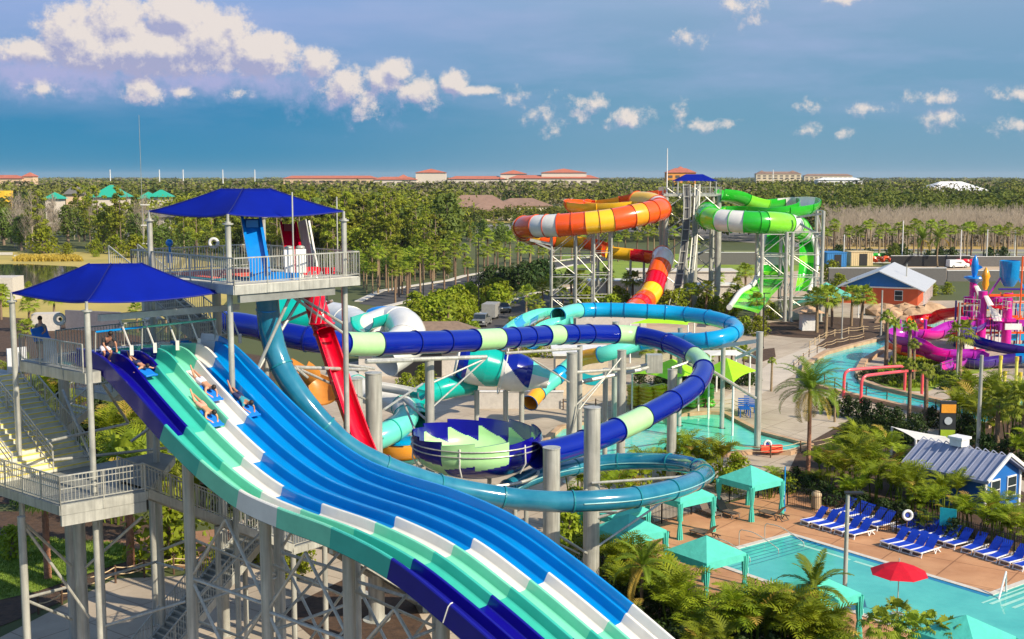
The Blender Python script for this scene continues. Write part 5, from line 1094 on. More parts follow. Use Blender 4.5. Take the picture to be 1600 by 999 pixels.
# red pipe arches over the river
for i, (a, b, c_, d) in enumerate((((1318, 622), (1317, 579), (1412, 575), (1413, 614)), ((1345, 632), (1344, 588), (1439, 580), (1440, 620)))):
    p0 = G(*a); p1 = G(*d); zh = PY(b[0], b[1], p0.y).z; t = thing('spray_arch', ('red pipe arch across the river, the rear one', 'red pipe arch across the river, the front one')[i], 'pipe arch', (p0.x, p0.y, 0)); mb = MB()
    cx = V((.45, .2, 0)); dd = (p1 - p0).normalized() * .5; mb.pipe(smoothpath([p0, p0 + V((0, 0, zh - .8)), p0 + V((0, 0, zh - .25)) + dd * .25, p0 + V((0, 0, zh)) + dd, p1 + V((0, 0, zh)) - dd, p1 + V((0, 0, zh - .25)) - dd * .25, p1 + V((0, 0, zh - .8)), p1], .25), .15, 10)
    mb.build('arch_pipe', mat('coral_pipe', (.75, .08, .10), .35, coat=.4), t, smooth=50)
# rocks
for i, (x, y, r) in enumerate(((1378, 488, 2.6), (1395, 492, 2.2), (1412, 490, 2.8), (1432, 492, 2.5), (1452, 488, 2.8), (1470, 494, 2.0), (1384, 500, 1.8), (1420, 502, 1.9), (1445, 502, 1.7))):
    p = G(x, y); r *= .62; y += 5; p = G(x, y); o = MB().blob((0, 0, 0), (r * 1.5, r * .9, r * .8), 9, jit=.22, seed=i).build('boulder', rocky); o.location = (p.x, p.y, r * .35); put(o, f'tan boulder, {["leftmost of the upper row", "second of the upper row", "third of the upper row", "fourth of the upper row", "below the house porch", "rightmost of the upper row", "left of the lower row", "middle of the lower row", "right of the lower row"][i]} before the orange house', 'boulder', 'tan boulders below the orange house')
# ================================================================== far slide tower
ft = thing('far_slide_tower', 'far steel start tower with a blue canopy between the orange and green slides', 'tower', (28, 200, 0))
TZ = G(1080, 303, 0); TY = 200; dz0 = PY(1080, 303, TY).z
c = PY(1080, 303, TY); 
mb = MB(); mb.box((c.x, TY + 2, dz0 - .2), (9.5, 7, .4)); mb.build('deck', steel, ft)
for (x0, x1, y) in ((-4.7, 4.7, -1.5), (-4.7, 4.7, 5.5)): railing([(c.x + x0, TY + y, dz0), (c.x + x1, TY + y, dz0)], ft, bal=.3)
for x in (-4.7, 4.7): railing([(c.x + x, TY - 1.5, dz0), (c.x + x, TY + 5.5, dz0)], ft, bal=.3)
cz = PY(1084, 283, TY).z; mb = MB(); cc_ = V((PY(1087, 283, TY).x, TY + 1.5, cz)); a_, b_ = 3.3, 3.2
mb.add([cc_ + V((-a_, -b_, 0)), cc_ + V((a_, -b_, 0)), cc_ + V((a_, b_, 0)), cc_ + V((-a_, b_, 0)), cc_ + V((-1.4, 0, 1.1)), cc_ + V((1.4, 0, 1.1))], [(0, 1, 5, 4), (1, 2, 5), (2, 3, 4, 5), (3, 0, 4)]); mb.build('shade_cloth', fabblue, ft)
for sx_ in (-1, 1):
    for sy_ in (-1, 1): MB().cyl((cc_.x + sx_ * 3.1, cc_.y + sy_ * 3, dz0), (cc_.x + sx_ * 3.1, cc_.y + sy_ * 3, cz), .1, n=8).build('post', steel, ft)
q = PY(1043, 232, TY); MB().cyl((q.x, TY, dz0 - 3), (q.x, TY, q.z), .14, .06, 8).build('mast', trim, ft)
for x, y, r in ((-4.2, -1, .42), (4.4, -1, .42), (-4.2, 5, .35), (4.4, 5, .35), (0, 5, .35), (.4, -2.2, .5)): column((c.x + x, TY + y), dz0 - .3, r, ft, n=12)
# two steep raft lifts
for i, (pts, w_) in enumerate((([(1072, 290, 199), (1073, 330, 197), (1068, 390, 193), (1060, 440, 190), (1050, 478, 187)], 1.1), ([(1089, 290, 199), (1088, 320, 197.5), (1084, 380, 195), (1078, 440, 192), (1074, 475, 190)], .8))):
    P = smoothpath([PY(*p) for p in pts], 1.0); mb = MB(); rl_ = MB()
    for a, b in zip(P, P[1:]):
        d = V((w_ / 2, 0, 0)); mb.add([a - d, a + d, b + d, b - d, a - d + V((0, .25, -.1)), a + d + V((0, .25, -.1)), b + d + V((0, .25, -.1)), b - d + V((0, .25, -.1))], [(0, 1, 2, 3), (7, 6, 5, 4), (0, 4, 5, 1), (1, 5, 6, 2), (2, 6, 7, 3), (3, 7, 4, 0)])
    for s in (-1, 1): rl_.pipe([p + V((s * w_ / 2, -.5, .2)) for p in P], .09, 5)
    for k, p in enumerate(P):
        if k % 2 == 0: rl_.beam(p + V((-w_ / 2, -.35, .1)), p + V((w_ / 2, -.35, .1)), .12)
    lift = mb.build('lift_bed', mat('dark_conveyor', (.10, .10, .10), .7) if i == 0 else mat('pale_conveyor', (.30, .31, .29), .6), ft, smooth=30); rl_.build('lift_rail', steel, ft)
# stair behind the lifts
for k in range(6):
    z0 = dz0 - 3.1 * (k + 1); 
    if z0 < 0: break
    s = 1 if k % 2 else -1; x0 = c.x + 1.5 - s * 3; mb = MB(); mb.beam((x0, TY + 7, z0), (x0 + s * 6, TY + 7, z0 + 3.1), 1.2, .25); mb.build('stair_flight', steeldark, ft)
for k in range(5):
    z0 = 2 + 3.6 * k
    for x0, x1 in ((-4.2, .4), (.4, 4.4)): MB().pipe([(c.x + x0, TY - 1.4, z0), (c.x + x1, TY - 1.4, z0 + 3.4)], .09, 6).pipe([(c.x + x1, TY - 1.4, z0), (c.x + x0, TY - 1.4, z0 + 3.4)], .09, 6).build('brace', steel, ft)
# orange slide (coordinates measured from the photo, with depths)
def q3(x, y, Y): return PY(780 + x / 2.963, 220 + y / 2.963, Y)
osl, PO = tube_slide('raft_slide', 'giant orange, yellow and white raft slide curling left of the far tower', [q3(755, 238, 199), q3(700, 244, 200), q3(610, 262, 203), q3(520, 280, 207), q3(430, 285, 210), q3(365, 278, 208), q3(345, 288, 203), q3(400, 298, 199), q3(480, 300, 197), q3(560, 295, 196), q3(640, 285, 196)], 1.75, [orange, yellow, orange, orange, yellow, yellow, orange, yellow, orange, orange, yellow, orange], seclen=6.2, kinds=['C'] * 12, step=1.2, fl_r=.12, wall=.1)
OQ = [q3(640, 285, 196), q3(700, 290, 193), q3(745, 315, 189), q3(700, 330, 186), q3(620, 348, 184), q3(520, 368, 183), q3(400, 382, 183), q3(260, 393, 184), q3(150, 398, 187), q3(105, 405, 192), q3(150, 430, 198), q3(240, 448, 202)]
def zl(*xy): return [(780 + x / 2.963, 220 + y / 2.963) for x, y in xy]
tube_slide('x', '', OQ, 1.72, [yellow, white, orange, orange, amber, orange, yellow, yellow, orange, orange, white, white, orange, amber, yellow, orange, orange], seclen=frac_at(smoothpath(OQ, 1.0), zl((735, 305), (748, 318), (700, 330), (665, 338), (605, 350), (532, 366), (465, 375), (395, 383), (340, 387), (287, 391), (232, 394), (175, 397), (115, 400), (112, 415), (150, 430), (200, 442))), parent=osl, step=1.0, fl_r=.12, ns=28, fcol=mat('dark_orange_joint', (.5, .06, .01), .4))
tube_slide('x', '', [q3(240, 448, 202), q3(330, 452, 202), q3(420, 462, 201), q3(500, 495, 199)], 1.6, [yellow, orange, white, orange, redf], seclen=6, kinds=['C'] * 5, parent=osl, step=1.0, fl_r=.1)
tube_slide('x', '', [q3(500, 498, 198), q3(580, 508, 198), q3(670, 518, 197), q3(740, 530, 195), q3(762, 550, 192), q3(742, 590, 190), q3(725, 640, 188), q3(710, 690, 186), q3(680, 735, 183), q3(645, 770, 178), q3(600, 815, 172)], 1.65, [yellow, redf, orange, white, orange, redf, yellow, orange, redf, orange, white, white, orange, redf, orange], seclen=3.3, kinds=['C', 'C', 'C'] + ['T'] * 12, parent=osl, step=1.0, fl_r=.1)
def lattice(xs, Y, ztops, parent, r=.18, depth=4.5, nl=4):
    cols = []
    for x, zt_ in zip(xs, ztops):
        row_ = []
        for dd in (0, depth):
            p = PY(x, 430, Y); p = V((p.x, Y + dd, 0)); column((p.x, p.y), zt_, r, parent, n=10, cap=False); row_.append((p, zt_))
        cols.append(row_)
    for (A_, B_) in zip(cols, cols[1:]):
        for side_ in (0, 1):
            (a, za), (b, zb) = A_[side_], B_[side_]; zt_ = min(za, zb); mb = MB()
            for k in range(nl):
                z0 = zt_ * k / nl + .3; z1 = zt_ * (k + 1) / nl
                mb.pipe([(a.x, a.y, z1), (b.x, b.y, z1)], .08, 6)
                if k % 2: mb.pipe([(a.x, a.y, z0), (b.x, b.y, z1)], .06, 6)
                else: mb.pipe([(b.x, b.y, z0), (a.x, a.y, z1)], .06, 6)
            mb.build('lattice_brace', steel, parent, smooth=40)
    for row_ in cols:
        (a, za), (b, zb) = row_; mb = MB()
        for k in range(nl): z0 = za * k / nl + .3; z1 = za * (k + 1) / nl; mb.pipe([(a.x, a.y, z1), (b.x, b.y, z1)], .08, 6); mb.pipe([(a.x, a.y, z0), (b.x, b.y, z1)], .07, 6)
        mb.build('lattice_brace', steel, parent, smooth=40)
zu = q3(400, 440, 184).z
lattice([862, 900, 928, 955], 184, [zu + .3, zu + .2, zu + .8, zu + 1.3], osl)
lattice([900, 935], 200, [zu, zu], osl, depth=3, nl=4)
MB().beam(PY(828, 375, 184), PY(862, 382, 184), .4).beam(PY(835, 378, 184), PY(866, 392, 184), .25).build('support_arm', steel, osl)
# green slide
gs, PGr = tube_slide('raft_slide', 'giant green and white raft slide curling right of the far tower', [q3(1020, 232, 199), q3(1080, 240, 200), q3(1150, 268, 203), q3(1230, 284, 206), q3(1310, 276, 208), q3(1390, 268, 207), q3(1438, 278, 202), q3(1420, 300, 196), q3(1330, 316, 193), q3(1240, 322, 193), q3(1180, 318, 195), q3(1100, 312, 197), q3(1010, 318, 197), q3(965, 335, 193)], 1.7, [greenf, lgreen, greenf, white, greenf, greenf, greenf, greenf, greenf, lgreen, lgreen, white, white, lgreen, greenf, lgreen, greenf, greenf, greenf], seclen=5.0, kinds=['C'] * 19, step=1.1, fl_r=.12, wall=.1)
GQ = [q3(965, 335, 193), q3(955, 352, 189), q3(1010, 366, 185), q3(1090, 374, 183), q3(1180, 378, 182), q3(1270, 380, 183), q3(1340, 388, 186), q3(1385, 405, 190), q3(1400, 425, 194)]
tube_slide('x', '', GQ, 1.65, [greenf, lgreen, white, white, greenf, greenf, lgreen, white, lgreen, white], seclen=frac_at(smoothpath(GQ, 1.0), zl((975, 358), (1025, 368), (1078, 373), (1132, 376), (1185, 378), (1240, 380), (1322, 386), (1362, 396), (1388, 408))), parent=gs, step=1.0, fl_r=.12, ns=28, fcol=greenf)
# big wave wall: two curved half-pipe sheets
def wavewall(pts_l, pts_r, cols_, depth, name):
    mb = MB(); Pl = smoothpath(pts_l, .8); Pr = smoothpath(pts_r, .8); n = 30; m = 12
    for k in range(n):
        i0, i1 = k / n, (k + 1) / n; ra, rb = [], []
        for (u, row_) in ((i0, ra), (i1, rb)):
            a = Pl[min(len(Pl) - 1, int(u * (len(Pl) - 1) + .5))]; b = Pr[min(len(Pr) - 1, int(u * (len(Pr) - 1) + .5))]
            for j in range(m + 1): v = j / m; p = a.lerp(b, v); row_.append(p + V((0, depth * 4 * v * (1 - v), 0)))
        mi = int(k / n * len(cols_)) % len(cols_)
        for j in range(m): mb.add([ra[j], ra[j + 1], rb[j + 1], rb[j]], [(0, 1, 2, 3)], 0); mb.m[-1] = MATW.index(cols_[mi])
    return mb.build(name, MATW, gs, smooth=60)
MATW = [greenf, lgreen, white]
wavewall([q3(1225, 425, 192), q3(1215, 500, 190), q3(1205, 580, 188), q3(1180, 660, 184), q3(1120, 700, 180), q3(1085, 745, 176), q3(1070, 770, 172)], [q3(1330, 425, 190), q3(1325, 500, 188), q3(1325, 580, 186), q3(1310, 660, 182), q3(1260, 720, 178), q3(1230, 760, 174), q3(1200, 800, 170)], [greenf, lgreen, white, greenf, lgreen, greenf, lgreen, lgreen, greenf, lgreen, greenf, lgreen], 2.2, 'wave_wall')
wavewall([q3(1385, 430, 193), q3(1390, 500, 192), q3(1388, 580, 190), q3(1380, 640, 189), q3(1370, 700, 188)], [q3(1415, 400, 195), q3(1455, 470, 194), q3(1465, 560, 192), q3(1450, 640, 190), q3(1430, 700, 188)], [lgreen, greenf, greenf, lgreen, greenf, greenf, lgreen, greenf], 1.6, 'wave_wall')
for pts in ([q3(1230, 425, 191.5), q3(1218, 500, 189), q3(1205, 580, 187), q3(1180, 660, 183.5), q3(1120, 698, 179.5), q3(1085, 745, 175.5), q3(1065, 772, 171.5)], [q3(1385, 380, 194), q3(1430, 420, 194), q3(1460, 480, 193.8), q3(1470, 560, 191.8), q3(1455, 640, 189.8), q3(1435, 700, 187.8)]):
    MB().pipe(smoothpath(pts, 1), .42, 8).build('edge_rim', white, gs, smooth=60)
zg = q3(1300, 430, 184).z
lattice([1190, 1228, 1237, 1284], 181, [zg, zg + .3, zg + .3, PY(1284, 330, 181).z], gs, r=.26, depth=4, nl=4)
column((PY(1121, 430, 196).x, 196), q3(1010, 395, 196).z, .5, gs); column((PY(1110, 430, 198).x, 198), q3(1010, 395, 196).z, .3, gs)
MB().beam(PY(1245, 340, 183), PY(1284, 334, 181), .5, .3).beam(PY(1250, 350, 183), PY(1284, 370, 181), .3).build('support_arm', steel, gs)
column((PY(1006, 430, 197).x, 197), 8.5, .2, osl); column((PY(985, 430, 197).x, 197), 8.8, .2, osl)
# ================================================================== buildings behind the park
ww = mat('white_wall', (.50, .47, .43), .8); grey = mat('grey_wall', (.13, .125, .12), .85); creamw = mat('cream_wall', (.60, .50, .36), .8)
def block(name, label, x0, x1, y, Y, h, d, m, cat='wall', roofm=None, par=None):
    p = G(x0, y); q = G(x1, y); Yb = (p.y + q.y) / 2 if Y is None else Y; a = PY(x0, y, Yb); b = PY(x1, y, Yb); t = thing(name, label, cat, ((a.x + b.x) / 2, Yb + d / 2, 0))
    MB().box(((a.x + b.x) / 2, Yb + d / 2, h / 2), (b.x - a.x, d, h)).build('wall', m, t)
    if par: MB().box(((a.x + b.x) / 2, Yb + d / 2, h + .12), (b.x - a.x + .6, d + .6, .22)).build('roof', par, t)
    else: MB().box(((a.x + b.x) / 2, Yb + d / 2, h + .05), (b.x - a.x + .12, d + .12, .1)).build('coping', trim, t)
    return t
block('low_wall', 'white walled service yard below the orange slide', 905, 1010, 466, None, 3.0, 5, ww); block('service_building', 'long white low building beyond the far lifts', 985, 1150, 455, None, 3.6, 7, ww, 'building', par=kerbm)
block('service_building', 'pale flat building with a dark opening between the far columns', 1090, 1150, 470, None, 2.6, 4, ww, 'building', par=trim); block('low_wall', 'grey site hoarding right of the orange house', 1480, 1760, 440, None, 2.2, .5, grey); block('low_wall', 'long grey retaining wall behind the orange house', 1295, 1478, 446, None, 3.4, .6, grey)
block('low_wall', 'black screened fence behind the sandy lot', 1392, 1515, 417, None, 2.6, .3, darkmat); block('low_wall', 'grey screened fence at the right edge of the lot', 1516, 1760, 417, None, 2.4, .3, grey)
block('low_wall', 'grey walls of the terrace behind the far lifts', 1085, 1180, 414, None, 3.0, .6, grey)
# container, shed, slide pieces, white van
def crate(name, label, px, py, w, d, h, m, door, cat, rz=.15):
    p = G(px, py); t = thing(name, label, cat, (p.x, p.y, 0), None, rz); mb = MB(); mb.box((0, 0, h / 2), (w, d, h)); mb.build('body', m, t, world=False); mb = MB()
    for k in range(int(w / .5)): mb.box((-w / 2 + .25 + k * .5, -d / 2 - .03, h / 2), (.12, .06, h * .96))
    mb.build('wall_rib', m, t, world=False); MB().box((.3, -d / 2 - .04, h * .45), (w * .35, .1, h * .85)).build('door', door, t, world=False); MB().box((0, 0, h + .05), (w + .3, d + .3, .1)).build('roof', m, t, world=False)
crate('shipping_container', 'blue container with an open dark door right of the green slide', 1299, 416, 5.0, 6, 3.4, mat('container_blue', (.02, .18, .45), .6), darkmat, 'container'); crate('wooden_shed', 'pale plywood shed with a dark doorway behind the lot', 1341, 415, 5.6, 4, 3.4, mat('plywood', (.60, .47, .26), .8), darkmat, 'shed')
for i, (x, y, m_, l_) in enumerate(((1317, 414, redf, 'red slide segment between the container and the shed'), (1375, 413, orange, 'orange slide segments piled left of the black fence'), (1332, 409, greenf, 'green slide segments lying behind the shed'), (1370, 408, greenf, 'green slide segments lying behind the orange pile'), (1510, 418, redf, 'red slide segment beside the white van'))):
    p = G(x, y); t = thing('slide_segment', l_, 'slide segment', (p.x, p.y, 0)); n_ = MB(); R0 = 1.3
    for k in range(3): n_.pipe([p + V((k * 1.8 - 2 + 1.2 * math.cos(a), .4 * k, .5 + 1.1 * math.sin(a))) for a in [math.pi * j / 8 for j in range(9)]], .5, 6)
    n_.build('half_shell', m_, t, smooth=50)
def vehicle(name, label, cat, p, rz, L_b, W_b, col, kind='van'):
    t = thing(name, label, cat, (p[0], p[1], .03), None, rz); body = MB(); h0 = .35
    def prof(pts, w, mb, mi=0, taper=0):
        n = len(pts); vs = [(x, -w / 2 + (taper if z > 1.0 else 0), z) for x, z in pts] + [(x, w / 2 - (taper if z > 1.0 else 0), z) for x, z in pts]
        mb.add(vs, [tuple(range(n - 1, -1, -1)), tuple(range(n, 2 * n))] + [(i, (i + 1) % n, n + (i + 1) % n, n + i) for i in range(n)], mi)
    h = L_b / 2
    if kind == 'truck': pts = [(-h, .4), (-h, 1.1), (-.3, 1.12), (-.2, 1.85), (1.3, 1.85), (1.9, 1.15), (h, 1.0), (h, .4)]
    elif kind == 'van': pts = [(-h, .35), (-h, 1.95), (h * .35, 1.95), (h * .7, 1.15), (h, 1.0), (h, .35)]
    else: pts = [(-h, .35), (-h * .95, .95), (-h * .6, 1.45), (h * .15, 1.5), (h * .5, 1.0), (h, .85), (h, .35)]
    prof(pts, W_b, body, taper=.12); body.build('body', col, t, world=False); gl = mat('dark_glass', (.02, .03, .04), .08)
    if kind == 'truck': MB().add([(1.36, -W_b * .42, 1.78), (1.36, W_b * .42, 1.78), (1.93, W_b * .44, 1.18), (1.93, -W_b * .44, 1.18)], [(0, 1, 2, 3)]).build('windscreen', gl, t, world=False); MB().box((.5, 0, 1.5), (1.4, W_b - .20, .42)).build('side_window', gl, t, world=False); MB().box((-1.5, 0, 1.13), (1.9, W_b * .8, .04)).build('truck_bed', darkmat, t, world=False); MB().box((h + .01, 0, .8), (.06, W_b * .8, .3)).build('grille', darkmat, t, world=False)
    else: MB().add([(h * .16, -W_b * .38, 1.49), (h * .16, W_b * .38, 1.49), (h * .5, W_b * .43, 1.04), (h * .5, -W_b * .43, 1.04)], [(0, 1, 2, 3)]).build('windscreen', gl, t, world=False); MB().box((-h * .15, 0, 1.25), (h * .7, W_b - .19, .3)).build('side_window', gl, t, world=False)
    for x in (-h * .62, h * .62):
        for y in (-1, 1):
            w_ = MB().cyl((x, y * (W_b / 2 - .18), .36), (x, y * (W_b / 2 + .02), .36), .36, n=14).build('wheel', mat('tyre_rubber', (.02, .02, .02), .8), t, world=False); MB().cyl((x, y * (W_b / 2 + .0), .36), (x, y * (W_b / 2 + .04), .36), .2, n=10).build('rim', steel, w_, world=False)
    for y in (-1, 1): MB().box((h + .01, y * W_b * .38, .85), (.08, .3, .16)).build('headlight', mat('lamp_glass', (.7, .7, .66), .2), t, world=False)
    return t
silver = mat('silver_paint', (.42, .42, .42), .3, .6, coat=.5); dkp = mat('dark_grey_paint', (.04, .045, .05), .25, .4, coat=.6)
vehicle('pickup_truck', 'silver pickup truck towing a box trailer on the palm-lined drive', 'pickup truck', G(753, 509), rad(-100), 5.4, 2.0, silver, 'truck'); p = G(766, 499)
t = thing('box_trailer', 'grey box trailer behind the silver pickup', 'trailer', (p.x, p.y, .03), None, rad(-100)); MB().box((-.6, 0, 1.4), (4.2, 2.1, 2.0)).build('body', mat('trailer_grey', (.30, .30, .29), .5), t, world=False); MB().box((1.8, 0, .5), (1.2, .1, .1)).build('drawbar', darkmat, t, world=False)
for y in (-1, 1): MB().cyl((-.8, y * .95, .33), (-.8, y * 1.12, .33), .33, n=12).build('wheel', mat('tyre_rubber', (.02, .02, .02), .8), t, world=False)
vehicle('parked_car', 'dark grey car on the drive behind the box trailer', 'car', G(785, 488), rad(-75), 4.6, 1.85, dkp, 'car'); vehicle('parked_van', 'white van at the right end of the black screened fence', 'van', G(1496, 419), rad(10), 5.0, 2.0, mat('white_enamel', (.78, .78, .76), .35), 'van')
# white-roofed stands and long cream wall with wave near the middle
block('long_building', 'cream building with a curved aqua wave band left of the raft stacks', 868, 950, 612, 119, 4.0, 6, creamw, 'building', par=trim)
p = PY(868, 600, 118.9); q = PY(950, 600, 118.9); mb = MB()
for k in range(16):
    u0, u1 = k / 16, (k + 1) / 16; a = p.lerp(q, u0); b = p.lerp(q, u1); f0 = .5 + .35 * math.sin(u0 * 6.5); f1 = .5 + .35 * math.sin(u1 * 6.5)
    mb.add([(a.x, 118.95, .9 + f0), (b.x, 118.95, .9 + f1), (b.x, 118.95, 1.9 + f1), (a.x, 118.95, 1.9 + f0)], [(0, 1, 2, 3)])
tt_ = thing('wave_band', 'aqua painted wave panel on the cream building', 'wall panel', (p.x, 118.9, 0)); mb.build('band', mat('aqua_panel', (.0, .36, .42), .5), tt_)
block('snack_stand', 'white flat-roofed snack stand left of the funnel slide', 622, 690, 612, 130, 2.8, 5, darkmat, 'stand', par=trim)
block('snack_stand', 'low white-roofed hut left of the white-roofed stand', 585, 615, 608, 137, 2.6, 4, ww, 'stand', par=trim)
t = boxhouse('pavilion', 'brown shingle-roofed pavilion behind the tube slides', 'building', 0, 0, 0, 16, 10, 2.8, 2.6, .1, ww, mat('brown_shingle', (.20, .14, .10), .9, 0, .2, 2), .8, gable=False, loc=G(668, 590) + V((0, 6, 0)))
block('service_building', 'white building behind the cyan tube', 900, 1010, 520, None, 3.0, 5, ww, 'building', par=trim)
block('low_wall', 'white playful mural wall behind the bowl', 745, 880, 640, 112, 1.6, .3, ww)
# ================================================================== play structure on the right
ps = thing('play_structure', 'multi-level magenta and purple water play structure with a tipping bucket', 'play structure', (G(1540, 575).x, G(1540, 575).y, 0))
YB = 152
def col_(px, ytop, Y, r, m, lab='tower_column', ybot=None):
    p = PY(px, ytop, Y); MB().cyl((p.x, Y, 0), (p.x, Y, p.z), r, n=14).build(lab, m, ps, smooth=40); return p
col_(1536, 455, 150, .55, magenta); col_(1576, 458, 150, .55, magenta); a = col_(1521, 440, 160, .48, magenta)
for px in (1494, 1508, 1550, 1563, 1588, 1602, 1515): col_(px, 470, 154, .12, purple, 'frame_post')
for (x0, x1, y, m_) in ((1505, 1600, 520, orange), (1505, 1600, 498, orange), (1498, 1560, 475, orange), (1550, 1610, 472, orange), (1560, 1605, 452, purple)):
    p, q = PY(x0, y, 152), PY(x1, y, 152); MB().beam(p, q, .25).build('cross_rail', m_, ps)
for (x0, x1, y, m_) in ((1500, 1545, 535, bluew), (1545, 1572, 538, orange), (1572, 1612, 530, cyan), (1520, 1600, 508, violet)):
    p, q = PY(x0, y, 153), PY(x1, y, 153); mb = MB(); mb.box(((p.x + q.x) / 2, 154.5, p.z), (q.x - p.x, 4, .25)); mb.box(((p.x + q.x) / 2, 152.6, p.z + .55), (q.x - p.x, .1, .9)); mb.build('play_deck', m_, ps)
mb = MB(); p = PY(1564, 538, 151.8); mb.box((p.x - 1, 151.8, p.z), (2.4, .2, 1.8)); mb.build('play_panel', trim, ps)
bk_ = PY(1577, 432, 150); MB().lathe((bk_.x, 150, bk_.z), [(.0, -1.3), (.6, -1.25), (1.0, -.6), (1.15, 0), (1.22, 1.9), (1.12, 1.95), (1.08, .4)], 24).build('tipping_bucket', mat('bucket_blue', (.0, .22, .55), .25, coat=.5), ps, smooth=40)
for s in (-1, 1): p = V((bk_.x + s * 1.1, 150, bk_.z - .2)); MB().beam(p, (bk_.x + s * 2.4, 150, bk_.z - 2.2), .2).build('bucket_strut', sky if s > 0 else violet, ps)
MB().beam((bk_.x - 2.6, 149.5, bk_.z - 2.3), (bk_.x + 3.5, 149.5, bk_.z - 2.3), .3).build('bucket_beam', orange, ps); MB().cyl((bk_.x + .7, 148, bk_.z - 5.0), (bk_.x + .7, 148, bk_.z + 2.6), .1, n=8).build('bucket_pole', orange, ps)
for (px, yt, Y) in ((1521, 440, 160), (1536, 455, 150)):
    p = PY(px, yt, Y); mb = MB(); nn = 12
    for k in range(nn // 2 + 1):
        a0 = -.5 + k * .35; a1 = a0 + .35; mb.add([p + V((.5 * math.cos(a0), -.5 * math.sin(a0) - .3, -.5)), p + V((2.6 * math.cos(a0 * .6), -1.2 * math.sin(a0), -3.6)), p + V((2.6 * math.cos(a1 * .6), -1.2 * math.sin(a1), -3.6)), p + V((.5 * math.cos(a1), -.5 * math.sin(a1) - .3, -.5))], [(0, 1, 2, 3)])
    mb.build('fabric_cone', fabwhite, ps)
R.seed(5)
for i in range(34):
    x = R.uniform(1496, 1600); y = R.choice((468, 482, 498, 512, 528, 542)) + R.uniform(-3, 3); Y = R.uniform(147, 156); p = PY(x, y, Y); w_ = R.uniform(.8, 2.6); m_ = R.choice((orange, violet, bluew, cyan, magenta, purple, trim, redf, yellow))
    MB().box((p.x, Y, p.z), (w_, R.uniform(.1, .8), R.uniform(.15, .9))).build('play_panel', m_, ps)
for i in range(22):
    x = R.uniform(1496, 1606); Y = R.uniform(147, 157); p = PY(x, R.uniform(455, 520), Y); MB().cyl((p.x, Y, 0), (p.x, Y, p.z), .07, n=8).build('frame_post', R.choice((purple, violet, orange, trim)), ps)
for i in range(8):
    x = R.uniform(1500, 1580); y = R.uniform(475, 530); p = PY(x, y, 148); q = PY(x + R.uniform(14, 34), y + R.uniform(-4, 4), 148); railing([p, q], ps, h=.9, bal=.35, m=R.choice((trim, violet, steel)))
p = PY(1523, 424, 160); mb = MB(); mb.lathe((p.x, p.y, p.z), [(.05, 2.1), (.35, 1.6), (.5, .7), (.4, -.2), (.2, -.9), (.45, -1.0), (1.3, -.7), (1.4, -.9), (.5, -1.5), (.3, -2.0)], 14); mb.add([p + V((.3, 0, 1.0)), p + V((1.1, 0, .5)), p + V((.4, 0, .1)), p + V((.35, .2, .5))], [(0, 1, 3), (1, 2, 3), (0, 3, 2)]); mb.build('dolphin_finial', mat('bright_blue_fibreglass', (.0, .20, .62)), ps, smooth=50)
p = PY(1540, 438, 150); MB().lathe((p.x, p.y, p.z), [(.05, 1.6), (.35, 1.1), (.55, .5), (.35, 0), (.45, -.5), (.2, -1.2)], 12).build('gold_finial', amber, ps, smooth=50)
def ps_slide(pts, m1, m2, r=.75, lab=None, kinds=None, seclen=3.2):
    n = 14; tube_slide('x', '', [PY(*p) for p in pts], r, [m1, m1, m2, m1] * 6, seclen=seclen, kinds=['C'] * 24, parent=ps, step=.7, fl_r=.08)
ps_slide([(1510, 482, 160), (1480, 484, 162), (1455, 494, 164), (1432, 498, 162), (1433, 510, 154), (1455, 516, 151), (1480, 514, 150), (1500, 510, 150)], redf, orange, 1.15)
ps_slide([(1512, 503, 150), (1490, 506, 148), (1462, 518, 146), (1435, 517, 144), (1408, 515, 144), (1402, 524, 140), (1435, 532, 138), (1460, 545, 137), (1490, 550, 137), (1525, 550, 138), (1532, 555, 137)], violet, magenta, 1.0)
ps_slide([(1410, 540, 140), (1440, 545, 139), (1470, 556, 136), (1500, 562, 134), (1480, 570, 132)], magenta, violet, .8)
ps_slide([(1395, 535, 145), (1420, 548, 143), (1450, 552, 143)], orange, redf, .9)
ps_slide([(1528, 505, 148), (1512, 515, 145), (1512, 525, 142), (1540, 534, 140), (1570, 540, 139), (1620, 548, 138)], purple, tubenavy, .95)
ps_slide([(1500, 562, 136), (1530, 565, 135), (1560, 560, 136), (1600, 556, 136), (1640, 560, 136)], purple, sky, .9)
for px, py in ((1466, 560), (1480, 545), (1438, 545)): p = G(px, py + 20); column((p.x, p.y + 8), 4, .2, ps, m=violet)
for i, (x, y) in enumerate(((1562, 600), (1587, 602), (1568, 628), (1592, 630))):
    p = G(x, y); t = thing('water_cannon', f'yellow spray post, {("back left", "back right", "front left", "front right")[i]} of four at the right splash pool', 'spray post', (p.x, p.y, 0)); MB().cyl((p.x, p.y, 0), (p.x, p.y, 2.6), .16, n=10).build('post', mat('pale_yellow', (.80, .66, .12), .4), t); MB().cyl((p.x, p.y, 2.6), (p.x, p.y, 3.0), .2, n=10).build('cap', mat('gold_cap', (.65, .48, .05), .4), t)
struct('splash_pool', MB().poly(gp((1555, 604), (1620, 606), (1640, 640), (1565, 634)), .09), rivw); struct('splash_pad', MB().poly(gp((1568, 612), (1592, 613), (1590, 628), (1572, 627)), .11), mat('pink_pad', (.70, .12, .22), .6))
picket('metal_fence', 'grey mesh fence round the play structure', [G(1455, 590), G(1500, 578), G(1560, 585), G(1640, 590)], 1.3, m=steeldark, sp=.5)
picket('metal_fence', 'dark fence in front of the tan boulders', [G(1375, 518), G(1430, 521), G(1475, 516)], 1.8, m=darkmat, sp=1.2)
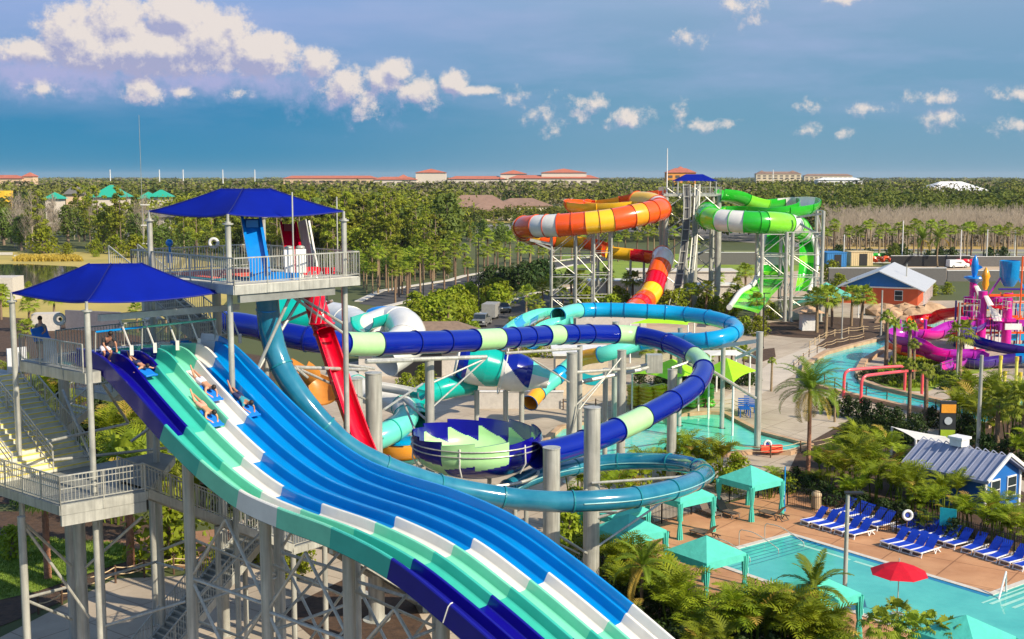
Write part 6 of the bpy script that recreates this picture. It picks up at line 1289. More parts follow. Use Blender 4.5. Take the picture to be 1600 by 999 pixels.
# distant landmarks
terr = mat('terracotta_roof', (.42, .13, .08), .8, 0, .15, .3); stucco = mat('peach_stucco', (.66, .47, .30), .8); wst = mat('pale_stucco', (.62, .55, .46), .8); greenroof = mat('green_metal_roof', (.02, .36, .24), .5); brownroof = mat('brown_tile_roof', (.24, .15, .11), .9, 0, .15, .3)
def hotel(label, x0, x1, ytop, ybot, Y, floors, wallm, roofm, hip=True, towers=(), d=16, wx=None, group='distant hotels'):
    a, b = PY(x0, ybot, Y), PY(x1, ybot, Y); zb = 0; zt_ = PY(x0, ytop, Y).z; cx = (a.x + b.x) / 2; w_ = b.x - a.x
    t = thing('hotel', label, 'building', (cx, Y, 0), group); MB().box((0, 0, zt_ / 2), (w_, d, zt_)).build('wall', wallm, t, world=False); rh = max(2, zt_ * .16)
    mb = MB(); W2, D2_ = w_ / 2 + 1, d / 2 + 1; mb.add([(-W2, -D2_, zt_), (W2, -D2_, zt_), (W2, D2_, zt_), (-W2, D2_, zt_), (-W2 + D2_, 0, zt_ + rh), (W2 - D2_, 0, zt_ + rh)], [(0, 1, 5, 4), (1, 2, 5), (2, 3, 4, 5), (3, 0, 4), (3, 2, 1, 0)]); mb.build('roof', roofm, t, world=False)
    n = min(24, max(4, int(w_ / 9))); first = None
    for f in range(2):
        for k in range(n):
            x = -w_ / 2 + w_ * (k + .5) / n; z = zt_ - 3.5 - f * 4.2
            if first is None: first = MB().box((0, 0, 0), (w_ / n * .55, .5, 2.2)).build('window', mat('dark_brown_window', (.10, .08, .07), .8), t, world=False); o = first  # hotel window boxes share one plain dark brown
            else: o = first.copy(); COL.objects.link(o); o.parent = t
            o.location = (x, -d / 2 - .1, z)
    for (tx0, tx1, ty) in towers:
        p, q = PY(tx0, ty, Y), PY(tx1, ty, Y); o = MB().box(((p.x + q.x) / 2 - cx, 2, p.z / 2), (q.x - p.x, d * .8, p.z)).build('tower_block', wallm, t, world=False); W2, D2_ = (q.x - p.x) / 2 + 1, d * .4 + 1; xc = (p.x + q.x) / 2 - cx; MB().add([(xc - W2, 2 - D2_, p.z), (xc + W2, 2 - D2_, p.z), (xc + W2, 2 + D2_, p.z), (xc - W2, 2 + D2_, p.z), (xc, 2, p.z + 4)], [(0, 1, 4), (1, 2, 4), (2, 3, 4), (3, 0, 4)]).build('roof', roofm, o, world=False)
    return t
hotel('terracotta-roofed resort wing at the far left edge', -40, 40, 279, 290, 1150, 5, stucco, terr, towers=((38, 54, 276),)); hotel('long low terracotta-roofed resort wing left of the peach tower hotel', 445, 590, 279, 288, 1400, 4, stucco, terr)
hotel('peach resort block with a stepped central tower above the pines', 585, 652, 281, 290, 1250, 4, wst, terr, towers=((650, 697, 270), (620, 640, 279))); hotel('terracotta-roofed resort wing right of the peach tower', 700, 790, 280, 290, 1250, 4, wst, terr, towers=((782, 823, 272),)); hotel('widest resort block with several red roofs left of the far tower', 795, 935, 279, 292, 1200, 4, wst, terr, towers=((846, 916, 270),))
hotel('orange resort block directly behind the blue canopy of the far tower', 1040, 1085, 270, 290, 1100, 5, mat('orange_stucco', (.72, .30, .05), .8), terr, towers=((1055, 1072, 267),)); hotel('cream resort on the ridge right of the far tower', 1180, 1250, 272, 285, 2200, 4, mat('cream_stucco', (.62, .52, .36), .8), brownroof, towers=((1185, 1196, 270), (1232, 1245, 270))); hotel('second cream resort further right on the ridge', 1255, 1330, 275, 285, 2300, 3, mat('cream_stucco', (.62, .52, .36), .8), brownroof)
hotel('low white store on the far ridge', 1275, 1345, 281.5, 286, 1400, 1, trim, trim)
def vill(label, x, y, Y, w_, d, hw, hr, wm, rm, rz=0.1, group='distant houses'): p = PY(x, y, Y); return boxhouse('villa', label, 'house', 0, 0, 0, w_, d, hw, hr, rz, wm, rm, 1.2, gable=False, loc=(p.x, Y, 0), group=group)
vill('brown-roofed villa left of the pair behind the pines', 745, 320, 640, 34, 18, 6, 6, wst, brownroof); vill('brown-roofed villa in front beside the hedge', 762, 325, 610, 26, 18, 4, 4.5, wst, brownroof, .3); vill('brown-roofed villa at the right of the pair near the orange slide', 815, 322, 660, 30, 18, 6, 4, wst, brownroof)
vill('white-roofed clubhouse, the tallest roof in the right village', 1485, 305, 900, 46, 30, 11, 7, wst, trim); vill('white-roofed house left of the clubhouse', 1448, 305, 860, 24, 18, 7, 5, ww, trim); vill('pale house with a red-brown roof right of the clubhouse', 1515, 310, 860, 26, 18, 6, 4, ww, brownroof); vill('low white house far left of the right village', 1422, 310, 860, 20, 14, 5, 3, ww, trim); vill('brown-roofed house at the right edge of the village', 1590, 308, 880, 30, 18, 7, 4, wst, brownroof); vill('pale-roofed house near the right edge of the village', 1548, 312, 840, 24, 16, 6, 4, ww, brownroof)
vill('green-roofed lodge, the largest on the left', 174, 300, 520, 12, 18, 13, 5, wst, greenroof, .1); vill('small green-roofed lodge left of the big one', 86, 305, 560, 7, 7, 11.5, 3, wst, greenroof); vill('small green-roofed lodge right of the big one', 232, 304, 540, 7, 7, 12, 3, wst, greenroof); vill('green-roofed lodge next to the blue canopy edge', 252, 304, 520, 8, 7, 13, 3, wst, greenroof)
vill('tan tower lodge with a grey pyramid roof on the left', 117, 300, 600, 7, 7, 13, 5, stucco, grey, .1); vill('white balconied block behind the radio mast', 228, 330, 430, 18, 9, 7.5, 2.5, ww, grey)
t = thing('yellow_building', 'yellow box building at the left edge', 'building', (PY(0, 300, 700).x, 700, 0)); MB().box((PY(0, 300, 700).x - 4, 700, 6.5), (18, 12, 14)).build('wall', mat('yellow_wall', (.80, .50, .03), .7), t)
for i, x in enumerate((172, 249, 286, 348, 398, 1208)): p = PY(x, 270, 1500); t = thing('tower_mast', 'thin pale pylon on the far horizon', 'pylon', (p.x, 1500, 0), 'pylons on the horizon'); MB().cyl((p.x, 1500, 0), (p.x, 1500, 30), .9, .5, 6).build('shaft', trim, t)
p = G(10, 470); t = thing('utility_box', 'small white building at the left edge beyond the stairs', 'building', (p.x, p.y, 0)); MB().box((p.x - 4, p.y + 3, 2), (10, 5, 4)).build('wall', ww, t)
p = G(60, 520); t = thing('white_shed', 'white and grey screened wall behind the lower deck', 'wall', (p.x, p.y, 0)); MB().box((p.x, p.y + 3, 1.2), (3.4, 3, 2.4), .2).build('wall', ww, t); MB().box((p.x + 7, p.y + 2, 1.4), (9, .4, 2.8), -.3).build('screen', mat('grey_screen', (.18, .17, .19), .8), t)
# ================================================================== vegetation
rg = np.random.default_rng(11)
def leafmat(name, c1, c2, scale=.6, orv=.25, transl=.3): return mat(name, c1, .65, 0, 0, scale, col2=c2, transl=transl, objrand=orv, spec=.3, detail=6)
palmg = leafmat('palm_frond', (.07, .13, .006), (.22, .29, .02), 1.2); arecag = leafmat('areca_frond', (.09, .16, .004), (.36, .42, .015), .9, .2, .35); fang = leafmat('fan_palm_frond', (.13, .20, .01), (.34, .40, .03), 1.5)
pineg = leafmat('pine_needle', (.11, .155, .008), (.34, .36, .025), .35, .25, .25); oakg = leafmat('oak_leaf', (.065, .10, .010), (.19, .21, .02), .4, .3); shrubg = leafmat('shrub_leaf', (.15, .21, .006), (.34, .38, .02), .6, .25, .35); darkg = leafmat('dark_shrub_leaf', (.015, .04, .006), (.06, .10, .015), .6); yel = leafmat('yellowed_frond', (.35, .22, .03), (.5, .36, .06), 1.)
bareg = leafmat('bare_twig', (.15, .12, .085), (.24, .20, .14), .5, .2, .1); farg = mat('far_woodland_leaf', (.05, .085, .012), .9, 0, 0, .02, col2=(.19, .18, .035), detail=8, coord='Object', spec=.1, transl=.1)
fardark = mat('far_dark_leaf', (.025, .05, .012), .9, 0, 0, .02, col2=(.07, .10, .02), spec=.1, transl=.1); farolive = mat('far_olive_leaf', (.10, .125, .02), .9, 0, 0, .02, col2=(.22, .23, .04), spec=.1, transl=.1); farpale = mat('far_pale_leaf', (.15, .13, .08), .9, 0, 0, .02, col2=(.24, .21, .12), spec=.1, transl=.1)
bark = mat('grey_bark', (.20, .15, .11), .9, 0, .25, 3); palmbark = mat('palm_trunk', (.22, .15, .09), .9, 0, .3, 5, bump=.6, bscale=12, objrand=.3); redbark = mat('boot_trunk', (.30, .14, .08), .9, 0, .3, 5, bump=.6, bscale=12)
def qmesh(name, verts4, mats, parent=None, midx=None):
    n = len(verts4) // 4; me = bpy.data.meshes.new(name); me.vertices.add(4 * n); me.vertices.foreach_set('co', np.asarray(verts4, dtype=np.float32).ravel())
    me.loops.add(4 * n); me.loops.foreach_set('vertex_index', np.arange(4 * n, dtype=np.int32)); me.polygons.add(n); me.polygons.foreach_set('loop_start', np.arange(0, 4 * n, 4, dtype=np.int32)); me.polygons.foreach_set('loop_total', np.full(n, 4, dtype=np.int32))
    for m in mats: me.materials.append(m)
    if midx is not None: me.polygons.foreach_set('material_index', midx)
    me.update(); me.validate(); o = bpy.data.objects.new(name, me); COL.objects.link(o)
    if parent is not None: o.parent = parent
    return o
def cloud(clumps, size, asp=.55, hollow=.55, up=.3):
    out = []
    for (c, r, n) in clumps:
        d = rg.normal(size=(n, 3)); d /= np.linalg.norm(d, axis=1)[:, None] + 1e-9; rad_ = (hollow + (1 - hollow) * rg.random(n)) ** .7
        P = np.array(c) + d * rad_[:, None] * np.array(r); nr = d + rg.normal(size=(n, 3)) * .55 + np.array([0, 0, up]); nr /= np.linalg.norm(nr, axis=1)[:, None]
        t = np.cross(nr, rg.normal(size=(n, 3))); t /= np.linalg.norm(t, axis=1)[:, None]; b = np.cross(nr, t); s = size * (.6 + .8 * rg.random(n))[:, None]
        q = np.stack([P - t * s, P - b * s * asp, P + t * s, P + b * s * asp], axis=1); out.append(q.reshape(-1, 3))
    return np.concatenate(out)
def frond(base, az, el0, ln, droop, nl, ll, lw=.028, curl=.5, w2=1.0):
    # returns quads of one pinnate frond
    q = []; p = np.array(base, float); h = np.array([math.cos(az), math.sin(az), 0]); side = np.array([-math.sin(az), math.cos(az), 0]); e = el0; st = ln / nl; prev = p
    for i in range(nl + 1):
        d = h * math.cos(e) + np.array([0, 0, math.sin(e)]); nx = p + d * st; upv = np.cross(side, d) * -1
        q.append([p - side * .018, p + side * .018, nx + side * .014, nx - side * .014])
        if i > 1:
            L_f = ll * math.sin(math.pi * min(1, (i / nl) * .85 + .12)) ** .6
            for s in (-1, 1):
                j = R.uniform(-.12, .12); ld = side * s * math.cos(.5 + j) * w2 + d * .85 + upv * (.25 + j) ; ld /= np.linalg.norm(ld); dr = np.array([0, 0, -curl]); a = p; m = a + ld * L_f * .5; b = m + (ld + dr) / np.linalg.norm(ld + dr) * L_f * .5; wv_ = d * lw
                q.append([a - wv_, a + wv_, m + wv_ * 1.4, m - wv_ * 1.4]); q.append([m - wv_ * 1.4, m + wv_ * 1.4, b + wv_ * .2, b - wv_ * .2])
        p = nx; e -= droop / nl * (0.5 + i / nl)
    return np.array(q).reshape(-1, 3)
def trunk(t, pts, r0, r1, m=bark, name='trunk', n=8, rings=False):
    mb = MB(); P = [V(p) for p in pts]
    for i, (a, b) in enumerate(zip(P, P[1:])):
        ra = r0 + (r1 - r0) * i / (len(P) - 1); rb = r0 + (r1 - r0) * (i + 1) / (len(P) - 1)
        if rings: rb = ra * .86
        mb.cyl(a, b, ra, rb, n, cap=False)
    return mb.build(name, m, t, smooth=0 if rings else 50, world=False)
def areca(seed, hh=3.0, ns=8, nf=6):
    R.seed(seed); t = thing('areca_palm', 'x', 'palm', (0, 0, 0)); Q = []; Y = []; tr = MB()
    for s in range(ns):
        a = R.uniform(0, 6.28); rr = R.uniform(.05, .7); b = np.array([rr * math.cos(a), rr * math.sin(a), 0]); top_ = b + np.array([math.cos(a) * rr * .6, math.sin(a) * rr * .6, hh * R.uniform(.35, .75)]); tr.cyl(b, top_, .05, .035, 6, cap=False)
        for k in range(nf):
            az = a + R.uniform(-2.4, 2.4); (Y if R.random() < .05 else Q).append(frond(top_ - np.array([0, 0, .15 * k / nf]), az, R.uniform(.75, 1.4), R.uniform(1.3, 1.9) * hh / 3, R.uniform(1.0, 1.9), 11, R.uniform(.5, .66), .034, .35))
    tr.build('stem', palmg, t, world=False); qmesh('frond', np.concatenate(Q), [arecag], t)
    for y_ in Y: qmesh('dry_frond', y_, [yel], t)
    return t
def sabal(seed, h=6.5, det=1.0, rb=palmbark, boots=False, cs=1.0):
    R.seed(seed); t = thing('cabbage_palm', 'x', 'palm', (0, 0, 0)); lean = R.uniform(-.25, .25); pts = [(lean * (i / 8) ** 2, 0, h * i / 8) for i in range(9)] if not boots else [(0, 0, h * i / 16) for i in range(17)]
    trunk(t, pts, .20, .15, rb, rings=boots); Q = []; nf = int(26 * det)
    for k in range(nf):
        az = k * 2.4 + R.uniform(-.3, .3); el = 1.35 - 2.0 * (k / nf) ** .9 + R.uniform(-.15, .15); pl = R.uniform(.7, 1.1) * cs; h_ = np.array([math.cos(az), math.sin(az), 0]); d = h_ * math.cos(el) + np.array([0, 0, math.sin(el)]); o = np.array([lean, 0, h - .05]); c = o + d * pl; side = np.array([-math.sin(az), math.cos(az), 0]); upv = np.cross(d, side)
        Q.append([o - side * .02, o + side * .02, c + side * .015, c - side * .015]); nb = 11
        for j in range(nb):
            a = -1.45 + 2.9 * j / (nb - 1); bd = d * math.cos(a) + side * math.sin(a); L_f = R.uniform(.75, .95) * cs * (1 - .15 * abs(a)); m = c + bd * L_f * .55 + upv * .05; e = m + bd * L_f * .4 + np.array([0, 0, -.28]); w_ = np.cross(bd, upv) * .07
            Q.append([c, c, m + w_, m - w_]); Q.append([m - w_, m + w_, e + w_ * .15, e - w_ * .15])
    qmesh('frond', np.array(Q).reshape(-1, 3), [fang], t); return t
def feather(seed, h=6, nf=34, ln=2.6, rb=redbark, droop=(1.3, 2.2), rt=.17):
    R.seed(seed); t = thing('date_palm', 'x', 'palm', (0, 0, 0)); trunk(t, [(.1 * math.sin(i * .3), 0, h * i / 12) for i in range(13)], rt, rt * .8, rb, rings=False); Q = []; Y = []
    for k in range(nf):
        u = k / nf; (Y if u > .84 else Q).append(frond((0, 0, h - .1), k * 2.4 + R.uniform(-.2, .2), 1.45 - 1.75 * u + R.uniform(-.1, .1), ln * R.uniform(.85, 1.1), R.uniform(*droop) * (.6 + .5 * u), 24, .50 * ln / 2.6, .03, .35))
    qmesh('frond', np.concatenate(Q), [palmg], t)
    for y_ in Y: qmesh('dry_frond', y_, [yel], t)
    return t
def broad(seed, h, w_, m, name='broadleaf_tree', nl=900, size=.34, trunk_h=.3, tall=False, lean=0):
    R.seed(seed); t = thing(name, 'x', 'tree', (0, 0, 0)); trunk(t, [(0, 0, 0), (R.uniform(-.2, .2), 0, h * .4), (R.uniform(-.4, .4) + lean, 0, h * .9)], .045 * w_ + .05, .03, bark); cl = []; k = R.randint(9, 14)
    for i in range(k):
        u = i / (k - 1); z = h * (trunk_h + (1 - trunk_h) * u * .92); wr = w_ * .5 * math.sin(math.pi * min(.95, .2 + .75 * u)) ** .7; a = i * 2.4; rr = wr * R.uniform(.1, .75); r_ = wr * R.uniform(.35, .6) + .25; cl.append(((rr * math.cos(a), rr * math.sin(a), z), (r_, r_, r_ * .75), max(10, int(nl / k))))
    qmesh('crown', cloud(cl, size), [m], t)
    mb = MB(); [mb.cyl((0, 0, c[2] - .8 * r[0]), c, .05 + .01 * w_, .02, 5, cap=False) for c, r, n in cl]; mb.build('limb', bark, t, world=False); return t
def pine(seed, h=18, m=pineg):
    R.seed(seed); t = thing('pine_tree', 'x', 'tree', (0, 0, 0)); lx = R.uniform(-1, 1); trunk(t, [(lx * (i / 8) ** 2, 0, h * i / 8) for i in range(9)], .24, .07, mat('pale_pine_bark', (.21, .155, .11), .9, 0, .35, .5, objrand=.35)); cl = []; k = R.randint(13, 18); mb = MB()
    for i in range(k):
        u = i / (k - 1); z = h * (.42 + .56 * u); a = R.uniform(0, 6.28); wr = 3.6 * math.sin(math.pi * (.18 + .72 * u)) ; rr = wr * R.uniform(.25, .9); r_ = R.uniform(.9, 1.7) * (1.1 - .4 * u); c = (lx * u * u + rr * math.cos(a), rr * math.sin(a), z); cl.append((c, (r_, r_, r_ * .5), 75)); mb.cyl((lx * u * u, 0, z - .9), c, .08, .03, 5, cap=False)
    qmesh('crown', cloud(cl, .38, .35, .3), [m], t); mb.build('limb', bark, t, world=False); return t
def bare(seed, h=11):
    R.seed(seed); t = thing('bare_tree', 'x', 'tree', (0, 0, 0)); trunk(t, [(0, 0, 0), (.1, 0, h * .5), (.2, 0, h)], .13, .03, mat('pale_grey_bark', (.33, .28, .22), .9)); mb = MB()
    for k in range(46):
        z = h * R.uniform(.25, .9); a = R.uniform(0, 6.28); l = (h - z) * R.uniform(.25, .5) + .5; d = (math.cos(a) * l * .6, math.sin(a) * l * .6, l); mb.cyl((0, 0, z), d[:2] + (z + d[2],), .045, .012, 4, cap=False)
    mb.build('limb', mat('pale_grey_bark', (.33, .28, .22), .9), t, world=False); cl = [((R.uniform(-1, 1), R.uniform(-1, 1), h * R.uniform(.4, .95)), (1.1, 1.1, 1.2), 26) for _ in range(9)]; qmesh('crown', cloud(cl, .30, .15, .2), [bareg], t); return t
class Pool:
    def __init__(s, protos, name=None): s.p = protos; s.used = [False] * len(protos); s.k = 0; s.name = name
    def put(s, loc, label, group, sc=1, rz=None, cat=None):
        i = s.k % len(s.p); s.k += 1; rz = R.uniform(0, 6.28) if rz is None else rz
        if not s.used[i]: o = s.p[i]; o.location = loc; o.rotation_euler = (0, 0, rz); o.scale = (sc, sc, sc) if not isinstance(sc, tuple) else sc; s.used[i] = True; put(o, label, cat, group)
        else: o = dup(s.p[i], loc, rz, sc, label, group)
        if cat: o['category'] = cat
        return o
AR = Pool([areca(1), areca(2, 3.2, 6, 6), areca(3, 3.0, 8, 5), areca(4, 3.3, 6, 6)]); SB = Pool([sabal(11), sabal(12, 7.2), sabal(13, 5.8)]); SBN = Pool([sabal(21, 4.2, 1.1), sabal(22, 4.0, 1.1)]); SBY = Pool([sabal(25, 5.0, .6, cs=.5), sabal(26, 4.6, .6, cs=.5)])
FE = Pool([feather(31, 6.3, 44, 3.0)]); RP = Pool([feather(32, 3.0, 16, 1.9, palmbark, (1.2, 1.9), .09), feather(33, 3.2, 14, 1.9, palmbark, (1.2, 1.9), .09)]); BT = Pool([sabal(24, 4.6, 1.2, redbark, True)])
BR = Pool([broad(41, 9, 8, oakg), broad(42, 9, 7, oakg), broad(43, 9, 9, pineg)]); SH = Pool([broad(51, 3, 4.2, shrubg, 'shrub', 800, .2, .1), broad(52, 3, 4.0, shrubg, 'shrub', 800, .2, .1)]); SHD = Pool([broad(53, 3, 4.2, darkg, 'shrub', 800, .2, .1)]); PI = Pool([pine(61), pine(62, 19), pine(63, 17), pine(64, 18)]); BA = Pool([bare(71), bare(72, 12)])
WS = Pool([broad(54, 9, 7.5, leafmat('bright_leaf', (.08, .13, .02), (.18, .24, .04), .4, .2), 'broadleaf_tree', 1000, .33)])
R.seed(99)
def gz(px, py): p = G(px, py); return (p.x, p.y, 0.02)
# near palm bed (front right, below the pool)
for i, (x, y, s) in enumerate(((955, 925, 1.25), (975, 955, 1.1), (1000, 930, 1.15), (1042, 985, 1.45), (1062, 1000, 1.2), (1085, 1030, 1.0), (1128, 1008, 1.15), (1150, 1022, 1.3), (1182, 1035, 1.35), (1208, 1025, 1.45), (1235, 1045, 1.45), (1262, 1035, 1.35), (1290, 1050, 1.3), (970, 1005, .8), (1110, 1065, 1.1), (1310, 1065, 1.0))):
    AR.put(gz(x, y), f'areca palm in the near bed, {["left end against the tall column", "middle below the pyramid cabana", "right part near the lamp post"][min(2, i // 4)]}', f'areca palms in the near bed, cluster {["west", "middle", "east"][min(2, i // 4)]}', s * .78)
FE.put(gz(1262, 742), 'tall date palm with a wide drooping crown beside the lagoon steps', None, 1.0, 1.0, 'palm')
for i, (x, y, s) in enumerate(((1270, 1015, 1.0), (1003, 985, 1.0))): RP.put(gz(x, y), ['young feather palm standing above the near bed beside the lamp post', 'young feather palm rising from the near bed before the pyramid cabana'][i], None, s, cat='palm')
for i, (x, y, s) in enumerate(((1400, 1040, .8), (1425, 1060, .8), (1450, 1050, .7), (1480, 1075, .8), (1375, 1060, .8))): SBN.put(gz(x, y), 'spiky fan palm top at the bottom edge below the red parasol', 'fan palms at the bottom edge', s * .7, cat='palm')
# bed between lagoon and pool deck
for i, (x, y, s) in enumerate(((1296, 760, 1.1), (1315, 775, 1.3), (1335, 765, 1.5), (1350, 740, 1.45), (1340, 720, 1.3), (1365, 785, 1.4), (1385, 765, 1.5), (1400, 790, 1.5), (1420, 800, 1.3), (1380, 730, 1.3), (1440, 812, 1.3), (1462, 815, 1.4), (1475, 800, 1.5), (1500, 828, 1.2), (1525, 838, 1.5), (1548, 845, 1.4), (1575, 850, 1.2), (1600, 862, 1.4), (1620, 850, 1.4), (1270, 770, .7), (1330, 790, .8), (1450, 835, .8), (1560, 830, 1.5), (1310, 735, 1.1))):
    AR.put(gz(x, y), f'areca palm clump behind the blue loungers, {["left of the blue hut near the date palm", "left of the blue hut over the middle", "beside the hut front", "right of the blue hut"][min(3, i // 6)]}', f'areca palms behind the loungers {["far left", "left", "middle", "right"][min(3, i // 6)]}', s * (.80 if x < 1340 else .70 if x < 1425 else .56))
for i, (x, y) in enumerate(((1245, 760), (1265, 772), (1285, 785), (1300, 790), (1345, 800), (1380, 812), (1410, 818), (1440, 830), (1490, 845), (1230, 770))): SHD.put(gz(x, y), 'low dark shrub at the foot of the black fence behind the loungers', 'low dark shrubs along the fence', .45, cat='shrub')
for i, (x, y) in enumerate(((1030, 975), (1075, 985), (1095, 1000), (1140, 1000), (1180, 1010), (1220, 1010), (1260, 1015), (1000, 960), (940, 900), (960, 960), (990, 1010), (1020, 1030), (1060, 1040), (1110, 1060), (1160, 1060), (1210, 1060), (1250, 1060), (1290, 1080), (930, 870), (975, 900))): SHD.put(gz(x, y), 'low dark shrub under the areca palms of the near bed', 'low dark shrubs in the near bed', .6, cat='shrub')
for i, (x, y, s) in enumerate(((1050, 745, .95), (1075, 748, 1.05), (1100, 752, .9), (1125, 755, 1.1), (1150, 758, .9), (1010, 760, .9), (985, 765, .8), (1065, 765, .8), (1140, 770, .7), (905, 790, 1.1), (900, 830, 1.1), (960, 800, 1.0), (890, 860, 1.0), (1200, 780, .7), (1225, 770, .6))):
    (AR if i % 2 else SH).put(gz(x, y), ['golden shrub', 'areca palm'][i % 2] + f' {"behind the farthest cabana" if i in (3, 4, 13, 14, 8) else "between the lagoon and the teal tube loop" if i < 9 else "behind the thick steel columns"}', f'{["golden shrubs", "areca palms"][i % 2]} {"behind the farthest cabana" if i in (3, 4, 13, 14, 8) else "by the lagoon" if i < 9 else "behind the thick columns"}', s * (1.0 if i % 2 else .8), cat='palm' if i % 2 else 'shrub')
# behind the hut / right side
for i, (x, y, s) in enumerate(((1510, 655, 1.3), (1535, 650, 1.3), (1500, 672, 1.2), (1545, 690, 1.2), (1580, 690, 1.2), (1600, 660, 1.3), (1560, 668, 1.1), (1598, 735, 1.0), (1530, 672, 1.1), (1575, 650, 1.1))): AR.put(gz(x, y), 'areca palm clump in the shady bed right of the tall bare lamp post', 'areca palms in the right-hand bed', s)
for i, (x, y, s) in enumerate(((1557, 712, 1.05), (1597, 722, 1.1), (1575, 700, .8))): SBN.put(gz(x, y), ['stout fan palm with a patterned trunk in the right-hand bed', 'fan palm trunk cut by the right edge in the shady bed', 'small fan palm between the two stout ones in the right-hand bed'][i], None, s, cat='palm')
for i, (x, y) in enumerate(((1498, 690), (1520, 700), (1540, 715), (1570, 725), (1600, 745), (1480, 672), (1510, 680), (1590, 700), (1350, 655), (1375, 662), (1400, 670), (1430, 680), (1325, 650), (1300, 648), (1455, 668))): SHD.put(gz(x, y), 'low dark shrub lining the path near the menu sign', 'low dark shrubs by the river path', .6, cat='shrub')
# river bank palms
for i, (x, y, s) in enumerate(((1384, 578, 1.05), (1397, 575, .95), (1420, 592, 1.0), (1427, 600, .8), (1420, 655, .85), (1446, 668, .95), (1499, 590, 1.0), (1205, 612, .55), (1304, 660, .5))):
    (SBN if i == 6 else SBY).put(gz(x, y), ['cabbage palm left of the pair on the river island', 'cabbage palm right of the pair on the river island', 'cabbage palm behind the red pipes on the island', 'leafless-topped palm stump on the island', 'leaning propped palm trunk right of the front red arch leg', 'palm trunk further right below the red arches', 'cabbage palm in front of the purple slides', 'small palm on the plaza beside a black bollard', 'small palm by the river path'][i], None, s * 1.15, cat='palm')
for i, (x, y, s) in enumerate(((1276, 520, 1.2), (1290, 527, 1.3), (1345, 518, 1.25), (1330, 510, 1.1), (1300, 512, 1.1), (1180, 510, .9), (1192, 502, .8))): SBN.put(gz(x, y), ['fan palm leftmost before the sea green canopy', 'fan palm second before the sea green canopy', 'fan palm right of the slim lamp, before the boulders', 'fan palm behind the right one before the boulders', 'fan palm third before the sea green canopy', 'fan palm right of the cyan tube bend', 'fan palm behind the cyan tube bend'][i], None, s, cat='palm')
for i, (x, y, s) in enumerate(((1165, 522, .9), (1185, 525, 1.0), (1205, 500, .9), (1100, 492, .9), (1120, 490, 1.0), (1140, 488, .9), (1345, 470, 1.4), (1360, 468, 1.3), (1325, 470, 1.2), (1455, 462, .9), (1480, 460, .8), (1300, 440, 1.6), (1310, 455, 1.2))): SH.put(gz(x, y), f'green shrub {"beside the orange house" if x > 1295 else "near the bend of the cyan tube"}', f'green shrubs {"round the orange house" if x > 1295 else "near the cyan bend"}', s * .9, cat='shrub')
for i in range(26):
    x = R.uniform(1000, 1180); SHD.put(gz(x, 603 + R.uniform(-4, 5)), 'dark shrub in the bed behind the stacked rafts', 'dark shrubs behind the rafts', R.uniform(.35, .6), cat='shrub')
for i in range(16):
    x = R.uniform(690, 860); SH.put(gz(x, 548 + R.uniform(-14, 14)), 'golden shrub glimpsed under the navy tube', 'golden shrubs under the navy tube', R.uniform(.5, .9), cat='shrub')
for i in range(9):
    SBN.put(gz(1010 + i * 19, 590 + R.uniform(-8, 6)), 'fan palm behind the lime canopies', 'fan palms behind the lime canopies', R.uniform(.6, .8), cat='palm')
for i in range(14):
    x = R.uniform(560, 890); SBN.put(gz(x, R.uniform(540, 600)), 'fan palm among the tube slides behind the navy loop', 'fan palms among the tube slides', R.uniform(.6, .9), cat='palm')
for i in range(22):
    x = R.uniform(570, 900); SH.put(gz(x, R.uniform(536, 625)), 'low green shrub among the slide columns behind the navy loop', 'low shrubs among the slide columns', R.uniform(.4, .8), cat='shrub')
for i in range(18):
    x = R.uniform(900, 1160); SH.put(gz(x, R.uniform(478, 500)), 'green shrub between the far slides and the cyan tube', 'green shrubs before the far slides', R.uniform(.8, 1.4), cat='shrub')
for i in range(12):
    x = R.uniform(880, 1170); SBN.put(gz(x, R.uniform(462, 496)), 'fan palm at the feet of the far slide columns', 'fan palms at the far slide columns', R.uniform(.8, 1.2), cat='palm')
for i in range(14):
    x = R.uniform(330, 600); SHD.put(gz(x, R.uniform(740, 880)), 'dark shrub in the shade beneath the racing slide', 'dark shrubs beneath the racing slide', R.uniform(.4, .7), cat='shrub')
# service drive planting
for i in range(60):
    x = R.uniform(650, 790); y = 505 - (x - 655) * .22 + R.uniform(-6, 14)
    if 735 < x < 790 and y > 480: continue
    SH.put(gz(x, y), 'bright golden-green shrub in the thicket beside the pickup truck', 'golden-green shrubs beside the drive', R.uniform(.9, 1.5), cat='shrub')
for i in range(16):
    x = R.uniform(760, 870); y = 462 - (x - 760) * .22 + R.uniform(-5, 5); SHD.put(gz(x, y), 'dark shrub in the strip between the drive and the entry road', 'dark shrubs along the entry road', R.uniform(1.2, 1.8), cat='shrub')
for i, (x, y, s) in enumerate(((822, 500, 1), (835, 515, .9), (848, 490, 1), (700, 520, .9), (862, 478, 1.0), (880, 492, .8))): SBN.put(gz(x, y), 'small fan palm by the drive right of the trailer', 'small fan palms by the drive', s, cat='palm')
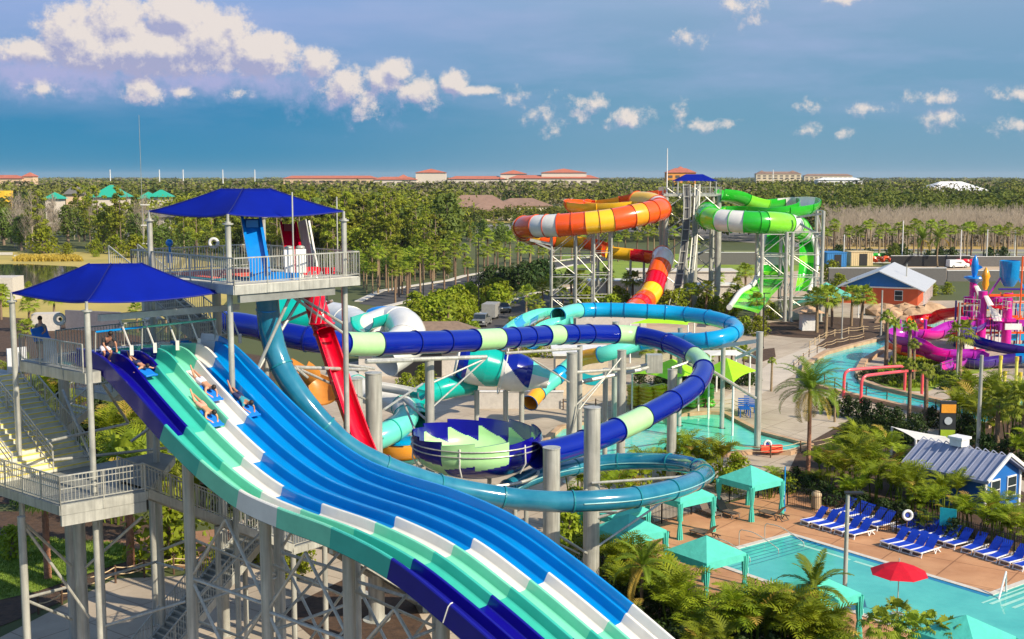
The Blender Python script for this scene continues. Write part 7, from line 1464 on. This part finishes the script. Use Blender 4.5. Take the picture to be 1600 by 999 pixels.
# rows of cabbage palms along the entry road
nrow = 0
for i in range(17):
    x = 590 + i * 17.0 + R.uniform(-4, 4); y = 452 - (x - 590) * .155; SB.put(gz(x, y), 'slim cabbage palm in the row on the far side of the entry road', 'cabbage palms beyond the entry road', R.uniform(.95, 1.25), cat='palm')
for i in range(13):
    x = 620 + i * 19 + R.uniform(-4, 4); y = 474 - (x - 620) * .175; SB.put(gz(x, y), 'slim cabbage palm in the row on the near side of the entry road', 'cabbage palms on the near side of the entry road', R.uniform(.85, 1.1), cat='palm')
for i in range(26):
    x = 550 + R.uniform(0, 130); y = 440 + R.uniform(-16, 45) - (x - 550) * .1; SB.put(gz(x, y), 'cabbage palm in the dense grove between the platform and the road', 'cabbage palms in the grove', R.uniform(.7, 1.1), cat='palm')
for i in range(16):
    x = 860 + i * 15 + R.uniform(-4, 4); SB.put(gz(x, 408 + R.uniform(-3, 3)), 'slim cabbage palm behind the far slide columns', 'cabbage palms behind the far slides', R.uniform(.9, 1.2), cat='palm')
for i in range(38):
    x = 1290 + (i % 20) * 16.5 + R.uniform(-6, 6); y = (402 if i < 20 else 394) + R.uniform(-2, 2); SB.put(gz(x, y), 'cabbage palm in the palm rows round the parking strip', 'cabbage palms round the parking strip', R.uniform(.95, 1.25), cat='palm')
for i, (x, y, s) in enumerate(((1440, 416, 1.15), (1465, 418, 1.3), (1397, 410, 1.3))): (RP if i < 2 else BR).put(gz(x, y), ['large feather palm behind the black fence', 'second large feather palm behind the black fence', 'dark conical tree behind the house ridge'][i], None, 2.2 if i < 2 else .55, cat='palm' if i < 2 else 'tree')
for i in range(14): x = 1300 + R.uniform(0, 300); SHD.put(gz(x, 404 + R.uniform(-4, 8)), 'dark shrub among the parking kerbs', 'dark shrubs in the parking strip', R.uniform(.8, 1.3), cat='shrub')
# pines in the middle-left
for i in range(62):
    x = R.uniform(430, 690); y = R.uniform(392, 430); p = G(x, y); PI.put((p.x, p.y, 0), 'tall pine in the stand behind the high blue canopy' if x < 560 else 'tall slim pine in the stand left of the brown villas', f'pines behind the canopy {"left" if x < 560 else "right"}', R.uniform(.8, 1.04) * (1 if x < 640 else .85), cat='tree')
for i in range(12):
    x = R.uniform(250, 430); p = G(x, R.uniform(392, 410)); PI.put((p.x, p.y, 0), 'tall pine behind the left half of the high canopy', 'pines behind the canopy far left', R.uniform(.75, .9), cat='tree')
for i in range(70):
    x = R.uniform(240, 700); y = R.uniform(385, 432 if x > 450 else 405); p = G(x, y); (BR if i % 3 else WS).put((p.x, p.y, 0), 'bushy broadleaf tree under the pines', 'broadleaf understorey below the pines', R.uniform(.55, 1.05) * (.8 if y > 415 else 1), cat='tree')
for i in range(22):
    x = R.uniform(560, 720); y = R.uniform(430, 446) - (x - 560) * .03; p = G(x, y - 4); (WS if i % 2 else BR).put((p.x, p.y, 0), 'low green tree behind the palm rows', 'low trees behind the palm rows', R.uniform(.4, .7), cat='tree')
for i in range(34):
    x = R.uniform(700, 900); y = R.uniform(362, 392); p = G(x, y); (WS if i % 3 else PI).put((p.x, p.y, 0), 'green tree in the belt behind the road, left of the orange slide', 'trees between the road and the brown villas', R.uniform(.5, .85) * (.75 if i % 3 == 0 else 1), cat='tree')
for i in range(30):
    x = R.uniform(420, 700); y = R.uniform(388, 412); p = G(x, y); (BR if i % 2 else WS).put((p.x, p.y, 0), 'large spreading tree among the pines', 'large spreading trees among the pines', R.uniform(1.25, 1.95), cat='tree')
# left woods behind the lake
for i in range(80):
    x = R.uniform(-80, 250); y = R.uniform(368, 394); p = G(x, y); k = R.random(); (BA if k < .46 else WS if k < .62 else BR if k < .85 else PI).put((p.x, p.y, 0), {0: 'grey half-bare tree', 1: 'green tree'}[0 if k < .46 else 1] + ' in the wood behind the lake', f'{"half-bare" if k < .46 else "green"} trees behind the lake', R.uniform(1.0, 1.55) * (.72 if k >= .85 else 1) , cat='tree')
for i, (x, y, s) in enumerate(((70, 396, 1.1), (180, 397, .8), (210, 403, .9), (105, 398, .5), (150, 396, .6), (222, 400, .8))): SH.put(gz(x, y), 'rounded green bush at the edge of the hay field', 'bushes at the hay field edge', s * 2.2, cat='shrub')
for i, (x, y, s) in enumerate(((15, 456, .7), (45, 452, .5), (0, 480, 1.2), (62, 458, .5), (150, 402, .6))): SH.put(gz(x, y), 'bush on the near lake bank', 'bushes on the near lake bank', s, cat='shrub')
for i, (x, y, s) in enumerate(((46, 520, 1.0), (85, 510, 1.0), (40, 560, .9), (2, 500, 1.0), (215, 520, .8), (230, 540, .7), (260, 520, .8), (290, 530, .7))): SBN.put(gz(x, y), ['fan palm just behind the left post of the lower canopy', 'fan palm under the left side of the lower canopy', 'fan palm left behind the lower deck', 'fan palm at the left edge behind the stairs'][i] if i < 4 else 'small fan palm glimpsed through the stair railings', None if i < 4 else 'fan palms behind the stair tower', s, cat='palm')
# garden under the tower
for i, (x, y, s) in enumerate(((205, 890, 1.25), (75, 905, 1.1), (265, 862, .9))): BT.put(gz(x, y), ['palm with a red-brown boot-patterned trunk under the landing', 'palm with a reddish trunk at the left under the landing', 'palm with a reddish trunk near the rope fence'][i], None, s, cat='palm')
for i, (x, y, s) in enumerate(((60, 700, 1.2), (100, 690, 1.4), (190, 760, 1.5), (230, 780, 1.5), (170, 720, 1.4), (210, 700, 1.3), (250, 730, 1.4), (270, 790, 1.2), (60, 640, 1.1), (90, 640, 1.2), (290, 760, 1.2), (310, 800, 1.1), (180, 820, 1.2), (150, 790, 1.0), (330, 760, 1.1), (20, 620, 1.2))): AR.put(gz(x, y), 'areca palm in the garden under the stair tower', 'areca palms under the stair tower', s)
for i, (x, y, s) in enumerate(((262, 880, 1.2), (340, 905, .5), (20, 870, .6), (420, 880, .6), (470, 892, .6), (450, 905, .5))): SH.put(gz(x, y), ['round bright green bush beside the slide leg', 'small bush by the walkway', 'small bush at the left edge', 'low bush under the lower stair', 'low bush right of the lower stair', 'low bush at the walkway bend'][i], None, s, cat='shrub')
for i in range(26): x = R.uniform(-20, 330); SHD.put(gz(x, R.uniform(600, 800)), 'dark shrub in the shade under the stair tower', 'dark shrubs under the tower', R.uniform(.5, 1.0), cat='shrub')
for i in range(22): x = R.uniform(1350, 1530); SHD.put(gz(x, 596 + (x - 1350) * .05 + R.uniform(-14, 10)), 'small shrub on the island bank of the river', 'small shrubs on the island bank', R.uniform(.25, .5), cat='shrub')
# ------------------------------------------------ far woodland: nobody could count it
def woodland(name, n, y0, y1, xr, hr, leafn, size_k, m, mask=None, hk=1.0, seed=5):
    r2 = np.random.default_rng(seed); out = []; mi = []; ms = m if isinstance(m, list) else [m]
    u = r2.random(n); Y = 1 / (1 / y0 + (1 / y1 - 1 / y0) * u); px = r2.uniform(xr[0], xr[1], n)
    for k in range(n):
        if mask and not mask(px[k], Y[k]): continue
        X = (px[k] - 800) / F * Y[k]; sc_ = max(1, Y[k] / 520) ** .8; lf = math.sin(X * .011 + 1.3) + math.sin(Y[k] * .009 + X * .004) + math.sin((X - Y[k]) * .021)
        h = r2.uniform(*hr) * (1 + .10 * lf) * (1.25 if r2.random() < .08 else 1); w_ = h * r2.uniform(.35, .85) * sc_; hh = min(17.6 if 620 < Y[k] < 1400 else 15.0, h * hk * min(1.35, sc_ ** .35))
        if r2.random() < .10 and lf < -.5: continue
        ln = max(16, int(leafn * r2.uniform(.6, 1.2))); nb = 3 if w_ > h * sc_ * .6 else 2
        cl = [((X + r2.uniform(-.5, .5) * w_, Y[k] + r2.uniform(-.5, .5) * w_, hh * r2.uniform(.45, .85)), (w_ * .5, w_ * .5, hh * r2.uniform(.2, .30)), ln // nb) for _ in range(nb)]
        q = cloud(cl, size_k * sc_ * r2.uniform(.65, 1.0), .6, .6, .5); out.append(q); v = lf * .5 + r2.normal() * .9; mi += [min(len(ms) - 1, max(0, int(len(ms) / 2 + v)))] * (len(q) // 4)
    return put(qmesh(name, np.concatenate(out), ms, midx=np.array(mi, dtype=np.int32)), name.replace('_', ' ') + ' spreading to the horizon', 'woodland', kind='stuff')
def mk(px, Y):
    if Y < 430 and px > 230: return px > 880 and px < 1290 and Y > 400
    if 690 < px < 900 and Y < 680: return False
    if 1290 < px and Y < 480: return False
    if 1400 < px and 800 < Y < 930: return False
    if px < 280 and Y < 640: return False
    return not (px < 230 and Y < 400)
woodland('far_woodland', 9000, 400, 9000, (-250, 1850), (10, 17), 44, 1.0, [fardark, farg, farolive, farpale], mk)
woodland('near_wood_edge', 700, 480, 700, (1180, 1800), (11, 16), 160, .75, oakg, seed=8); woodland('mid_wood_edge', 500, 430, 600, (240, 700), (11, 17), 120, .7, pineg, seed=9)
woodland('villa_wood_edge', 160, 560, 600, (690, 900), (4, 7), 90, .6, oakg, seed=12)
def dense_lines(name, n, y0, y1, xr, hr):
    r2 = np.random.default_rng(3); mb = []; 
    Y = 1 / (1 / y0 + (1 / y1 - 1 / y0) * r2.random(n)); px = r2.uniform(*xr, n)
    for k in range(n):
        X = (px[k] - 800) / F * Y[k]; h = r2.uniform(*hr); w_ = .10; a = np.array([X, Y[k], 0]); b = a + np.array([r2.uniform(-.6, .6), 0, h]); mb.append([a - [w_, 0, 0], a + [w_, 0, 0], b + [.03, 0, 0], b - [.03, 0, 0]])
        for _ in range(16):
            z = h * r2.uniform(.3, .95); o = a + (b - a) * z / h; l = (h - z) * .4 + .6; s_ = r2.uniform(-.8, .8); e = o + np.array([s_ * l, r2.uniform(-.5, .5), l]); mb.append([o - [.05, 0, 0], o + [.05, 0, 0], e + [.02, 0, 0], e - [.02, 0, 0]])
    return put(qmesh(name, np.array(mb).reshape(-1, 3), [mat('pale_twig', (.30, .25, .19), .9, 0, .2, .05)]), 'pale leafless thicket beyond the parking strip', 'thicket', kind='stuff')
dense_lines('leafless_thicket', 2600, 372, 470, (1280, 1850), (7, 12)); woodland('thicket_undergrowth', 260, 372, 440, (1285, 1850), (2, 4), 60, .5, bareg, seed=14)
def grasscover(name, px, n, h, m, z=.1, lab=None, seed=1):
    r2 = np.random.default_rng(seed); pts = gp(*px); xs = [p[0] for p in pts]; ys = [p[1] for p in pts]; out = []
    def inside(x, y):
        c = False; j = len(pts) - 1
        for i in range(len(pts)):
            if (pts[i][1] > y) != (pts[j][1] > y) and x < (pts[j][0] - pts[i][0]) * (y - pts[i][1]) / (pts[j][1] - pts[i][1]) + pts[i][0]: c = not c
            j = i
        return c
    k = 0
    while k < n:
        x, y = r2.uniform(min(xs), max(xs)), r2.uniform(min(ys), max(ys)); k += 1
        if not inside(x, y): continue
        for _ in range(4):
            a = r2.uniform(0, 6.28); w_ = h * .25; o = np.array([x + r2.uniform(-.2, .2), y + r2.uniform(-.2, .2), z]); t_ = np.array([math.cos(a), math.sin(a), 0]); e = o + np.array([t_[1] * h * .5, -t_[0] * h * .5, h * r2.uniform(.6, 1.2)]); out.append([o - t_ * w_, o + t_ * w_, e + t_ * w_ * .3, e - t_ * w_ * .3])
    return put(qmesh(name, np.array(out).reshape(-1, 3), [m]), lab, 'ground cover', kind='stuff')
grasscover('bed_ground_cover', [(1300, 690), (1340, 655), (1400, 655), (1450, 690), (1400, 700), (1330, 700)], 1500, .35, darkg, .05, 'dark ground cover in the bed between lagoon and path')
grasscover('lawn_tuft', [(-20, 850), (20, 838), (180, 850), (235, 868), (160, 890), (60, 925), (-20, 940)], 5000, .10, leafmat('lawn_blade', (.07, .14, .01), (.2, .3, .03), .5, 0), .05, 'short lawn under the stair landing')
grasscover('island_grass', [(1360, 588), (1385, 577), (1400, 556), (1440, 557), (1480, 570), (1500, 590), (1450, 608), (1400, 608)], 2600, .4, shrubg, .12, 'bright grass on the river island')
grasscover('verge_reed', [(30, 403), (120, 403), (130, 409), (20, 409)], 1200, .9, yel, .05, 'tan reeds along the lake')
# ================================================================== people
import bmesh
def skinned(name, joints, edges, m, parent, sub=1):
    me = bpy.data.meshes.new(name); off_ = wloc(parent); names = list(joints); me.from_pydata([tuple(V(joints[k][0]) - off_ * 0) for k in names], [(names.index(a), names.index(b)) for a, b in edges], []); o = bpy.data.objects.new(name, me); COL.objects.link(o)
    s = o.modifiers.new('s', 'SKIN'); o.modifiers.new('ss', 'SUBSURF').levels = sub
    for i, k in enumerate(names): me.skin_vertices[0].data[i].radius = joints[k][1]
    me.skin_vertices[0].data[0].use_root = True
    dg = bpy.context.evaluated_depsgraph_get(); ev = o.evaluated_get(dg); m2 = bpy.data.meshes.new_from_object(ev); o.modifiers.clear(); o.data = m2; m2.materials.clear(); m2.materials.append(m); m2.polygons.foreach_set('use_smooth', [True] * len(m2.polygons)); o.name = name; o.parent = parent; return o
def person(label, loc, rot, pose, sk=skin, shorts=None, shirt=None, hair_l=.0, s=1.0):
    # pose: dict of joint coordinates in local metres
    t = thing('person', label, 'person', loc); t.rotation_euler = rot; t.scale = (s, s, s); J = {}; P = pose
    r = dict(pelvis=(.135, .10), chest=(.15, .10), neck=(.055, .055), head=(.085, .095), crown=(.07, .08), shl=(.06, .06), elbl=(.042, .042), wrl=(.03, .028), shr=(.06, .06), elbr=(.042, .042), wrr=(.03, .028), hipl=(.09, .09), knl=(.06, .06), anl=(.04, .04), toel=(.03, .025), hipr=(.09, .09), knr=(.06, .06), anr=(.04, .04), toer=(.03, .025), waist=(.115, .09), haL=(.035, .016), haR=(.035, .016))
    for k, v in P.items(): J[k] = (v, r[k])
    E = [('pelvis', 'waist'), ('waist', 'chest'), ('chest', 'neck'), ('neck', 'head'), ('head', 'crown'), ('chest', 'shl'), ('shl', 'elbl'), ('elbl', 'wrl'), ('chest', 'shr'), ('shr', 'elbr'), ('elbr', 'wrr'), ('pelvis', 'hipl'), ('hipl', 'knl'), ('knl', 'anl'), ('anl', 'toel'), ('pelvis', 'hipr'), ('hipr', 'knr'), ('knr', 'anr'), ('anr', 'toer')]
    for sd, w_, e_ in (('L', 'wrl', 'elbl'), ('R', 'wrr', 'elbr')):
        d = (V(P[w_]) - V(P[e_])).normalized(); sid = d.cross(V((0, 0, 1))); sid = sid.normalized() if sid.length > .1 else V((1, 0, 0)); pm = V(P[w_]) + d * .07; J['pm' + sd] = (tuple(pm), (.038, .018)); E.append((w_, 'pm' + sd))
        for f, (o_, l_) in enumerate(((-.032, .065), (-.011, .078), (.011, .072), (.032, .055))):
            a = pm + d * .03 + sid * o_; b = a + d * l_ - V((0, 0, .012)); J[f'f{sd}{f}'] = (tuple(b), (.009, .009)); E.append(('pm' + sd, f'f{sd}{f}'))
        th_ = pm - d * .03 - sid * .05; J['th' + sd] = (tuple(th_ + d * .03), (.010, .010)); E.append(('pm' + sd, 'th' + sd))
    skinned('body', J, E, sk, t)
    h, n = V(P['head']), V(P['crown']); up_ = (n - V(P['neck'])).normalized(); MB().blob(h * .35 + n * .65 + up_ * .015 - V(P.get('face', (0, 0, 0))) * .03, (.098, .105, .105), 12, jit=.03).build('hair', hairm, t, smooth=60, world=False)
    def wrap(name, chain, k, m_, part=None):
        Jn = {x: (P[x] if x in P else V(P[x.split('*')[0]]).lerp(V(P[x.split('*')[1]]), float(x.split('*')[2])), tuple(q * k for q in r[x.split('*')[0]])) for x in part}
        skinned(name, {a: (tuple(b[0]), b[1]) for a, b in Jn.items()}, chain, m_, t)
    if shorts: a, b = 'hipl*knl*0.8', 'hipr*knr*0.8'; wrap('swim_shorts', [('pelvis', 'waist'), ('pelvis', 'hipl'), ('pelvis', 'hipr'), ('hipl', a), ('hipr', b)], 1.13, shorts, ['pelvis', 'waist', 'hipl', 'hipr', a, b])
    if shirt: a, b = 'shl*elbl*0.75', 'shr*elbr*0.75'; wrap('shirt', [('waist', 'pelvis'), ('waist', 'chest'), ('chest', 'shl'), ('chest', 'shr'), ('shl', a), ('shr', b)], 1.12, shirt, ['waist', 'pelvis', 'chest', 'shl', 'shr', a, b])
    return t
stand = dict(pelvis=(0, 0, .95), waist=(0, 0, 1.1), chest=(0, 0, 1.32), neck=(0, 0, 1.5), head=(0, .02, 1.62), crown=(0, .02, 1.7), shl=(-.19, 0, 1.42), elbl=(-.27, .05, 1.16), wrl=(-.22, .24, 1.05), shr=(.19, 0, 1.42), elbr=(.27, .05, 1.16), wrr=(.22, .24, 1.05), hipl=(-.1, 0, .9), knl=(-.12, .06, .5), anl=(-.13, 0, .08), toel=(-.15, .14, .03), hipr=(.1, 0, .9), knr=(.13, .1, .5), anr=(.15, -.05, .08), toer=(.18, .1, .03))
clothk = mat('black_cloth', (.02, .02, .025), .8); clothg = mat('grey_cloth', (.25, .22, .18), .8); clothw = mat('white_cloth', (.7, .68, .75), .8); cloths = mat('teal_cloth', (.03, .25, .32), .8); clothn = mat('navy_cloth', (.02, .03, .10), .8)
pp_ = PY(67, 562, 49.0); pos = n1 - S_ * 4.6 + L_ * .75
person('person in grey shirt and dark shorts standing on the lower deck with a mat', (pos.x, pos.y, D1 + .01), (0, 0, rad(160)), stand, skin, clothk, clothg)
def foam(loc, rz, label, slope=0, tilt=None, sz=(1.05, .5, .07)):
    t = thing('foam_mat', label, 'foam mat', loc, 'blue foam riding mats'); mb = MB().box((0, 0, 0), sz); nose = MB(); nose.pipe([(sz[0] / 2, -sz[1] / 2, .02), (sz[0] / 2 + .05, 0, .08), (sz[0] / 2, sz[1] / 2, .02)], .05, 6); mb.build('pad', foamblue, t, world=False); nose.build('nose_roll', foamblue, t, smooth=50, world=False); t.rotation_euler = (0, slope, rz); return t
foam((pos.x + .1, pos.y - .35, D1 + 1.12), rad(-10), 'blue and white mat held by the person on the lower deck', rad(75), sz=(.5, 1.1, .06))
crouch = dict(pelvis=(0, 0, .62), waist=(0, .12, .75), chest=(0, .30, .92), neck=(0, .42, 1.05), head=(0, .50, 1.14), crown=(0, .53, 1.22), shl=(-.2, .32, 1.0), elbl=(-.27, .45, .75), wrl=(-.2, .6, .58), shr=(.2, .32, 1.0), elbr=(.27, .45, .75), wrr=(.2, .6, .58), hipl=(-.1, 0, .58), knl=(-.16, .32, .42), anl=(-.15, .05, .08), toel=(-.16, .2, .03), hipr=(.1, 0, .58), knr=(.16, .32, .42), anr=(.15, .05, .08), toer=(.16, .2, .03))
SL = math.atan2(-S_.x, S_.y)  # facing down the slide (local +y -> S_)
q = SP(-1.6, .55, -.28); person('person in black top leaning forward at the start of the navy lane', (q.x, q.y, q.z), (0, 0, math.atan2(S_.y, S_.x) - math.pi / 2), crouch, skin2, clothw, clothk)
prone = dict(pelvis=(0, 0, .15), waist=(0, .16, .14), chest=(0, .38, .17), neck=(0, .54, .25), head=(0, .63, .32), crown=(0, .68, .38), shl=(-.19, .46, .18), elbl=(-.27, .62, .08), wrl=(-.17, .80, .07), shr=(.19, .46, .18), elbr=(.27, .62, .08), wrr=(.17, .80, .07), hipl=(-.1, -.06, .13), knl=(-.11, -.45, .10), anl=(-.10, -.84, .10), toel=(-.10, -.97, .06), hipr=(.1, -.06, .13), knr=(.12, -.42, .10), anr=(.12, -.78, .30), toer=(.12, -.90, .38))
pronearms = dict(prone); pronearms.update(elbl=(-.38, .52, .12), wrl=(-.55, .62, .12), elbr=(.38, .52, .12), wrr=(.55, .62, .12))
yaw = math.atan2(S_.y, S_.x)
def rider(lat, t_, label, sk, sh, shirt, pose, ml, s=1.0):
    q = SP(t_, lat, -.22); sl_ = math.atan((zt(t_ + .3) - zt(t_ - .3)) / .6); m = Matrix.Rotation(yaw - math.pi / 2, 4, 'Z') @ Matrix.Rotation(sl_, 4, 'X')
    p_ = person(label, (q.x, q.y, q.z), m.to_euler(), pose, sk, sh, shirt, s=s)
    dd = V((S_.x * math.cos(sl_), S_.y * math.cos(sl_), math.sin(sl_))); c = q + dd * (.62 * s); foam((c.x, c.y, c.z + .03), yaw, ml, -sl_, sz=(1.0 * s, .5, .07))
rider(1.45, -.55, 'person lying arms spread at the top of the navy lane', skin, clothn, None, pronearms, 'blue mat under the rider with spread arms in the navy lane', .85)
rider(3.30, 1.1, 'rider in white shorts lying face down in the white lane', skin, clothw, None, prone, 'blue mat under the rider in white shorts')
rider(2.38, 2.35, 'bare-backed rider lying face down in the mint lane, legs up behind', mat('orange_skin', (.62, .30, .16), .5), mat('peach_cloth', (.7, .35, .25), .8), None, prone, 'blue mat under the bare-backed rider in the mint lane', 1.0)  # this rider's skin is a more orange tone
rider(4.28, 2.2, 'rider in teal shirt and dark shorts in the blue lane', skin2, clothn, cloths, prone, 'blue mat under the rider in the blue lane')
# render settings
# air: pale haze box round the whole scene
hz_ = bpy.data.materials.new('haze_air'); hz_.use_nodes = True; hn = hz_.node_tree; hn.nodes.clear(); ho = hn.nodes.new('ShaderNodeOutputMaterial'); hv = hn.nodes.new('ShaderNodeVolumePrincipled'); hv.inputs['Color'].default_value = (.70, .82, .95, 1); hv.inputs['Density'].default_value = 4e-5; hn.links.new(hv.outputs[0], ho.inputs['Volume'])
hb = MB().box((0, 6800, 30), (24600, 14600, 64)).build('haze', hz_); put(hb, 'thin pale haze softening the far woods and hotels', 'haze', kind='stuff')
sc.cycles.volume_bounces = 0
sc.cycles.use_denoising = True; sc.cycles.max_bounces = 6; sc.cycles.diffuse_bounces = 3; sc.cycles.glossy_bounces = 3; sc.cycles.transmission_bounces = 3; sc.cycles.transparent_max_bounces = 4
